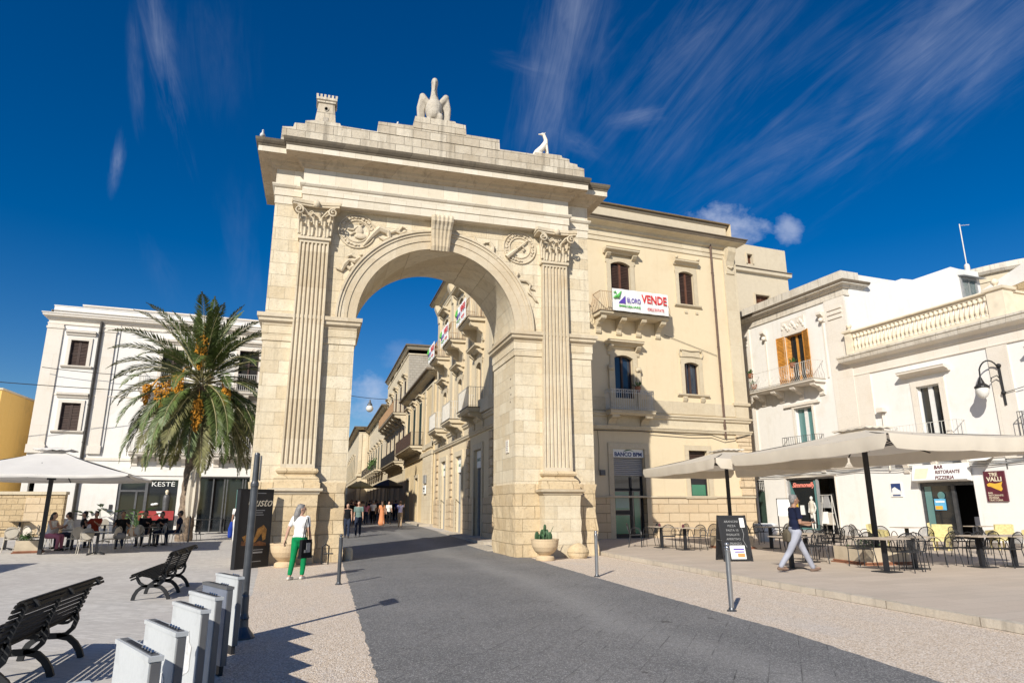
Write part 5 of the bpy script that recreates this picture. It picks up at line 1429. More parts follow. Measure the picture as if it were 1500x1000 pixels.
# windows on the first floor
for s in (-1.66, 4.0):
    window(K, s, 4.0, 1.11, 2.86, 'glass', fw=.26, ped='flat', pext=.62, pproj=.42, pgap=.22, sill=False, frame_m='wtrim', case_m='white_paint', pane_m='glass', mull=.1, bars=0, rec=.16)
    balcony(K, s-1.3, s+2.0, 4.0, .55, brk=3, rail_m='iron_grey' if s > 0 else 'iron_white', rh=1.1, pitch=.17, slab_m='wtrim', edge='wcornice')
for x0, x1 in ((TA-.02, TA+.95), (1.72, 2.55), (7, 7.8)):
    b = MB(); b.box(x0, x1, -.05, .01, 3.4, 7.95); K.put(b, 'pilaster', M['wtrim'])
b = MB(); b.tube([(1.72, -.03, 8.0), (1.72, -.03, 3.0)], .02, 5); K.put(b, 'wall_cable', M['pipe'])
b = MB(); b.tube([(-3.55, -.08, 5.9), (-3.55, -.08, 3.2)], .045, 6); b.box(-3.72, -3.35, -.3, 0, 5.95, 6.15); K.put(b, 'flue_pipe', M['wtrim'])
moulding(K, TA, TB, 3.45, .22, .14, M['wtrim'])
b = MB()
for q, z in enumerate((3.36, 3.28, 3.2)):
    b.tube([(TA-7.8+i*.8, -.06-.02*q, z+.05*math.sin(i*1.3+q)) for i in range(26)], .02, 4)
K.put(b, 'cable_bundle', M['c_grey'])
b = MB(); b.box(-2.28, -2.14, .1, .2, 0, 2.5); b.box(-.86, -.7, .1, .2, 0, 2.5); b.box(-2.14, -.86, .1, .2, 0, .55); b.box(-2.28, .2, .1, .2, 2.42, 2.56); K.put(b, 'bar_front', M['dkpost'])
b = MB(); b.box(-2.14, -.86, .14, .16, .55, 2.42); K.put(b, 'bar_window', M['glass'])
b = MB(); b.box(-2.12, -1.8, .12, .135, .6, 2.4); K.put(b, 'curtain', M['glass_teal'])
b = MB(); b.box(-2.2, .24, 2.4, 2.42, 0, 2.6); b.box(-2.24, -2.2, .4, 2.4, 0, 2.6); b.box(.22, .26, .4, 2.4, 0, 2.6); b.box(-2.24, .24, .4, 2.4, 2.57, 2.6); K.put(b, 'bar_interior', M['dark_in'])
b = MB(); b.box(-2.24, .3, -.03, .0, -.0, .2); K.put(b, 'doorstep', M['wtrim'])
b = MB(); b.box(-.6, .1, .9, 1.3, .15, 1.1); K.put(b, 'bar_counter', M['c_white'])
b = MB()
for i in range(12): b.lathe([(.035, 0), (.035, .18), (.012, .22), (.012, .28)], (-.6+i*.062, 1.7, 1.45), 6)
b.box(-.65, .15, 1.6, 1.8, 1.42, 1.45); K.put(b, 'bottle_shelf', M['c_orange'])
b = MB(); b.lathe([(.0, 0), (.16, .01), (.17, .03), (0, .04)], (-1.35, .13, 2.0), 16, Matrix.Rotation(R(90), 3, 'X')); K.put(b, 'round_sticker', M['glass_teal'])
# signs on the bar
sg = empty('bar_awning_sign', rm(-1.02, -.1, 2.6), R(-85), 'white fascia sign reading BAR RISTORANTE PIZZERIA above the bar doorway', 'sign')
b = MB(); b.extrude([(0, 0), (-.26, .02), (-.3, .06), (-.12, .72), (0, .74)], 'x', -1.25, 1.28); b.build('fascia', M['c_white'], sg)
rot = (R(75), 0, 0)
text('BAR', .22, M['c_maroon'], sg, (.0, -.165, .60), rot, bold=.006)
text('RISTORANTE', .21, M['c_maroon'], sg, (.42, -.225, .38), rot, bold=.004, sx=.9)
text('PIZZERIA', .21, M['c_maroon'], sg, (.3, -.285, .14), rot, bold=.005)
b = MB(); b.add([(-1.15, -.285, .12), (-.55, -.285, .12), (-.45, -.17, .58), (-1.1, -.17, .58)], [(0, 1, 2, 3)]); b.build('picture', M['c_cream'], sg, fix=False)
sb = empty('wall_sign', rm(1.15, -.03, 2.33), R(-85), 'maroon wall sign reading TRE VALLI with a golden island shape', 'sign')
b = MB(); b.box(-.41, .41, -.04, .03, -.6, .6); b.build('panel', M['c_maroon'], sb)
rot = (R(90), 0, 0)
text('TRE', .2, M['c_cream'], sb, (-.02, -.048, .46), rot, bold=.004); text('VALLI', .24, M['c_cream'], sb, (0, -.048, .27), rot, bold=.006)
b = MB(); b.add([(-.33, -.045, .08), (-.22, -.045, .14), (.0, -.045, .1), (.14, -.045, .12), (.3, -.045, .17), (.24, -.045, .02), (.27, -.045, -.12), (.2, -.045, -.2), (.02, -.045, -.12), (-.18, -.045, -.02), (-.3, -.045, -.0)], [tuple(range(11))]); b.build('island_emblem', M['c_yellow'], sb, fix=False)
for i, t_ in enumerate(('BAR', 'RISTORANTE', 'PIZZERIA', 'TRATTORIA')): text(t_, .1, M['c_cream'], sb, (-.33, -.046, -.27-.095*i), rot, align='LEFT')
ls = empty('square_wall_sign', rm(-3.42, -.02, 2.3), R(-85), 'square white and navy sign with a pale hound emblem left of the bar door', 'sign')
b = MB(); b.box(-.3, .3, -.02, .02, -.33, .33); b.build('panel', M['c_white'], ls)
b = MB(); b.box(-.25, .25, -.026, -.02, -.12, .28); b.build('blue_field', M['c_navy'], ls)
b = MB(); b.add([(-.22, -.03, -.2), (-.2, -.03, .05), (-.05, -.03, .12), (.12, -.03, .0), (.24, -.03, -.06), (.22, -.03, -.2)], [tuple(range(6))]); b.build('emblem', M['c_white'], ls, fix=False)
b = MB(); b.box(-.2, .2, -.03, -.026, -.29, -.23); b.build('lettering', M['c_navy'], ls)
po = empty('window_poster', rm(-1.45, .1, 1.62), R(-85), 'small sky blue seaside poster on the bar window', 'poster')
b = MB(); b.box(-.26, .26, -.01, .01, -.24, .24); b.build('sheet', M['c_blue'], po)
b = MB(); b.box(-.24, .1, -.014, -.01, -.22, -.06); b.build('picture', M['c_yellow'], po)
b = MB(); b.box(-.2, .22, -.014, -.01, .08, .16); b.build('lettering', M['c_white'], po)
fl = empty('sign_floodlight', rm(.95, -.35, 3.35), R(-85), 'white metal sign lamp hood fixed above the maroon wall sign', 'lamp')
b = MB(); b.extrude([(-.25, 0), (-.25, .05), (.3, .22), (.3, .17)], 'x', -.35, .35); b.build('hood', M['c_white'], fl)
# curved wall lantern on the lower house
wl_ = empty('wall_lantern', rm(2.12, 0, 6.1), R(-85), 'black swan neck wall lantern with frosted bell glass on the white house', 'street lamp')
b = MB(); b.tube([(0, -.05, -.6), (0, -.07, .9)], .05, 8); b.tube([(0, -.09, .1), (0, -.12, .45), (-.05, -.2, .62), (-.25, -.25, .55), (-.3, -.25, .4)], .022, 6); b.build('bracket', M['iron'], wl_)
b = MB()
pts = [(0, -.07, .8)]
for i in range(10):
    a = PI*i/9; pts.append((-.02-.2+.2*math.cos(a), -.08-.75*(i/9)*.75, .9+.36*math.sin(a)))
pts.append((-.43, -.66, .55))
b.tube(pts, .03, 8); b.build('swan_neck', M['iron'], wl_)
b = MB(); b.lathe([(.04, .58), (.07, .5), (.1, .42), (.13, .32), (.26, .2), (.27, .14), (.0, .14)], (-.43, -.66, 0), 18); b.build('hood', M['iron'], wl_)
b = MB(); b.lathe([(.22, .14), (.24, .05), (.22, -.08), (.15, -.22), (.05, -.3), (0, -.31)], (-.43, -.66, 0), 18); b.build('lamp_glass', M['bulb'], wl_, smooth=True)
b = MB(); b.ell((.02, -.1, 1.02), (.09, .09, .09)); b.ell((.02, -.1, -.1), (.09, .09, .09)); b.bar((.05, -.1, -.1), (.85, -.12, .02), .02); b.build('finial', M['iron'], wl_)
# ---- roof structures behind the balustrade
r1 = empty('roof_wall', rm(-4.9, 2), R(5), 'curving white party wall rising behind the roof balustrade', 'wall')
Q = Frame(r1, rm(-4.9)[:2], 5)
top = [(.35, 13.1), (1.26, 13.11), (2.24, 13.05), (3.2, 13.3), (4.41, 13.76), (5.31, 13.8), (6.1, 13.68)]
b = MB(); b.extrude([(.35, 8.9), (6.1, 8.9)]+top[::-1], 'y', -.02, .4); Q.put(b, 'wall', M['white2'])
r2 = empty('roof_room', rm(-4.8, 8), R(5), 'white rooftop gable with a small teal window behind the terrace', 'building')
Q = Frame(r2, rm(-4.9)[:2], 5)
b = MB(); b.extrude([(6.1, 8.9), (10.6, 8.9), (10.6, 14.9), (9.0, 14.86), (8.3, 14.9), (8.15, 14.84), (7.4, 14.35), (6.9, 14.1), (6.1, 13.72)], 'y', -.2, 3); Q.put(b, 'wall', M['white2'])
window(Q, 8.95, 13.0, 1.25, 1.3, 'glass', fw=.07, sill=False, frame_m='c_grey', case_m='c_grey', pane_m='glass_teal', bars=0, y=-.2, rec=-.03, mull=.005)
b = MB(); b.extrude([(-.2, 14.42), (-.55, 14.36), (-.55, 14.4), (-.2, 14.48)], 'x', 8.8, 10.7); Q.put(b, 'canopy', M['c_grey'])
r3 = empty('roof_stair', rm(3, 3), R(-85), 'white sloping stair wall at the right end of the roof terrace', 'wall')
Q = Frame(r3, RP, -85)
b = MB(); b.extrude([(-.9, 9.0), (7, 9.0), (7, 13.5), (-.9, 10.75)], 'y', 2.5, 2.8); Q.put(b, 'wall', M['white2'])
b = MB(); b.extrude([(1.25, 9.0), (7, 9.0), (7, 11.6), (1.25, 10.8)], 'y', 2.15, 2.45); Q.put(b, 'rubble_wall', M['rubble'])
r4 = empty('round_house', rm(-9.9, 23.5), R(-85), 'round beige stone building with flat grey roof edge behind the terrace', 'building')
Q = Frame(r4, RP, -85)
b = MB(); b.lathe([(8.3, 0), (8.3, 15.7), (8.36, 15.72), (8.36, 15.8), (8.3, 15.82), (8.3, 16.2)], (-9.9, 23.5, 0), 60); Q.put(b, 'wall', M['parapet'])
b = MB(); b.lathe([(8.2, 16.2), (8.5, 16.24), (8.62, 16.4), (8.6, 16.75), (8.2, 16.8), (0, 16.85)], (-9.9, 23.5, 0), 60); Q.put(b, 'roof_edge', M['wcornice'])
at = empty('aerial', rm(-7.43, 14, 15.0), R(-85), 'thin white aerial mast on the roofs above the white house', 'antenna')
b = MB(); b.tube([(0, 0, 0), (0, 0, 4.6)], .035, 6); b.tube([(-.02, 0, 4.5), (.6, 0, 4.3)], .02, 5); b.lathe([(.16, 0), (.16, 1.7), (.1, 1.8)], (0, 0, 0), 10); b.build('mast', M['iron_white'], at)
# ------------------------------------------------------------------ long white building on the left
LP = (-9.5, 42.53)
lb = empty('white_palazzo', (LP[0], LP[1], .15), R(5), 'long white building with brown shutters and shops behind the palm tree', 'building')
L = Frame(lb, LP, 5)
La, Lb_ = -5.8, 7.4
hs = [(-4.58, -3.7, 9.42, 10.9), (-4.55, -3.62, 5.75, 7.3), (.16, 1.27, 8.35, 10.75), (4.37, 5.5, 8.35, 11.0), (.16, 1.27, 4.6, 7.3), (4.37, 5.5, 4.6, 7.3), (-1.25, 1.78, 0, 3.12), (2.92, 5.7, 0, 3.3), (-5.5, -5.2, 2.3, 3.1)]
facade(L, La, Lb_, 0, 12, hs, M['white'], depth=.3)
BK = [(La, 0), (Lb_, 0), (Lb_, 9), (La, 9)]
prism(L, BK, 0, 12.6, M['white'], 'rear_wall', skip=(0,))
b = MB(); b.loop(BK, [(0, 11.75), (.06, 11.77), (.06, 11.84), (.02, 11.86), (.02, 12.0), (.1, 12.04), (.14, 12.14), (.3, 12.2), (.32, 12.3), (.36, 12.33), (.36, 12.38), (0, 12.44)]); L.put(b, 'cornice', M['wtrim'])
b = MB(); b.loop([(La+.1, .1), (Lb_-.1, .1), (Lb_-.1, 8.5), (La+.1, 8.5)], [(0, 12.4), (0, 12.86), (.03, 12.87), (.03, 12.9), (0, 12.92)]); L.put(b, 'parapet', M['white'])
b = MB(); b.loop([(La+1.3, 1.2), (Lb_-.3, 1.2), (Lb_-.3, 8), (La+1.3, 8)], [(0, 12.8), (0, 13.25), (.08, 13.27), (.08, 13.35), (0, 13.37)]); L.put(b, 'roof_parapet', M['wtrim'])
for x0, x1 in ((-5.83, -5.05), (-2.97, -2.4), (2.1, 2.6), (6.6, 7.1)):
    b = MB(); b.box(x0, x1, -.08, .02, 4.6, 11.75); b.box(x0-.05, x1+.05, -.14, .02, 4.5, 4.95); b.box(x0-.04, x1+.04, -.12, .02, 11.5, 11.62); L.put(b, 'pilaster', M['wtrim'])
b = MB(); b.box(La, Lb_, -.05, .02, 4.15, 4.3); b.box(La, Lb_, -.03, .02, 7.72, 7.8); L.put(b, 'string_course', M['wtrim'])
window(L, -4.58, 9.42, .88, 1.48, 'shut', fw=.17, ped='flat', pext=.3, pproj=.2, frame_m='wtrim', rec=.1)
window(L, -4.55, 5.75, .93, 1.55, 'shut', fw=.17, ped='flat', pext=.3, pproj=.2, frame_m='wtrim', rec=.1)
for s, z, w, h in ((.16, 8.35, 1.11, 2.4), (4.37, 8.35, 1.13, 2.65), (.16, 4.6, 1.11, 2.7), (4.37, 4.6, 1.13, 2.7)):
    window(L, s, z, w, h, 'glass', fw=.2, ped='flat', pext=.35, pproj=.22, sill=False, frame_m='wtrim', rec=.12, pane_m='dark_in', case_m='brown_wood', bars=2)
for s0 in (-.85, 3.4):
    balcony(L, s0, s0+3.1, 8.35, .75, brk=3, bsize=(.3, .42), slab_m='wtrim', rail_m='iron_white', pitch=.11, edge='wcornice', th=.2)
    if s0 < 7: balcony(L, s0, s0+3.1, 4.6, .75, brk=3, bsize=(.3, .42), slab_m='wtrim', rail_m='iron_white', pitch=.11, edge='wcornice', th=.2)
pipe(L, -3.2, .3, 12.0, M['pipe'], r=.085)
b = MB(); b.tube([(-2.2, -.03, 12), (-2.25, -.03, 4.6)], .02, 4); L.put(b, 'wall_cable', M['c_grey'])
# shop fronts
b = MB()
for x0, x1, z0, z1 in ((-1.25, -1.1, 0, 3.12), (.1, .25, 0, 3.12), (-1.1, .1, 2.45, 2.55), (-1.1, .1, 3.0, 3.12), (-.35, -.25, 0, 2.45)): b.box(x0, x1, .06, .14, z0, z1)
L.put(b, 'shop_front', M['iron_grey'])
b = MB(); b.box(-1.25, .1, .12, .15, 0, 3.1); b.box(.25, 1.78, .16, .2, 0, 3.12); L.put(b, 'shop_window', M['glass'])
b = MB(); b.box(2.92, 5.7, .25, .28, 0, 3.3); L.put(b, 'shop_window', M['glass'])
b = MB()
for x in (3.6, 4.2, 4.35, 5.2, 5.35): b.box(x, x+.07, .12, .2, 0, 3.3)
b.box(2.92, 5.7, .1, .2, 3.22, 3.3); L.put(b, 'shop_front', M['iron_grey'])
b = MB(); b.box(4.95, 5.15, .1, .14, .6, 2.6); L.put(b, 'teal_shutter', M['glass_teal'])
b = MB(); b.box(-1.35, 6, -.06, .02, 3.35, 3.85); L.put(b, 'fascia', M['white2'])
b = MB(); b.box(-1.55, -1.4, -.05, .02, 1.5, 1.75); L.put(b, 'door_bell', M['c_black'])
lm = lambda s, y, z: Matrix.Translation((LP[0], LP[1], 0)) @ Matrix.Rotation(R(5), 4, 'Z') @ Vector((s, y, z))
ks = empty('shop_name_sign', lm(1.0, .12, 2.87), R(5), 'white letters reading KESTÈ over the dark shop window behind the palm', 'sign')
text('KESTÈ', .36, M['c_white'], ks, (0, 0, 0), (R(90), 0, 0), sx=1.25)
mq = empty('mannequin', lm(1.25, .05, .4), R(5), 'mannequin bust in dark clothes in the KESTÈ shop window', 'mannequin')
b = MB(); b.ell((0, 0, 2.05), (.1, .1, .13)); b.chain([((0, 0, 1.92), .05), ((0, 0, 1.75), .17), ((0, 0, 1.3), .15), ((0, 0, .7), .13)]); remeshed(b, 'body', M['c_cream'], mq, .03)
b = MB(); b.chain([((0, 0, 1.74), .19), ((0, 0, 1.3), .17), ((0, 0, .65), .15)]); remeshed(b, 'coat', M['iron_grey'], mq, .03)
sd_ = empty('shop_display', lm(.6, .1, .9), R(5), 'white lamps on dark shelves in the left shop window', 'display')
for x, z in ((0, .85), (.15, .88), (-.15, .15), (.1, .2), (.05, -.5), (.2, .2)):
    b = MB(); b.ell((x, 0, z), (.12, .06, .07)); b.build('white_lamp', M['c_white'], sd_)
rb = empty('red_banner', lm(.9, -.35, 1.2), R(5), 'red banner panel standing before the KESTÈ window', 'banner')
b = MB(); b.box(-.95, .85, -.03, .03, -.3, .2); b.build('panel', m_plain('dull_red_panel', (.33, .03, .03, 1), .6), rb)
text('T', .34, M['c_cream'], rb, (-.7, -.035, -.05), (R(90), 0, 0), bold=.02)
b = MB(); b.add([(-.05, -.036, .18), (.3, -.036, .18), (.15, -.036, -.12)], [(0, 1, 2)]); b.build('arrow', M['c_white'], rb, fix=False)
# low golden wall in front
lw = empty('garden_wall', (-19, 40.2, .1), 0, 'low golden stone wall with flat coping left of the café', 'wall')
b = MB(); b.box(-7, 6.5, -.2, .2, -.2, 2.15); b.build('wall', M['rubble'], lw)
b = MB(); b.box(-7.1, 6.55, -.28, .28, 2.15, 2.3); b.build('coping', M['trim'], lw)
for x in (-4, -1.2, 2.0, 4.8):
    b = MB(); b.box(x, x+.9, -.26, -.2, .2, 2.0); b.build('panel', M['rustic'], lw)
# ochre houses at the far left
def ob(name, x0, x1, y0, y1, z, label, mat='ochre'):
    o = empty(name, ((x0+x1)/2, y0, .2), 0, label, 'building'); w_ = (x1-x0)/2
    b = MB(); b.box(-w_, w_, 0, y1-y0, -.2, z); b.build('wall', M[mat], o)
    b = MB(); b.box(-w_-.06, w_+.06, -.06, y1-y0+.06, z, z+.12); b.build('roof_edge', M['parapet'], o); return o
o = ob('ochre_house', -24, -18.95, 47, 56, 8.4, 'ochre yellow house block with stained top left of the white palazzo')
ob('ochre_house', -18.6, -15.5, 54, 62, 9.2, 'ochre yellow gable half shaded, close beside the corner of the white palazzo')
ob('beige_house', -34, -23, 62, 70, 9.4, 'beige house glimpsed at the far left edge', 'parapet')
# overhead wires
wr = empty('overhead_wire', (-24, 36, 9), 0, 'thin dark wires slung across the left white palazzo', 'wire')
def sag(a, c, s=.5, n=14): return [tuple(a[k]+(c[k]-a[k])*i/n-(s*4*i/n*(1-i/n) if k == 2 else 0) for k in range(3)) for i in range(n+1)]
b = MB(); b.tube(sag((-4, 0, -.7), (18.8, 6.2, -.9), .35), .02, 4); b.build('wire', M['pipe'], wr)
b = MB(); b.tube(sag((8.9, 5.6, .15), (18.8, 6.2, .25), .25), .018, 4); b.build('wire', M['pipe'], wr)

# ------------------------------------------------------------------ the street beyond the arch
def block(name, y0, y1, x, z, label, mat, depth=10, side=1, dado='rustic', win=(), wh=(), wz=(), cor='trim_dark', over=.6, wood='green_wood', shopz=3.2, shops=True, g=None, frame_m='trim', end_mat=None):
    """street block; side=1 stands right of the street (facing -x), side=-1 left (facing +x)"""
    gz_ = gz(y0) if g is None else g
    o = empty(name, (x, (y0+y1)/2, gz_), 0, label, 'building')
    if side == 1: fr = Frame(o, (x, y1), -90)
    else: fr = Frame(o, (x, y0), 90)
    Ln = y1-y0
    for q in (fr,): q.m = q.m @ Matrix.Translation((0, 0, gz_))
    holes = [(s, s+w, zz, zz+h) for s, w in win for zz, h in zip(wz, wh)]
    sh = []
    if shops:
        n = max(1, int(Ln/5)); sh = [(Ln*(i+.5)/n-.9, Ln*(i+.5)/n+.9, -.5, shopz) for i in range(n)]
    facade(fr, 0, Ln, -.5, z-.6, holes+sh, M[mat])
    P_ = [(0, 0), (Ln, 0), (Ln, depth), (0, depth)]
    prism(fr, P_, -.5, z-.3, M[end_mat or mat], 'rear_wall', skip=(0,))
    b = MB(); b.loop(P_, [(0, z-1.1), (.06, z-1.08), (.06, z-.95), (0, z-.93), (0, z-.6), (.12, z-.55), (over*.6, z-.4), (over*.7, z-.3), (over*.7, z-.25)]); fr.put(b, 'cornice', M['trim'])
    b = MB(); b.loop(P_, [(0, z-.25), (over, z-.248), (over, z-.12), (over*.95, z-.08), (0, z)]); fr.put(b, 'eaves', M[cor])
    b = MB(); b.box(0, Ln, -.08, 0, wz[0]-.55 if wz else 4, (wz[0]-.2) if wz else 4.3); fr.put(b, 'string_course', M['trim'])
    first = {}
    for s, w in win:
        for zz, h in zip(wz, wh):
            if (w, zz) in first: fr.dup(first[(w, zz)], (s, 0, zz))
            else: first[(w, zz)] = window(fr, s, zz, w, h, 'shut', fw=.22, ped='bracket', pext=.35, pproj=.42, sill=False, frame_m=frame_m, wood=wood, rec=-.05)
    for a in sh:
        b = MB(); surround(b, 1.8, shopz, .25, .06); d_ = fr.put(b, 'door', M[frame_m], (a[0], 0, 0))
        b = MB(); b.box(0, 1.8, .28, .32, -.5, shopz); b.build('pane', M['dark_in'], d_)
    return o, fr, Ln
# golden house
o, fr, Ln = block('golden_house', 47.2, 62.8, 7.75, 11.2, 'golden stone house with green shutters and long brown balcony down the street', 'street2', win=[(1.6, 1.15), (5.2, 1.15), (8.8, 1.15)], wz=(6.1,), wh=(3.4,), shopz=3.6, shops=True, g=.25, over=.75)
balcony(fr, .3, 10.9, 5.95, 1.05, brk=9, bsize=(.3, .4), rail_m='brown_wood', slab_m='trim', pitch=.1, rh=1.05)
for x0, x1 in ((11.8, 15.6), (0, .5)):
    for xa in ((x0, x1-.5) if x1-x0 > 1 else (x0,)):
        b = MB(); b.box(xa, xa+.5, -.1, .02, 5.5, 10.1); fr.put(b, 'pilaster', M['trim'])
b = MB(); b.box(11.4, 15.65, -.09, .01, -.3, 5.0); fr.put(b, 'rusticated_base', M['street1'])
b = MB(); b.box(-.1, 15.7, -.14, .01, 5.0, 5.3); fr.put(b, 'string_course', M['trim'])
for nm, z, c_ in (('street_sign', 3.3, 'c_grey'), ('street_sign', 2.55, 'c_white')):
    s_ = empty(nm, (7.6, 49.6, .25+z), R(-90), ('grey' if c_ == 'c_grey' else 'white') + ' enamel plaque on the corner of the golden house, ' + ('upper one' if c_ == 'c_grey' else 'lower one'), 'sign')
    b = MB(); b.box(-.5, .5, -.05, .03, -.3, .3); b.build('plate', M[c_], s_)
    if c_ == 'c_white':
        b = MB(); b.box(-.35, .35, -.055, -.05, .02, .14); b.box(-.2, .2, -.055, -.05, -.16, -.06); b.build('lettering', M['c_black'], s_)
# tall grey gabled house
o, fr, Ln = block('tall_house', 62.8, 83, 7.75, 16.6, 'tall narrow house with rough grey end wall above its neighbours', 'street1', win=[(1.8, 1.1), (6, 1.1), (10.2, 1.1), (14.4, 1.1), (18, 1.1)], wz=(5.6, 10.2), wh=(3, 3), g=.4, over=.4, end_mat='street3', wood='brown_wood')
balcony(fr, 3.5, 19.8, 9.9, 1.3, brk=7, bsize=(.5, .9), rail_m='iron_rust', slab_m='trim', pitch=.16, rh=1.1); balcony(fr, 5, 19, 5.4, 1.0, brk=8, bsize=(.3, .5), rail_m='iron', pitch=.16)
# farther houses
o, fr, Ln = block('street_house', 83, 112, 7.75, 13.4, 'sandy street house with green shutters and plants on its balcony', 'street1', win=[(3+i*4.2, 1.2) for i in range(6)], wz=(5.6, ), wh=(3.2, ), g=.6, over=.8)
b = MB()
for i in range(7): b.box(1+i*4, 3.6+i*4, -1.1, 0, 5.3, 5.5)
bl_ = fr.put(b, 'balcony', M['trim'])
railing([(1, -1.05), (28, -1.05)], 5.5, 1.0, M['iron'], o, .3).matrix_local = fr.m
b = MB(); rr = random.Random(3)
for i in range(160):
    x = rr.uniform(17, 27); p = Vector((x, -1.1+rr.uniform(-.3, .3), 5.9+rr.uniform(0, 1.0)))
    v_ = [p+Vector((rr.uniform(-.25, .25), rr.uniform(-.25, .25), rr.uniform(-.25, .25))) for k in range(3)]
    b.add(v_, [(0, 1, 2)])
bp = fr.put(b, 'balcony_plants', M['leaf'])
o, fr, Ln = block('far_house', 112, 200, 6.1, 13.6, 'far sunlit house closing the bend of the street', 'street1', win=[(3+i*5, 1.3) for i in range(16)], wz=(5.8, ), wh=(3.2, ), g=.9, over=.9, depth=30)
fr2 = Frame(o, (6.1, 112), 0); fr2.m = fr2.m @ Matrix.Translation((0, 0, .9))
for x in (.1, 1.1): 
    b = MB(); b.box(x, x+.4, -.12, .01, 6, 12.4); fr2.put(b, 'pilaster', M['trim'])
b = MB(); b.box(-.3, 2, -.3, .01, 5.5, 5.9); fr2.put(b, 'string_course', M['trim'])
# left side of the street (mostly hidden by the left pier, shades the crowd)
block('left_street_house', 52, 150, .55, 10.4, 'shaded row house on the left side of the street behind the pier', 'street1', win=[(3+i*6, 1.3) for i in range(12)], wz=(5.6,), wh=(3.2,), side=-1, g=.35, over=.6)
# lamp on a wire, awnings
hl_ = empty('hanging_lantern', (3.37, 50, 8.75), 0, 'round white street lantern hanging on a wire over the street', 'street lamp')
b = MB(); b.ell((0, 0, -.05), (.27, .27, .27)); b.build('globe', M['bulb'], hl_, smooth=True)
b = MB(); b.lathe([(.2, .18), (.16, .3), (.08, .42), (.05, .6), (0, .62)], n=14); b.build('hood', M['iron_grey'], hl_)
b = MB(); b.tube(sag((-3, 0, 1.1), (4.3, 0, .9), .3), .02, 4); b.build('wire', M['pipe'], hl_)
def mkpar(x, y, r_, z, lab, mat):
    o = empty('street_parasol', (x, y, gz(y)), 0, lab, 'parasol')
    b = MB(); b.lathe([(r_, z), (r_*.5, z+.35), (0, z+.6)], n=8); b.lathe([(r_, z-.18), (r_+.01, z)], n=8); b.build('canopy', M[mat], o, fix=False)
    b = MB(); b.tube([(0, 0, 0), (0, 0, z+.5)], .03, 6); b.build('pole', M['iron'], o)
mkpar(6.15, 62, 1.35, 3.0, 'black café parasol in the shade of the street', 'black_board')
mkpar(4.3, 72, 1.3, 3.1, 'olive green parasol far down the street beside the black one', 'wicker_y')
# ------------------------------------------------------------------ street furniture
def bollard(x, y, label, mat='steel', z=0.0, h=1.02):
    o = empty('bollard', (x, y, z), 0, label, 'bollard', 'bollards beside the road')
    b = MB(); b.lathe([(.04, .0), (.04, h-.13), (.043, h-.12), (.043, h-.1), (.035, h-.09), (.036, h-.08)], n=16); b.build('post', M[mat], o, smooth=False)
    b = MB(); b.lathe([(.036, h-.085), (.044, h-.075), (.044, h-.06), (.022, h-.05), (.024, h-.04), (.04, h-.02), (.036, h), (.0, h+.012)], n=16); b.build('ball_cap', M[mat], o, smooth=True)
    b = MB(); b.lathe([(.075, -.01), (.075, .02), (.05, .03), (.042, .06)], n=16); b.build('base_ring', M['dkpost'], o)
bollard(6.33, 9.6, 'brushed steel bollard on the gravel in front of the chalkboard')
bollard(6.38, 15.0, 'brushed steel bollard on the gravel beside the right pier of the arch')
bollard(.56, 15.2, 'dark metal bollard at the left road edge near the walking woman', 'dkpost')
# sign pole
o = empty('sign_pole', (-.80, 9.52, 0), 0, 'slender grey pole with moulded foot standing behind the grey docking posts', 'pole')
b = MB(); b.lathe([(.16, 0), (.16, .02), (.13, .06), (.1, .1), (.075, .14), (.07, .22), (.078, .24), (.07, .26), (.06, .3), (.056, .5), (.048, .52), (.047, 1.85), (.053, 1.87), (.053, 1.9), (.04, 1.93), (.036, 2.28), (.03, 2.3), (0, 2.31)], n=18); b.build('post', M['dkpost'], o)
b = MB(); b.obox((.05, .05, 2.1), (.02, .55, .3), Matrix.Rotation(R(4), 3, 'Z')); b.build('sign_plate', M['iron_grey'], o)
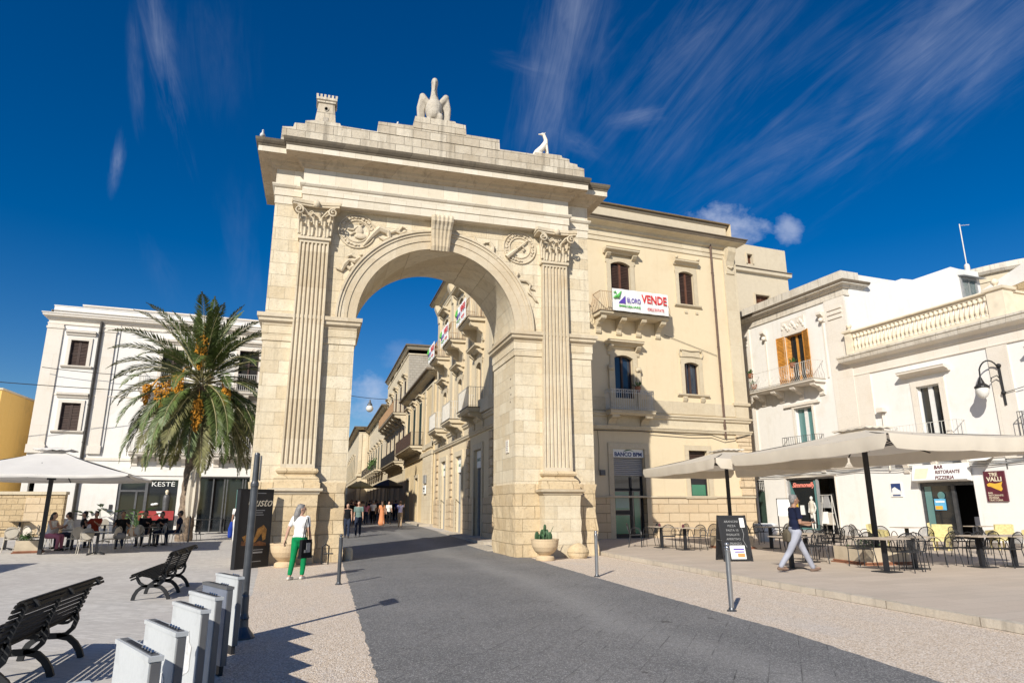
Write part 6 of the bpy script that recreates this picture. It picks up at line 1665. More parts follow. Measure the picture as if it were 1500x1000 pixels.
# bicycle docking posts
rr = random.Random(2)
def dock(x0, y0, x1, y1, label, mat, i):
    """panel seen end on; (x0,y0) far-left top corner, (x1,y1) near-right"""
    a = Vector((x0, y0)); c = Vector((x1, y1)); dirv = (c-a).normalized(); ang = math.atan2(dirv.y, dirv.x)
    Lh = (c-a).length; T = .062; H = .83
    o = empty('bike_dock', ((x0+x1)/2, (y0+y1)/2, 0), ang, label, 'bike dock', 'bicycle docking posts in a row')
    b = MB(); b.box(-Lh/2, Lh/2, 0, T, .1, H-.03); b.build('housing', M[mat], o)
    b = MB(); b.box(-Lh/2-.008, Lh/2+.008, -.008, T+.008, H-.03, H-.004); b.build('rim', M['dock'] if mat == 'dock' else M['dock_side'], o)
    b = MB(); b.box(-Lh/2+.02, Lh/2-.02, .01, T-.01, H-.006, H); b.build('top_plate', M['dock_side'], o)
    b = MB(); b.box(-Lh/2+.14, Lh/2-.1, .016, T-.016, H-.002, H+.003); b.build('lock_slot', M['c_black'], o)
    b = MB()
    for k in range(4): b.bar((-Lh/2+.44+k*.055, .028, H+.004), (-Lh/2+.47+k*.055, .028, H+.014), .012)
    b.build('contact', M['steel'], o)
    b = MB(); b.box(Lh/2, Lh/2+.012, .008, T-.008, .1, H-.035); b.build('edge_strip', M['dock_side'], o)
    b = MB(); b.box(-Lh/2+.04, Lh/2-.04, .01, T-.01, -.02, .1); b.build('foot', M['c_black'], o)
    # remains of torn stickers
    for f in (-.004, T+.001):
        b = MB(); n = 13; zc = .46; pts = []
        for k in range(n):
            t = 2*PI*k/n; r_ = rr.uniform(.5, 1.1)
            pts.append((.11+math.cos(t)*.12*r_, f, zc+math.sin(t)*.19*r_))
        b.add(pts, [tuple(range(n))]); pts2 = [(p[0], p[1]+.003, p[2]) for p in pts]; b.add(pts2, [tuple(range(n))])
        b.build('torn_sticker', M['sticker'] if mat == 'dock' else M['dock_side'], o, fix=False)
dd = [(4.82, 'nearest', 'dock'), (5.55, 'second nearest', 'dock'), (6.52, 'third nearest', 'dock'), (7.29, 'fourth nearest', 'dock'), (8.1, 'slate blue', 'dock_blue'), (9.1, 'farthest', 'dock')]
labs = ['pale grey docking post nearest the camera with open slotted top', 'pale grey docking post with torn sticker, second from the camera', 'pale grey docking post third from the camera in the row', 'pale grey docking post just before the slate blue one', 'slate blue docking post with cracked film on its side', 'white grey docking post at the far end beside the pole']
for (y, _, m_), lb2 in zip(dd, labs): dock(-1.11, y, -.80, y-.62, lb2, m_, y*3)
o = empty('bike_kiosk', (-.93, 3.5, 0), R(-64), 'low grey box with dark inset screen at the bottom left edge', 'bike dock')
b = MB(); b.box(-.4, .4, 0, .15, 0, .78); b.build('housing', M['dock'], o)
b = MB(); b.box(-.41, .41, -.01, .16, .78, .82); b.build('lid', M['dock'], o)
b = MB(); b.box(-.2, .25, .03, .12, .818, .825); b.build('screen', M['c_black'], o)
b = MB(); b.box(-.405, .405, -.012, -.004, .66, .70); b.build('trim_strip', M['steel'], o)
o.location = (-.97, 3.5, 0); o.scale = (1, 1, .96)
# benches: long slatted seats on cast arches
def bench(x, y0, y1, label, frames):
    o = empty('slatted_bench', (x, (y0+y1)/2, 0), 0, label, 'bench', 'black slatted benches on the square')
    ly0, ly1 = y0-(y0+y1)/2, y1-(y0+y1)/2
    # profile of the seat in x,z (faces -x)
    prof = [(-.66, .36), (-.685, .40), (-.66, .44), (-.60, .455), (-.545, .45), (-.49, .44), (-.435, .43), (-.38, .42), (-.325, .41), (-.27, .40), (-.215, .395), (-.165, .40), (-.125, .425)]
    back = [(-.10, .465), (-.08, .51), (-.06, .555), (-.045, .60), (-.025, .645), (-.005, .69), (.015, .735), (.04, .775), (.075, .805), (.12, .815), (.16, .80), (.185, .765)]
    prof = [(x*.82 if x < 0 else x, z) for x, z in prof]; back = [(x*.82 if x < 0 else x*.62, z) for x, z in back]
    for nm, pr in (('seat', prof), ('backrest', back)):
        b = MB()
        for i, (px_, pz_) in enumerate(pr):
            q = pr[min(i+1, len(pr)-1)]; p0 = pr[max(i-1, 0)]
            an_ = math.atan2(q[1]-p0[1], q[0]-p0[0])
            b.obox((px_, (ly0+ly1)/2, pz_), (.027, ly1-ly0, .02), Matrix.Rotation(-an_, 3, 'Y'))
        b.build(nm, M['bench'], o)
    allp = prof+back
    for fy in frames:
        yy = fy-(y0+y1)/2
        def arcbar(pts, w=.04, t=.055):
            b_ = MB(); pts = [(x*.84 if x < 0 and len(pts) < 12 else x, z) for x, z in pts]
            n = len(pts); vs = []
            for i, (px_, pz_) in enumerate(pts):
                a_ = Vector(pts[max(0, i-1)]); c_ = Vector(pts[min(n-1, i+1)]); d_ = (c_-a_).normalized(); nn = Vector((-d_.y, d_.x))*t/2
                vs += [(px_+nn.x, yy-w/2, pz_+nn.y), (px_+nn.x, yy+w/2, pz_+nn.y), (px_-nn.x, yy+w/2, pz_-nn.y), (px_-nn.x, yy-w/2, pz_-nn.y)]
            fs = []
            for i in range(n-1):
                for k in range(4): fs.append((4*i+k, 4*i+(k+1) % 4, 4*i+4+(k+1) % 4, 4*i+4+k))
            fs += [(0, 1, 2, 3), (4*n-1, 4*n-2, 4*n-3, 4*n-4)]
            return b_.add(vs, fs)
        f = MB()
        f.merge(arcbar([(-.62, 0), (-.60, .08), (-.55, .16), (-.47, .215), (-.36, .235), (-.22, .235), (-.1, .21), (-.02, .15), (.03, .08), (.06, 0)], t=.06))
        f.merge(arcbar([(-.58, .43), (-.57, .36), (-.52, .29), (-.44, .245), (-.36, .235)], t=.045))
        f.merge(arcbar([(-.24, .235), (-.14, .25), (-.07, .31), (-.04, .40), (-.06, .47)], t=.045))
        f.merge(arcbar([(p[0]+.02, p[1]-.03) if i < 13 else (p[0]+.028, p[1]-.01) for i, p in enumerate(allp[3:])], t=.03))
        f.build('leg_frame', M['bench_iron'], o)
    return o
bench(-2.44, 6.95, 9.12, 'black slatted bench nearest the camera at the left edge', (7.12, 8.0, 8.88))
bench(-2.50, 13.62, 16.05, 'black slatted bench farther off, next to the docking posts', (13.8, 14.75, 15.75))
# food advertising board
o = empty('advertising_board', (-1.62, 19.95, 0), R(46), 'tall black poster board with golden food picture beside the left pier', 'sign board')
b = MB(); b.box(-.55, .55, -.06, .06, 0, 2.05); b.build('panel', M['black_board'], o)
b = MB(); b.box(-.57, -.55, -.07, .07, 0, 2.07); b.box(.55, .57, -.07, .07, 0, 2.07); b.box(-.57, .57, -.07, .07, 2.05, 2.08); b.build('board_frame', M['iron'], o)
text('Gusto', .34, M['c_cream'], o, (.1, -.066, 1.72), (R(90), 0, R(8) if 0 else 0), shear=.4, depth=.002)
for k, (z, w_) in enumerate(((1.5, .5), (1.44, .36), (1.38, .44), (1.96, .5), (.46, .6), (.38, .56), (.16, .5))):
    b = MB(); b.box(.05-w_/2, .05+w_/2, -.0655, -.061, z, z+(.018 if k != 5 else .04)); b.build('lettering', M['c_grey'], o)
b = MB()
for p in ([(-.4, .82), (-.2, .9), (-.1, .78), (-.3, .68)], [(-.05, .62), (.1, 1.02), (.3, 1.12), (.42, 1.0), (.4, .74), (.3, .7), (.25, .9), (.08, .7)]): b.add([(x, -.066, z) for x, z in p], [tuple(range(len(p)))])
b.build('food_picture', m_plain('baked_crust_print', (.34, .16, .035, 1), .6, var=.5, scale=9), o, fix=False)
b = MB(); b.add([(x, -.0655, z) for x, z in [(-.42, .6), (.44, .56), (.42, .64), (.2, .7), (-.1, .62), (-.4, .72)]], [tuple(range(6))]); b.build('board_picture', m_plain('dark_crust_print', (.16, .06, .02, 1), .6, var=.5, scale=9), o, fix=False)
# stone bowl planters
def bowl(x, y, label, r_=.42, h_=.62):
    o = empty('stone_planter', (x, y, 0), 0, label, 'planter', 'stone bowl planters before the arch piers')
    b = MB(); b.lathe([(.27, 0), (.285, .02), (.285, .1), (.25, .13), (.17, .16)], n=28); b.build('foot', M['pot_stone'], o)
    b = MB(); b.lathe([(.16, .15), (.22, .19), (.32, .28), (.39, .4), (.415, .52), (.42, .58), (.43, .6), (.43, .63), (.36, .63), (.34, .57), (0, .56)], n=32); b.build('bowl', M['pot_stone'], o, smooth=False)
    b = MB(); b.lathe([(.345, .565), (.2, .585), (0, .59)], n=20); b.build('soil', M['soil'], o)
    return o
bowl(6.78, 19.9, 'stone bowl planter with prickly pear in front of the right pier'); bowl(-.72, 19.95, 'stone bowl planter behind the walking woman at the left pier')
o = empty('prickly_pear', (6.74, 19.9, .58), 0, 'green prickly pear cactus growing in the right stone bowl', 'cactus')
rr = random.Random(9)
for i in range(13):
    a = rr.uniform(0, 2*PI); r0_ = rr.uniform(0, .24); x, y = r0_*math.cos(a), r0_*math.sin(a)
    m_ = Matrix.Rotation(rr.uniform(0, PI), 3, 'Z') @ Matrix.Rotation(rr.uniform(-.35, .35), 3, 'Y'); L_ = rr.uniform(.1, .17)
    b = MB(); b.ell((x, y, L_*.9), (.085, .022, L_), 12, 8, m_); b.build('pad', M['cactus'], o, smooth=True)
    if i % 3 == 0:
        b = MB(); b.ell((x+.03, y, L_*2.3), (.06, .02, .1), 12, 8, m_); b.build('pad', M['cactus'], o, smooth=True)
b = MB(); b.tube([(.2, 0, .1), (.27, .02, .3), (.33, 0, .42)], [.012, .01, .006], 5); b.build('stem', M['cactus'], o)
o = empty('kerb_boulder', (8.05, 20.35, .18), 0, 'rough golden boulder at the foot of the right pier', 'stone')
b = MB(); b.ell((0, 0, 0), (.36, .22, .26), 14, 8); b.v = [(x*(1+.1*math.sin(y*9)), y, z*(1+.12*math.cos(x*7))) for x, y, z in b.v]; b.build('boulder', M['arch_low'], o)
o = empty('guard_stone', (1.03, 21.7, .0), 0, 'short pale guard stone at the inner corner of the left pier', 'stone')
b = MB(); b.lathe([(.14, -.02), (.14, .3), (.1, .38), (0, .4)], n=12); b.build('stone', M['trim'], o)
o = empty('iron_bracket', (.25, 20.5, .0), 0, 'small rusted iron pump fitting at the foot of the left pier', 'fitting')
b = MB(); b.tube([(0, 0, 0), (0, 0, .5), (.08, 0, .56), (.18, 0, .5), (.18, 0, .0)], .025, 6); b.tube([(.05, 0, .3), (.3, -.1, .3)], .02, 6); b.build('pipe', M['iron'], o)

# ------------------------------------------------------------------ chalkboard
o = empty('chalkboard_sign', (11.25, 16.75, .12), R(-12), 'black A-frame chalkboard with white writing on the terrace', 'sign board')
for s in (-1, 1):
    b = MB(); m_ = Matrix.Rotation(R(14)*s, 3, 'X')
    b.obox((0, s*.15, .60), (.74, .03, 1.2), m_); q = b.build('board', M['black_board'], o)
    b = MB()
    for x in (-.385, .385): b.obox((x, s*.15, .60), (.05, .045, 1.26), m_)
    b.obox(Vector((0, s*.15, .60))+m_ @ Vector((0, 0, .6)), (.8, .045, .05), m_); b.obox(Vector((0, s*.15, .60))+m_ @ Vector((0, 0, -.5)), (.8, .045, .05), m_); b.build('board_frame', M['c_black'], o)
b = MB(); b.bar((-.4, -.2, .55), (-.4, .2, .55), .012); b.build('stay', M['steel'], o)
front_m = Matrix.Rotation(R(-14), 3, 'X')
def onboard(x, z): return Vector((0, -.15, .60))+front_m @ Vector((x, -.022, z))
for i, (t_, w_) in enumerate((('ARANCINI', .5), ('PIZZA', .4), ('PASTA 10', .42), ('INSALATE', .44), ('APERITIVO', .42), ('A PRANZO', .4))):
    text(t_, .085, M['c_grey'], o, onboard(-.04, .45-.12*i), (R(90-14), 0, 0), depth=.001)
b = MB(); b.obox(onboard(.02, -.38), (.42, .006, .36), front_m); b.build('paper_sheet', M['paper'], o)
b = MB(); b.obox(onboard(.05, -.30)+Vector((0, -.004, 0)), (.3, .006, .04), front_m); b.obox(onboard(.06, -.37)+Vector((0, -.004, 0)), (.26, .006, .03), front_m); b.build('print', M['c_violet'], o)
b = MB(); b.obox(onboard(.1, -.46)+Vector((0, -.004, 0)), (.2, .006, .1), front_m); b.build('print_picture', M['c_orange'], o)
b = MB(); b.obox(onboard(.27, .42), (.13, .006, .26), front_m); b.build('paper_sheet', M['paper'], o)
b = MB(); b.tube([onboard(.24, .28), onboard(.27, .1), onboard(.22, -.05), onboard(.3, -.25)], .007, 4); b.build('chalk_line', M['c_grey'], o)

# ------------------------------------------------------------------ parasols
def parasol(x, y, rz, hx, hy, zr, za, label, mat='canvas', z0=.12, val=.32, n=7, struts=True, pole=.05, base=None):
    o = empty('cafe_parasol', (x, y, z0), rz, label, 'parasol')
    zr -= z0; za -= z0
    # canopy: four gores with slight sag between the ribs
    corners = [(-hx, -hy), (hx, -hy), (hx, hy), (-hx, hy)]
    top = MB()
    for k in range(4):
        a = Vector(corners[k]); c = Vector(corners[(k+1) % 4])
        vs = []; N = 10; K = 8
        for j in range(K+1):
            t = j/K*.97+.03 if j else .06
            for i in range(N+1):
                e = i/N; p = a.lerp(c, e)*t
                sag_ = -.03*math.sin(PI*e)**2*t*t-.035*abs(math.sin(2*PI*e))*t
                z = za+(zr-za)*t**.92+sag_+.08*math.sin(PI*t)*-.6
                vs.append((p.x, p.y, z))
        top.add(vs, [(j*(N+1)+i, j*(N+1)+i+1, (j+1)*(N+1)+i+1, (j+1)*(N+1)+i) for j in range(K) for i in range(N)])
    top.build('canopy', M[mat], o, smooth=True, fix=False)
    # valances, open at the corners
    for k in range(4):
        a = Vector(corners[k]); c = Vector(corners[(k+1) % 4]); nn = Vector(((c-a).y, -(c-a).x)).normalized()
        v = MB(); N = 22; vs = []
        for i in range(N+1):
            e = i/N; p = a.lerp(c, .006+.988*e); d_ = min(e, 1-e)*(c-a).length
            sag_ = -.03*math.sin(PI*e)**2-.035*abs(math.sin(2*PI*e))
            w_ = .018*math.sin(i*1.9)+.012*math.sin(i*4.3)
            pull = .15*max(0, 1-d_/.25)
            q = a.lerp(c, min(1, max(0, .006+.988*e+(pull if e < .5 else -pull)/(c-a).length)))
            vs += [(p.x, p.y, zr+sag_), (p.x+nn.x*(.02+w_), p.y+nn.y*(.02+w_), zr+sag_-val*.5), (q.x+nn.x*(.0+w_*1.6), q.y+nn.y*(.0+w_*1.6), zr+sag_-val)]
        v.add(vs, [(3*i+j, 3*i+3+j, 3*i+4+j, 3*i+1+j) for i in range(N) for j in range(2)])
        v.build('valance', M[mat], o, smooth=True, fix=False)
    # vent cap with scalloped edge
    v = MB(); cx = 0; cy = 0
    ring_ = []
    for k in range(4):
        a = Vector((corners[k][0]*.2, corners[k][1]*.2)); c = Vector((corners[(k+1) % 4][0]*.2, corners[(k+1) % 4][1]*.2))
        for i in range(8): ring_.append(a.lerp(c, i/8))
    zz = za-.03
    vs = [(0, 0, za+.05)]+[(p.x, p.y, zz) for p in ring_]+[(p.x*1.02, p.y*1.02, zz-(.055 if i % 2 else .025)) for i, p in enumerate(ring_)]
    m_ = len(ring_)
    v.add(vs, [(0, 1+i, 1+(i+1) % m_) for i in range(m_)]+[(1+i, 1+m_+i, 1+m_+(i+1) % m_, 1+(i+1) % m_) for i in range(m_)])
    v.build('vent_cap', M[mat], o, smooth=False, fix=False)
    b = MB(); b.box(-pole, pole, -pole, pole, 0, za-.05); b.build('pole', M['c_black'], o)
    b = MB(); b.box(-pole*1.9, pole*1.9, -pole*1.9, pole*1.9, zr-.12, zr+.02); b.box(-pole*1.8, pole*1.8, -pole*1.8, pole*1.8, za-.14, za-.04); b.build('hub', M['c_black'], o)
    for k, (cx_, cy_) in enumerate(corners+[(0, -hy), (hx, 0), (0, hy), (-hx, 0)]):
        s_ = MB(); s_.bar((0, 0, za-.1), (cx_*.985, cy_*.985, zr-.0-(.02 if k < 4 else .12)), .03)
        r_ = s_.build('rib', M['c_black'], o)
        s_ = MB(); s_.bar((0, 0, zr-.05), (cx_*.52, cy_*.52, za-.1+(zr-za+.1)*.52-.03), .028); s_.build('strut', M['c_black'], r_)
    return o
parasol(14.0, 14.5, R(-5.5), 2.05, 3.35, 3.1, 3.62, 'large cream canvas parasol over the right part of the terrace café')
parasol(14.35, 21.4, R(-8), 2.0, 3.4, 3.05, 3.6, 'cream canvas parasol behind the chalkboard, farther along the terrace')
parasol(-9.0, 27.2, R(5), 2.8, 2.8, 2.66, 3.62, 'big white canvas parasol over the left café tables', 'canvas_w', z0=.05, val=.1, pole=.06)
parasol(-12.45, 17.7, R(5), 2.0, 2.2, 2.9, 3.5, 'white parasol left of the view casting shade on the paving', 'canvas_w', z0=0, val=.2)
# planter boxes at the parasol feet
def planter(x, y, rz, label, w_=1.05, h_=.42, plant=True, z=.12):
    o = empty('planter_box', (x, y, z), rz, label, 'planter')
    b = MB(); b.box(-w_/2, w_/2, -w_/2, w_/2, .06, h_); b.build('box', M['planter_w'], o)
    b = MB(); b.box(-w_/2-.07, w_/2+.07, -w_/2-.07, w_/2+.07, .0, .03); b.box(-w_/2-.03, w_/2+.03, -w_/2-.03, w_/2+.03, .04, .075); b.build('tray', M['terracotta'], o)
    b = MB(); b.box(-w_/2+.04, w_/2-.04, -w_/2+.04, w_/2-.04, h_-.02, h_+.005); b.build('soil', M['soil'], o)
    if plant:
        rr = random.Random(int(x*10)); b = MB()
        for i in range(420):
            p = Vector((rr.gauss(-.12, .14)*w_, rr.gauss(-.1, .13)*w_, h_+abs(rr.gauss(.12, .07))))
            v_ = [p+Vector((rr.uniform(-.035, .035), rr.uniform(-.035, .035), rr.uniform(-.035, .035))) for k in range(3)]
            b.add(v_, [(0, 1, 2)])
        b.build('plant', M['leaf'], o, fix=False)
    return o
planter(14.15, 14.9, R(-5), 'square panelled planter on a terracotta tray at the foot of the near cream parasol', 1.25)
planter(14.4, 21.5, R(-8), 'square panelled planter at the foot of the farther cream parasol', 1.1, plant=False)
planter(-9.75, 28.4, R(12), 'square planter box with green plants near the foot of the white parasol on the left', .75, .42, z=.05)

# ------------------------------------------------------------------ tables and chairs
def mesh_chair():
    o = empty('mesh_armchair', (0, 0, 0), 0, 'x', 'chair')
    b = MB(); r_ = .011
    b.tube([(-.21, -.20, 0), (-.2, -.2, .44)], r_, 6); b.tube([(.21, -.20, 0), (.2, -.2, .44)], r_, 6)
    # back hoop running down into the rear legs
    hoop = [(-.24, .27, 0), (-.21, .2, .42)]
    for i in range(11):
        a = PI-PI*i/10; hoop.append((.22*math.cos(a), .22+.07*math.sin(a)+.04, .62+.22*math.sin(a)))
    hoop += [(.21, .2, .42), (.24, .27, 0)]
    b.tube(hoop, r_*1.1, 6)
    b.tube([(-.21, -.21, .44), (.21, -.21, .44), (.22, .2, .43), (-.22, .2, .43), (-.21, -.21, .44)], r_, 6)
    b.build('chair_frame', M['chair_k'], o)
    for s in (-1, 1):
        b = MB(); pts = [(s*.22, -.19, .44)]
        for i in range(9):
            a = PI-PI*i/8; pts.append((s*.25, .01-.19*math.cos(PI-a)*1, .54+.15*math.sin(a)))
        pts.append((s*.22, .21, .44)); b.tube(pts, r_, 6); b.build('armrest', M['chair_k'], o)
    b = MB()
    for i in range(13): x = -.19+i*.0317; b.bar((x, -.2, .443), (x, .19, .433), .009, .005)
    for i in range(13): y = -.2+i*.0325; b.bar((-.2, y, .441), (.2, y, .441), .009, .005)
    b.build('seat', M['chair_k'], o)
    b = MB()
    for i in range(13):
        x = -.2+i*.0333; top_ = .62+.22*math.sqrt(max(0, 1-(x/.22)**2))-.01; b.bar((x, .215+.01, .47), (x, .285, top_), .009, .005)
    for i in range(11):
        z = .47+i*.034; wx = .2 if z < .62 else .22*math.sqrt(max(0, 1-((z-.62)/.22)**2)); y = .22+.07*(z-.47)/.35
        b.bar((-wx, y, z), (wx, y, z), .009, .005)
    b.build('backrest', M['chair_k'], o)
    return o
def white_chair():
    o = empty('cafe_chair', (0, 0, 0), 0, 'x', 'chair'); r_ = .012
    b = MB()
    for s in (-1, 1):
        b.tube([(s*.2, -.22, 0), (s*.17, -.18, .45)], r_, 6)
        b.tube([(s*.22, .3, 0), (s*.18, .19, .45), (s*.19, .21, .6)], r_, 6)
    pts = []
    for i in range(17):
        a = 2*PI*i/16; pts.append((.20*math.cos(a), .235+.05*(math.sin(a)*.23/.3), .68+.2*math.sin(a)))
    b.tube(pts, r_, 6); b.tube([(-.19, -.2, .45), (.19, -.2, .45), (.2, .19, .45), (-.2, .19, .45), (-.19, -.2, .45)], r_, 6)
    b.build('chair_frame', M['chair_w'], o)
    b = MB(); b.lathe([(0, .455), (.2, .455), (.215, .465), (.2, .48), (0, .485)], n=20); b.build('seat', M['chair_w'], o)
    b = MB(); m_ = Matrix.Rotation(R(-79), 3, 'X'); b.lathe([(0, 0), (.185, 0), (.185, .014), (0, .016)], (0, .24, .68), 20, m_); b.build('backrest', M['chair_w'], o)
    return o
def yellow_chair():
    o = empty('woven_armchair', (0, 0, 0), 0, 'x', 'chair')
    b = MB(); b.box(-.28, .28, -.25, .25, .3, .43); b.build('seat', M['wicker_y'], o)
    b = MB()
    b.extrude([(.2, .4), (.27, .4), (.32, .82), (.25, .84)], 'x', -.3, .3); b.build('backrest', M['wicker_y'], o)
    for s in (-1, 1):
        b = MB(); b.extrude([(-.25, .4), (.25, .4), (.27, .66), (-.22, .62)], 'x', s*.3-.03, s*.3+.03); b.build('armrest', M['wicker_y'], o)
        for q in (-.2, .2):
            b = MB(); b.bar((s*.2, q, 0), (s*.2, q, .32), .045); b.build('leg', M['wicker_y'], o)
    return o
def ptable(sz=.72, h=.745, mat='table_top', round_=False, foot='plate'):
    o = empty('cafe_table', (0, 0, 0), 0, 'x', 'table')
    b = MB()
    if round_: b.lathe([(0, h-.025), (sz/2, h-.025), (sz/2, h), (0, h)], n=28)
    else: b.box(-sz/2, sz/2, -sz/2, sz/2, h-.025, h)
    b.build('tabletop', M[mat], o)
    b = MB(); b.box(-.045, .045, -.045, .045, .02, h-.025); b.build('pedestal', M['c_black'], o)
    b = MB()
    if foot == 'plate': b.box(-.23, .23, -.23, .23, 0, .02)
    else:
        for k in range(4): a = PI/4+k*PI/2; b.bar((0, 0, .09), (math.cos(a)*.36, math.sin(a)*.36, .015), .05, .03)
    b.build('foot', M['c_black'], o)
    return o
used = {}
def place(maker, key, x, y, rz, label, group=None, z=None):
    if key not in used: used[key] = maker(); o = used[key]
    else: o = copy_tree(used[key])
    o.location = (x, y, z if z is not None else gz(y) if x < 8 else .12); o.rotation_euler = (0, 0, R(rz)); o['label'] = label
    if group: o['group'] = group
    return o
# right terrace tables  (x, y, size)
GT = 'square café tables on the terrace'
place(ptable, 'tk', 12.2, 22.6, -5, 'small café table in the shade of the cream palazzo, farthest left on the terrace', GT)
place(ptable, 'tk', 12.35, 21.2, -5, 'small café table with pepper pot, second from the left on the terrace', GT)
place(ptable, 'tk', 15.6, 20.9, -5, 'small café table behind and right of the chalkboard', GT)
place(ptable, 'tk', 11.2, 14.3, -5, 'small café table directly behind the walking man', GT)
place(ptable, 'tk', 12.8, 15.7, -5, 'small café table just right of the walking man', GT)
place(lambda: ptable(.8), 'tk1', 12.6, 12.85, 8, 'wide café table in front of the planter of the near parasol', GT)
place(ptable, 'tk', 13.9, 13.3, 8, 'small café table right behind the wide table by the planter', GT)
place(lambda: ptable(.85), 'tk2', 15.75, 13.1, -5, 'café table with slender pedestal near the right edge', GT)
place(lambda: ptable(.85), 'tk2', 16.62, 12.95, -5, 'café table touching the right edge of the view', GT)
place(ptable, 'tk', 19.5, 18.8, -5, 'café table between the straw yellow chairs near the parasol pole', GT)
place(ptable, 'tk', 22.9, 18.9, -5, 'café table between the straw yellow chairs before the bar door', GT)
GC = 'anthracite mesh armchairs on the terrace'
def at(px_, py_, z=.12):
    """point on the terrace under a pixel of the photograph"""
    f = camo.matrix_world.to_3x3() @ Vector(((px_-750)/965, -(py_-500)/965, -1)); t = (z-1.6)/f.z
    return f.x*t, f.y*t
for px_, py_, rz, lab in [
    (934, 801, 60, 'mesh chair faint in the shade by the bank door, farthest left'), (955, 800, -100, 'mesh chair beside the leftmost café table, its back to the bank'),
    (983, 804, 150, 'mesh chair between the two leftmost tables, front one of the pair'), (999, 801, -160, 'mesh chair between the two leftmost tables, rear one of the pair'),
    (1024, 806, -60, 'mesh chair standing just left of the chalkboard'), (1042, 803, -70, 'mesh chair half hidden behind the chalkboard frame'),
    (1083, 804, 185, 'mesh chair directly right of the chalkboard, seen from behind'), (1080, 796, 5, 'mesh chair farther back right of the chalkboard'),
    (1103, 797, 95, 'mesh chair left of the table behind the chalkboard'), (1120, 795, 110, 'mesh chair tucked at the table behind the chalkboard'),
    (1148, 802, -95, 'mesh chair directly behind the back of the walking man'), (1150, 808, 200, 'mesh chair in front of the white pot, left of the walking man'),
    (1185, 806, 10, 'mesh chair seen just over the front leg of the man'), (1198, 825, 175, 'mesh chair with its back to the road, first right of the man'),
    (1212, 819, 160, 'mesh chair second right of the walking man'), (1226, 816, 190, 'mesh chair in front of the clothes rack doorway'),
    (1222, 808, 20, 'mesh chair close to the clothes shop doorway, rear one'), (1242, 810, -70, 'mesh chair between the doorway and the planter'),
    (1268, 830, 172, 'mesh chair in front of the planter tray'), (1268, 806, 15, 'mesh chair behind the planter with green plant'),
    (1306, 812, -20, 'mesh chair between parasol pole and square hound sign'), (1335, 838, -62, 'mesh chair right of the wide table, turned sideways'),
    (1348, 836, -55, 'mesh chair overlapping behind the sideways one right of the wide table'), (1360, 815, -70, 'mesh chair standing alone before the bar window'),
    (1392, 829, 178, 'mesh chair left end of the row near the right edge'), (1420, 815, 5, 'mesh chair on the far side of the right hand table'),
    (1427, 829, 182, 'mesh chair second in the row near the right edge'), (1452, 830, 178, 'mesh chair third in the row, by the slender table pedestal'),
    (1456, 812, 0, 'mesh chair with curved back before the straw armchairs'), (1486, 831, 184, 'mesh chair at the right edge of the view')]:
    x, y = at(px_, py_); place(mesh_chair, 'mc', x, y+.1, rz, lab, GC)
GY = 'straw yellow woven armchairs by the house wall'
for x, y, rz, lab in [(19.0, 19.5, 30, 'straw yellow armchair left of the parasol pole'), (20.3, 18.2, -60, 'straw yellow armchair right of the parasol pole'), (22.2, 20.0, 40, 'straw yellow armchair before the bar door, left one'), (22.5, 17.9, 160, 'straw yellow armchair before the bar door, middle one'), (23.9, 17.7, -80, 'straw yellow armchair under the maroon wall sign')]:
    place(yellow_chair, 'yc', x, y, rz, lab, GY)
# tables of the left café
GL = 'dark café tables on the left'
for px_, py_, lab in [(6, 806, 'dark café table cut by the left edge'), (104, 806, 'dark café table before the woman in white'), (140, 811, 'dark café table nearest the square, with crossed foot'), (218, 801, 'dark café table before the people dressed in black'), (25, 790, 'dark café table behind the parasol planter'), (150, 796, 'dark café table before the man in red')]:
    x, y = at(px_, py_, .05); place(lambda: ptable(.8, .75, 'table_dark', False, 'cross'), 'tl', x, y, 15, lab, GL)
GW = 'beige white café chairs on the left'
for px_, py_, rz, lab in [(12, 809, 200, 'white café chair cut by the left edge'), (34, 808, 120, 'white café chair seen side on near the left edge'), (44, 806, 150, 'white café chair next to the parasol planter, dark cushion'),
    (63, 804, 100, 'white café chair right of the parasol planter'), (78, 805, 175, 'white café chair with oval back before the woman in white'), (106, 808, 215, 'white café chair left of a close pair seen from behind'), (122, 811, 205, 'white café chair right of the close pair seen from behind'),
    (160, 808, -110, 'white café chair facing left at the nearest dark table'), (178, 807, -95, 'white café chair with grey bag on its seat'), (190, 804, -80, 'white café chair holding the round straw bag'), (206, 803, 160, 'white café chair with rounded back in the middle of the café'), (229, 800, -60, 'white café chair by the people in black'), (256, 799, -100, 'white café chair under the navy dressed guest'), (150, 790, 20, 'white café chair on the far side, under the man in red')]:
    x, y = at(px_, py_, .05); place(white_chair, 'wc', x, y, rz, lab, GW)
x, y = at(282, 793, .07); place(mesh_chair, 'mc', x, y, -60, 'dark mesh chair next to the palm trunk', GC)
GS = 'small dark tables by the far shop'
for px_, py_, lab in [(292, 783, 'light framed table right of the palm trunk'), (325, 781, 'dark table before the far shop window')]:
    x, y = at(px_, py_, .15); place(lambda: ptable(1.1, .78, 'table_dark'), 'ts', x, y, 5, lab, GS)
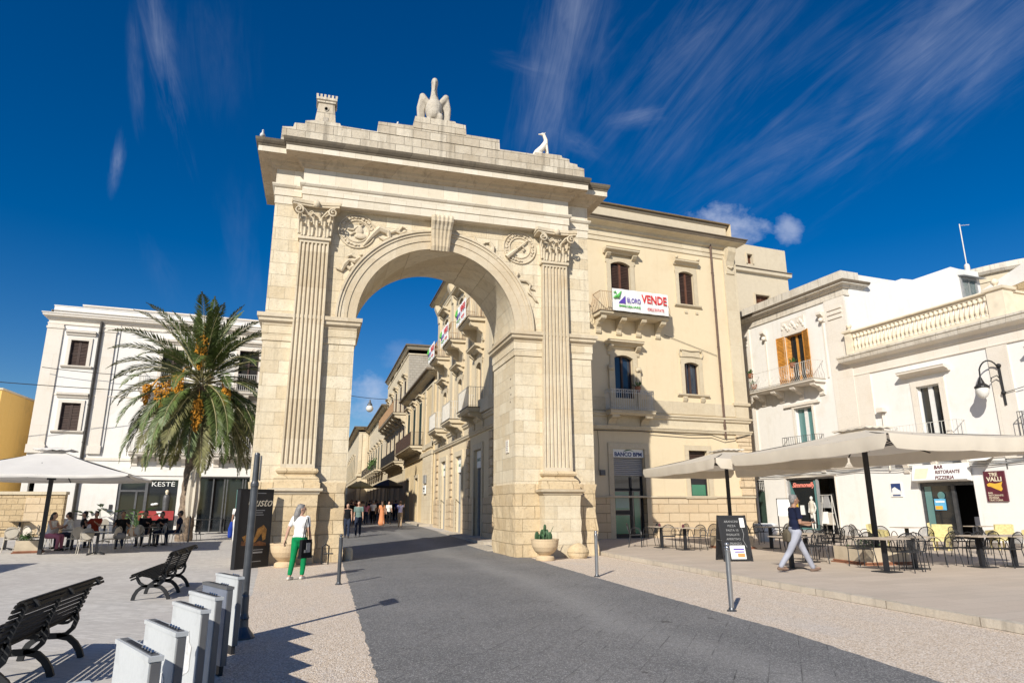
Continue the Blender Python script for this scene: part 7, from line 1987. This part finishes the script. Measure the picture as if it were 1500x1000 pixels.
# things on tables and seats
o = empty('straw_bag', (*at(191, 803, .05), .55), 0, 'round straw bag on a white café chair', 'bag'); b = MB(); b.ell((0, 0, .12), (.2, .14, .17)); b.build('bag_body', M['c_orange'], o, smooth=True); b = MB(); b.tube([(-.1, 0, .25), (0, 0, .38), (.1, 0, .25)], .012, 5); b.build('handle', M['c_orange'], o)
o = empty('grey_bag', (*at(172, 808, .05), .5), 0, 'dark grey bag lying on a white café chair', 'bag'); b = MB(); b.ell((0, 0, .1), (.22, .14, .12)); b.build('bag_body', M['grey_cotton'], o, smooth=True)
for px_, py_, l_ in ((99, 806, 'white paper cup before the phone holding guest'), (141, 811, 'white paper cup on the nearest dark table')):
    x, y = at(px_, py_, .05); o = empty('paper_cup', (x, y, .80+gz(y)), 0, l_, 'cup'); b = MB(); b.lathe([(.03, 0), (.042, .12), (.045, .125), (0, .125)], n=12); b.build('cup', M['c_white'], o)
for x, y, l_ in ((12.15, 22.6, 'small pepper pot on the leftmost terrace table'), (12.3, 21.2, 'small pepper pot on the second terrace table')):
    o = empty('pepper_pot', (x, y, .865), 0, l_, 'pot'); b = MB(); b.lathe([(.04, 0), (.045, .06), (.02, .1), (0, .11)], n=10); b.build('pot', M['c_maroon'], o)
# broad leaved plants before the left shop
def bigplant(px_, py_, label, hh=1.7, z=.2):
    x, y = at(px_, py_, z); o = empty('potted_plant', (x, y, gz(y)), 0, label, 'potted plant')
    b = MB(); b.lathe([(.2, 0), (.27, .4), (.28, .42), (.24, .42), (0, .38)], n=14); b.build('pot', M['planter_w'], o)
    rr = random.Random(int(px_)); b = MB()
    for i in range(20):
        a = rr.uniform(0, 2*PI); el_ = rr.uniform(.5, 1.35); L_ = hh*rr.uniform(.55, 1.0)
        dv = Vector((math.cos(a)*math.cos(el_), math.sin(a)*math.cos(el_), math.sin(el_)))
        st = Vector((0, 0, .4)); e_ = st+dv*L_*.6; b.tube([st, e_], .012, 4)
        sd2 = Vector((-math.sin(a), math.cos(a), 0))*.12
        tip = e_+Vector((math.cos(a), math.sin(a), .25))*L_*.42; m1 = e_.lerp(tip, .4)+Vector((0, 0, .08))
        b.add([e_, m1+sd2, tip, m1-sd2], [(0, 1, 2, 3)])
    b.build('foliage', M['leaf'], o, fix=False)
bigplant(147, 781, 'broad leaved potted plant in sun before the white palazzo, left one', 1.9); bigplant(198, 783, 'broad leaved potted plant by the shop door, right one', 1.6)
o = empty('round_white_pot', (*at(1123, 792, .12), .12), 0, 'round white planter pot before the narrow shop door', 'planter'); b = MB(); b.lathe([(.3, 0), (.48, .35), (.5, .7), (.45, .72), (.42, .65), (0, .62)], n=24); b.build('pot', M['c_white'], o, smooth=False)
o = empty('menu_stand', (*at(1153, 788, .12), .12), R(-60), 'white menu board on a black stand behind the walking man', 'sign board'); b = MB(); b.box(-.3, .3, -.02, .02, 1.0, 1.75); b.build('panel', M['c_white'], o); b = MB()
for q in (-.33, .31): b.box(q, q+.03, -.03, .03, 0, 1.8)
b.box(-.33, .34, -.03, .03, 1.77, 1.8); b.build('stand', M['c_black'], o)
# folded parasol beside the palm
o = empty('folded_parasol', (-5.35, 33.2, .1), R(0), 'folded cream parasol hanging limp beside the palm trunk', 'parasol')
b = MB()
pts = [(0, 0, 3.3), (0, 0, 2.8), (0, 0, 2.0), (0, 0, 1.35)]
vs = []; n = 16
for k, (z, r_) in enumerate(((3.35, .05), (3.0, .22), (2.4, .28), (1.9, .3), (1.4, .26), (1.15, .2))):
    for i in range(n):
        a = 2*PI*i/n; q = r_*(1 if i % 2 else .62); vs.append((q*math.cos(a), q*math.sin(a), z-(.12 if i % 2 and k == 5 else 0)))
b.add(vs, [(k*n+i, k*n+(i+1) % n, (k+1)*n+(i+1) % n, (k+1)*n+i) for k in range(5) for i in range(n)]); b.build('canopy', M['canvas'], o, fix=False)
b = MB(); b.tube([(0, 0, 0), (0, 0, 3.4)], .035, 8); b.build('pole', M['c_black'], o)
# ------------------------------------------------------------------ date palm
palm = empty('date_palm', (-5.72, 34.0, .08), 0, 'tall date palm with drooping fronds and orange date clusters before the white palazzo', 'palm tree')
CZ = 7.25
b = MB(); pts = []; rs = []
for i in range(26):
    t = i/25; pts.append((.05*math.sin(t*2)+.04, 0, -.1+t*(CZ-.1))); rs.append((.36-.08*t+.05*max(0, t-.8)*5*.5)*(1.07 if i % 2 else .97))
b.tube(pts, rs, 14); b.build('trunk', M['bark'], palm)
b = MB(); rr = random.Random(5)
for i in range(90):
    z = CZ-.2-rr.random()*1.9; a = rr.uniform(0, 2*PI); r_ = .3
    b.obox((r_*math.cos(a)+.1, r_*math.sin(a), z), (.1, .05, .34), Matrix.Rotation(a, 3, 'Z') @ Matrix.Rotation(R(22), 3, 'Y'))
b.build('leaf_stubs', M['bark'], palm)
def frond_mesh(el, L_, droop, seed, mat_l='frond', dens=84, hang=1.0):
    """arching rib in the x-z plane with two combs of leaflets"""
    rr = random.Random(seed); n = 26; P_ = [Vector((0, 0, 0))]; ang = el
    for i in range(n):
        t = i/n; ang -= droop/n*(.4+1.5*t); P_.append(P_[-1]+Vector((math.cos(ang), 0, math.sin(ang)))*L_/n)
    mb = MB(); mb.tube(P_, [.035*(1-.85*i/n) for i in range(n+1)], 5)
    lf = MB()
    for i in range(dens):
        t = .17+.83*i/dens; k = t*n; j = min(n-1, int(k)); p = P_[j].lerp(P_[j+1], k-j); d_ = (P_[j+1]-P_[j]).normalized()
        side = Vector((0, 1, 0)); up = side.cross(d_)*-1
        ll = .58*(math.sin(PI*min(1, .12+t*.93))**.6)*(L_/4.2)*rr.uniform(.85, 1.1)+.06
        for s in (-1, 1):
            sp = rr.uniform(.75, 1.05)
            v = (d_*rr.uniform(.75, 1.0)+side*s*sp+up*rr.uniform(.0, .35)).normalized()
            tip = p+v*ll+Vector((0, 0, -ll*.22*hang*rr.uniform(.6, 1.4)))
            mid = p+v*ll*.5+Vector((0, 0, -.02)); w_ = .038
            wv = d_*w_
            lf.add([p-wv*.5, mid-wv, tip, mid+wv], [(0, 1, 2, 3)])
    return mb.mesh('frond_rib', M['rachis']), lf.mesh('frond_leaflets', M[mat_l], fix=False)
specs = []
vari = [(R(82), 3.6, .55), (R(66), 4.1, .75), (R(48), 4.1, 1.0), (R(30), 3.9, 1.15), (R(12), 3.7, 1.15), (R(-8), 4.0, 1.15), (R(-25), 4.3, .95), (R(-42), 4.3, .75)]
VM = [[frond_mesh(e, l_, dr, 10*i+q, 'frond' if i < 6 or q == 0 else 'frond_dry', hang=.45 if i < 5 else .9) for q in range(2)] for i, (e, l_, dr) in enumerate(vari)]
cnt = [7, 9, 10, 10, 11, 13, 17, 17]
rr = random.Random(21)
for i, c_ in enumerate(cnt):
    for k in range(c_):
        rib, lfm = VM[i][k % 2]
        f = bpy.data.objects.new('frond', lfm); link(f, palm)
        az = 2*PI*(k+.5*(i % 2))/c_+rr.uniform(-.2, .2)
        sc = rr.uniform(.95, 1.14)
        f.rotation_euler = (rr.uniform(-.15, .15), rr.uniform(-.1, .1), az); f.scale = (sc,)*3
        f.location = (.1+.18*math.cos(az), .18*math.sin(az), CZ-.1*i+.45)
        q = bpy.data.objects.new('rib', rib); link(q, f)
# date clusters
rr = random.Random(8)
def cluster(x, y, z, r_, h_, seed):
    rr = random.Random(seed); b = MB()
    for i in range(170):
        a = rr.uniform(0, 2*PI); q = math.sqrt(rr.random())*r_; t = rr.random()
        zz = z-h_*t; k = math.sin(PI*min(.95, .25+.7*t)); p = (x+q*k*math.cos(a), y+q*k*math.sin(a), zz)
        s_ = .042; b.add([(p[0]-s_, p[1], p[2]), (p[0], p[1]-s_, p[2]), (p[0]+s_, p[1], p[2]), (p[0], p[1]+s_, p[2]), (p[0], p[1], p[2]+s_*1.3), (p[0], p[1], p[2]-s_*1.3)], [(0, 1, 4), (1, 2, 4), (2, 3, 4), (3, 0, 4), (1, 0, 5), (2, 1, 5), (3, 2, 5), (0, 3, 5)])
    for i in range(14):
        a = rr.uniform(0, 2*PI); b.tube([(x*.3, y*.3, z+.75), (x*.8, y*.8, z+.4), (x+r_*.5*math.cos(a), y+r_*.5*math.sin(a), z-h_*.4)], .012, 4)
    b.build('date_cluster', M['date'], palm, fix=False)
for i, (x, y, z, r_, h_) in enumerate([(.1, -1.2, 9.3, .3, 1.6), (.35, -1.9, 6.2, .28, 1.5), (-.6, -1.8, 7.3, .26, 1.2), (-1.2, -1.7, 6.9, .42, 1.1), (-2.0, -1.1, 6.9, .2, .9), (1.4, -1.5, 6.8, .22, .8), (0, 1, 6.8, .4, 1.1)]): cluster(x, y, z, r_, h_, i)
# ------------------------------------------------------------------ people
def person(x, y, z, heading, h, label, shirt='white_cotton', pants='dark_denim', hair='hair_dark', skin='skin', shoes='shoe_black', legs=((12, 5), (-12, 12)), arms=((8, 15, 6), (-8, 15, 6)), sit=False, hairstyle='short', sleeve=.5, dress=False, voxel=.022, turn=0, lean=0, pantlen=1.0, hero=False, group=None, beard=False):
    """heading: degrees from +X the person faces; legs (thigh forward, knee flex); arms (forward swing, elbow flex, spread); index 0 = left side"""
    o = empty('person', (x, y, z), R(heading-90), label, 'person', group)
    k = h/1.72; o.scale = (k, k, k)
    hipz = .50 if sit else .92
    dz = hipz-.92
    ln = R(lean)
    def T(p):      # torso lean about the hips (forwards)
        q = Vector(p); q.z += dz; r_ = q-Vector((0, 0, hipz)); r_ = Matrix.Rotation(-ln, 3, 'X') @ r_; return r_+Vector((0, 0, hipz))
    body = MB(); cl = MB(); tr = MB(); sh = MB()
    low = 1e9; J = []
    for s, (ta, kf) in zip((-1, 1), legs):
        hp = Vector((s*.09, 0, hipz-.02))
        if sit: ta, kf = 88+ta*.1, 88+kf*.2
        d1 = Vector((0, math.sin(R(ta)), -math.cos(R(ta)))); kn = hp+d1*.43
        a2 = ta-kf; d2 = Vector((0, math.sin(R(a2)), -math.cos(R(a2)))); an = kn+d2*.41
        J.append((s, hp, kn, an, a2)); low = min(low, an.z-.075)
    for s, hp, kn, an, a2 in J:
        sh_ = Vector((0, 0, -low)) if not sit else Vector((0, 0, 0))
        hp2, kn, an = hp+sh_, kn+sh_, an+sh_
        fa = a2 if not sit else 0
        pitch = max(-50, min(18, a2*.9)) if an.z > .1+.075 else max(0, a2*.5)
        fd = Matrix.Rotation(R(pitch), 3, 'X') @ Vector((0, 1, 0))
        body.chain([(hp2, .085), (kn, .052), (kn.lerp(an, .35), .052), (an, .036)]); body.cap(an+Vector((0, 0, -.03)), an+fd*.13+Vector((0, 0, -.045)), .036, .03)
        if not dress: tr.chain([(hp2, .105), (hp2.lerp(kn, .5), .088), (kn, .068), (kn.lerp(an, .35), .066), (kn.lerp(an, .95*pantlen), .055)])
        sh.cap(an+fd*-.04+Vector((0, 0, -.04)), an+fd*.06+Vector((0, 0, -.04)), .04, .042); sh.cap(an+fd*.06+Vector((0, 0, -.045)), an+fd*.15+Vector((0, 0, -.05)), .04, .03)
    up = Vector((0, 0, -low)) if not sit else Vector((0, 0, 0))
    TT = lambda p: T(p)+up
    body.ell(TT((0, -.01, .95)), (.15, .105, .12)); body.ell(TT((0, 0, 1.1)), (.125, .09, .15)); body.ell(TT((0, .0, 1.28)), (.155, .105, .17)); body.cap(TT((-.14, 0, 1.4)), TT((.14, 0, 1.4)), .055)
    body.cap(TT((0, -.01, 1.4)), TT((0, .01, 1.52)), .056, .05)
    tm = Matrix.Rotation(R(turn), 3, 'Z')
    hc = TT((0, .01, 1.605))
    def Hd(p): return hc+tm @ Vector(p)
    body.ell(hc, (.074, .092, .112), m=tm); body.ell(Hd((0, .03, -.055)), (.055, .058, .055), m=tm); body.cap(Hd((0, .09, .005)), Hd((0, .11, -.022)), .011, .014); body.cap(Hd((-.02, .086, -.055)), Hd((.02, .086, -.055)), .008)
    for s in (-1, 1): body.ell(Hd((s*.077, 0, -.005)), (.012, .022, .03), m=tm)
    # torso clothes
    cl.ell(TT((0, 0, 1.27)), (.172, .122, .19)); cl.ell(TT((0, -.005, 1.09)), (.15, .112, .17)); cl.cap(TT((-.14, 0, 1.385)), TT((.14, 0, 1.385)), .066)
    if dress:
        cl.ell(TT((0, -.01, .95)), (.18, .14, .14)); cl.chain([(TT((0, 0, .95)), .16), (Vector((0, .0, .5)), .2), (Vector((0, 0, .18)), .26)])
    else:
        cl.ell(TT((0, -.01, .96)), (.168, .128, .1)); tr.ell((0, -.015, hipz+.02+up.z), (.163, .125, .13))
    hands = []
    for s, (sw, ef, ab) in zip((-1, 1), arms):
        S = TT((s*.178, 0, 1.395))
        d1 = Vector((s*math.sin(R(ab)), math.sin(R(sw-lean)), -math.cos(R(sw)))).normalized(); E_ = S+d1*.285
        a2 = sw+ef; d2 = Vector((s*math.sin(R(ab))*.5-(s*.35 if ef > 60 else 0), math.sin(R(a2)), -math.cos(R(a2)))).normalized(); Wr = E_+d2*.245
        body.chain([(S, .048), (E_, .037), (E_.lerp(Wr, .3), .037), (Wr, .025)])
        # hand: palm and five fingers
        sd = Vector((0, 1, 0)).cross(d2)
        fwd = (Vector((0, 1, 0))-d2*d2.y); fwd = fwd.normalized() if fwd.length > .2 else Vector((0, 0, 1))
        inn = d2.cross(fwd).normalized()*s*-1
        for j, (off, l_) in enumerate(((-.028, .062), (-.009, .074), (.01, .07), (.028, .055))):
            kp = Wr+d2*.085-fwd*off*-1*1.0
            body.cap(Wr+fwd*off*.6+d2*.01, Wr+d2*.08+fwd*off, .015, .0125, 8)
            body.chain([(Wr+d2*.08+fwd*off, .0105), (Wr+d2*(.08+l_*.5)+fwd*off*1.1+inn*.008, .0095), (Wr+d2*(.08+l_*.92)+fwd*off*1.1+inn*.03, .008)], 8)
        body.chain([(Wr+d2*.02+fwd*.02, .013), (Wr+d2*.055+fwd*.05+inn*.01, .011), (Wr+d2*.085+fwd*.056+inn*.02, .009)], 8)
        if sleeve: cl.cap(S, S.lerp(E_, min(1, sleeve*2)*.62 if sleeve <= .5 else 1), .062, .056)
        if sleeve > .5: cl.chain([(E_, .05), (E_.lerp(Wr, .85), .04)])
        hands.append(Wr+d2*.06)
    hv = voxel*.55
    if hero: remeshed(body, 'body', M[skin], o, .0075, smooth_it=2)
    else: remeshed(body, 'body', M[skin], o, voxel*.75, smooth_it=1)
    if not dress: remeshed(tr, 'trousers', M[pants], o, voxel*.8)
    remeshed(cl, 'dress' if dress else 'shirt', M[shirt], o, voxel*.8)
    remeshed(sh, 'shoes', M[shoes], o, voxel*.6, smooth_it=1)
    hb = MB()
    if hairstyle != 'bald':
        hb.ell(Hd((0, -.022, .03)), (.086, .092, .098), m=tm); hb.ell(Hd((0, -.045, -.01)), (.078, .065, .085), m=tm)
        if hero: 
            for q in range(12): 
                a = 2*PI*q/12; hb.ell(Hd((.05*math.cos(a), -.02+.06*math.sin(a), .085)), (.03, .03, .03))
    if hairstyle == 'long': hb.chain([(Hd((0, -.06, 0)), .085), (Hd((-.0, -.095, -.14)), .085), (Hd((0, -.12, -.26)), .05)])
    if hairstyle == 'bun': hb.ell(Hd((0, -.1, .06)), (.04, .04, .04))
    if hairstyle != 'bald': remeshed(hb, 'hair', M[hair], o, voxel*.6, smooth_it=1)
    if hero:
        for s in (-1, 1):
            e_ = MB(); e_.ell(Hd((s*.03, .086, .015)), (.012, .008, .008)); e_.build('eye', M['c_black'], o)
    return o, hands, up, TT
# woman by the left pier
w_, hd_, up_, TT_ = person(-.32, 16.55, 0, 62, 1.66, 'woman with long grey hair, white t-shirt and green trousers walking past the arch', 'white_cotton', 'green_cotton', 'hair_grey', shoes='shoe_white', legs=((-10, 6), (14, 20)), arms=((-14, 8, 20), (6, 14, 8)), hairstyle='long', turn=-58, pantlen=.9, hero=True, voxel=.018)
def world(o, p): return Matrix.Translation(o.location) @ o.rotation_euler.to_matrix().to_4x4() @ Matrix.Diagonal((*o.scale, 1)) @ Vector(p)
tb = empty('tote_bag', world(w_, (.2, -.05, .78+up_.z)), R(62-90+80), 'black cotton tote bag with white print on the shoulder of the woman in green trousers', 'bag')
b = MB(); b.add([(-.17, -.035, .12), (.17, -.035, .12), (.19, -.045, -.28), (-.19, -.045, -.28), (-.17, .035, .12), (.17, .035, .12), (.19, .045, -.28), (-.19, .045, -.28)], [(0, 3, 2, 1), (4, 5, 6, 7), (0, 4, 7, 3), (1, 2, 6, 5), (0, 1, 5, 4), (3, 7, 6, 2)]); b.build('bag_body', M['black_cotton'], tb)
b = MB(); b.box(-.03, .1, -.052, -.046, -.16, .05); b.box(-.1, .0, -.052, -.046, -.16, -.1); b.build('print', M['c_grey'], tb)
b = MB(); b.box(-.03, .08, .046, .052, -.16, .05); b.build('print', M['c_grey'], tb)
for s in (-1, 1):
    b = MB(); b.tube([(-.08, s*.03, .12), (-.03, s*.03, .45), (.0, s*.01, .62), (.04, s*.03, .45), (.08, s*.03, .12)], .01, 5); b.build('strap', M['black_cotton'], tb)
# man with phone
m_, hd_, up_, TT_ = person(10.75, 13.5, .12, -14, 1.8, 'grey haired man in navy t-shirt and pale jeans walking with a phone', 'navy_cotton', 'pale_denim', 'hair_grey', 'skin2', 'shoe_brown', legs=((-30, 12), (28, 3)) if 0 else ((27, 2), (-27, 10)), arms=((8, 72, 4), (6, 84, 6)), hero=True, voxel=.018, lean=3)
ph = empty('phone', world(m_, hd_[1]+Vector((-.01, .05, .04))), R(-14), 'dark phone held by the walking man', 'phone'); b = MB(); b.obox((0, 0, 0), (.075, .01, .15), Matrix.Rotation(R(-40), 3, 'X')); b.build('handset', M['c_black'], ph)
sb_ = empty('shoulder_bag', world(m_, (-.02, -.19, .84+up_.z)), R(-14-90), 'olive brown shoulder bag hanging behind the hip of the walking man', 'bag')
b = MB(); b.ell((0, 0, 0), (.16, .07, .15)); b.box(-.15, .15, -.05, .05, -.14, .06); remeshed(b, 'bag_body', M['olive_bag'], sb_, .02)
b = MB(); b.tube([(-.12, .06, .06), (-.10, .16, .35), (0.02, .2, .58), (.1, .3, .4), (.12, .12, .08)], .012, 5); b.build('strap', M['olive_bag'], sb_)
# walker with the blue jacket by the poster board
x, y = at(345, 793, .1); p_, hd_, up_, TT_ = person(x, y, gz(y), 100, 1.7, 'person in white trousers with black backpack walking away behind the poster board', 'white_cotton', 'white_cotton', 'hair_brown', shoes='shoe_white', legs=((12, 4), (-14, 18)))
bp_ = empty('backpack', world(p_, (0, -.2, 1.22)), R(10), 'black backpack on the person in white trousers', 'bag'); b = MB(); b.ell((0, 0, 0), (.16, .11, .22)); b.build('bag_body', M['black_cotton'], bp_, smooth=True)
jk = empty('blue_jacket', world(p_, hd_[0]), 0, 'royal blue jacket carried in the hand of the person in white trousers', 'jacket'); b = MB(); b.chain([((0, 0, 0), .07), ((-.02, 0, -.3), .12), ((-.03, 0, -.58), .1)]); remeshed(b, 'cloth', M['royal_blue'], jk, .03)
# people in the street
GP = 'people in the street beyond the arch'
W = [
 (509, 783, 34.5, -95, 1.64, 'woman in black crop top and wide dark trousers coming through the arch', dict(shirt='black_cotton', pants='dark_denim', hairstyle='long', hair='hair_dark', sleeve=0, legs=((10, 5), (-10, 12)))),
 (525, 779, 35.5, -95, 1.76, 'man in teal grey t-shirt and dark jeans with white shoes in the sunlit street', dict(shirt='teal_cotton', pants='dark_denim', shoes='shoe_white', legs=((-12, 10), (14, 4)))),
 (586, 770, 46, 80, 1.72, 'person in lilac top and beige trousers raising a phone by the golden house', dict(shirt='lilac_cotton', pants='beige_cotton', arms=((60, 70, 5), (70, 60, 8)), hair='hair_brown', hairstyle='bun')),
 (559, 767, 50, 100, 1.68, 'woman in long orange patterned dress in the street', dict(shirt='orange_print_cloth', dress=True, hair='hair_brown', hairstyle='long')),
 (546, 763, 53, 90, 1.72, 'man in white shirt and dark trousers walking away in the shaded street', dict(shirt='white_cotton', pants='black_cotton', hair='hair_grey')),
 (536, 764, 52.5, 85, 1.62, 'woman in pink top and jeans walking in the shaded street', dict(shirt='pink_cotton', pants='dark_denim', hairstyle='long')),
 (569, 764, 52, -80, 1.68, 'woman in white top and black trousers right of the orange dress', dict(shirt='white_cotton', pants='black_cotton', hairstyle='bun')),
 (516, 766, 52, -90, 1.7, 'person dressed in black behind the crop top woman', dict(shirt='black_cotton', pants='black_cotton')),
 (529, 762, 56, 90, 1.7, 'person in beige top deep in the street shade', dict(shirt='beige_cotton', pants='black_cotton')),
 (521, 761, 60, 90, 1.72, 'person in dark red top deep in the street shade', dict(shirt='red_cotton', pants='black_cotton')),
 (512, 761, 62, -90, 1.66, 'person in grey top at the left side of the shaded street', dict(shirt='grey_cotton', pants='black_cotton')),
 (540, 760, 64, 90, 1.74, 'person in navy top deep in the crowd of the street', dict(shirt='navy_cotton', pants='dark_denim')),
 (552, 760, 66, -90, 1.66, 'person in black top beyond the man in the white shirt', dict(shirt='black_cotton', pants='dark_denim', hairstyle='long')),
 (563, 761, 63, 90, 1.7, 'person in green top beyond the orange dress', dict(shirt='green_cotton', pants='black_cotton')),
 (574, 761, 60, -90, 1.7, 'person in dark clothes under the black street parasol', dict(shirt='black_cotton', pants='black_cotton')),
]
rr = random.Random(77)
cols = ['black_cotton', 'navy_cotton', 'grey_cotton', 'red_cotton', 'white_cotton', 'beige_cotton', 'dark_denim', 'teal_cotton', 'lilac_cotton', 'royal_blue']
where = ['behind the beige top', 'near the left wall', 'under the olive parasol', 'deep in the crowd', 'beyond the black parasol', 'at the far end of the crowd', 'between two walkers', 'by the shaded doorway', 'farthest back', 'just behind the front walkers']
names = {'black_cotton': 'black', 'navy_cotton': 'navy', 'grey_cotton': 'grey', 'red_cotton': 'dark red', 'white_cotton': 'white', 'beige_cotton': 'beige', 'dark_denim': 'denim', 'teal_cotton': 'teal', 'lilac_cotton': 'lilac', 'royal_blue': 'bright blue'}
for i, pxx in enumerate((508, 514, 519, 526, 532, 543, 549, 556, 568, 579)):
    W.append((pxx, 762, 55+2.3*((i*7) % 10), rr.choice((-90, 90, 60, -60)), rr.uniform(1.58, 1.8), 'person in %s top %s of the shaded street' % (names[cols[i]], where[i]), dict(shirt=cols[i], pants=rr.choice(('black_cotton', 'dark_denim')), hairstyle=rr.choice(('short', 'long')), legs=((rr.uniform(-15, 15), 6), (rr.uniform(-15, 15), 10)))))
def aty(px_, Y):
    f = camo.matrix_world.to_3x3() @ Vector(((px_-750)/965, -(760-500)/965, -1)); return f.x/f.y*Y
for px_, py_, Y, hdg, h_, lab, kw in W:
    person(aty(px_, Y), Y, gz(Y), hdg, h_, lab, voxel=.03 if Y < 40 else .04, group=GP, **kw)
# seated guests of the left café
GG = 'guests seated at the left café'
for px_, Y, hdg, lab, kw in [
 (76, 29.3, -20, 'seated woman with long dark hair and white top holding a phone', dict(shirt='white_cotton', pants='pink_cotton', hairstyle='long', arms=((35, 75, 4), (35, 75, 4)), sleeve=0, lean=8)),
 (107, 30.2, 180, 'seated guest in white t-shirt and sunglasses looking at a phone', dict(shirt='white_cotton', arms=((40, 70, 5), (40, 70, 5)), lean=12)),
 (124, 31.2, 200, 'seated guest in black in profile behind the white t-shirt', dict(shirt='black_cotton')),
 (141, 31.0, -100, 'seated man in red shirt with arms folded', dict(shirt='red_cotton', arms=((40, 80, 12), (40, 80, 12)))),
 (180, 30.0, -80, 'broad seated man in black t-shirt in the middle of the café', dict(shirt='black_cotton', arms=((35, 75, 14), (35, 75, 14)), skin='skin2')),
 (214, 31.4, -100, 'seated guest in black at the left of the last dark table', dict(shirt='black_cotton', skin='skin2', lean=5)),
 (243, 31.6, -120, 'seated guest in black leaning over the last dark table', dict(shirt='black_cotton', skin='skin2', arms=((50, 60, 14), (50, 60, 14)), lean=18)),
 (264, 31.4, 190, 'seated guest in navy shirt with short hair beside the palm trunk', dict(shirt='navy_cotton', skin='skin2'))]:
    person(aty(px_, Y), Y, gz(Y)+.02, hdg, 1.8, lab, sit=True, voxel=.028, group=GG, **kw)
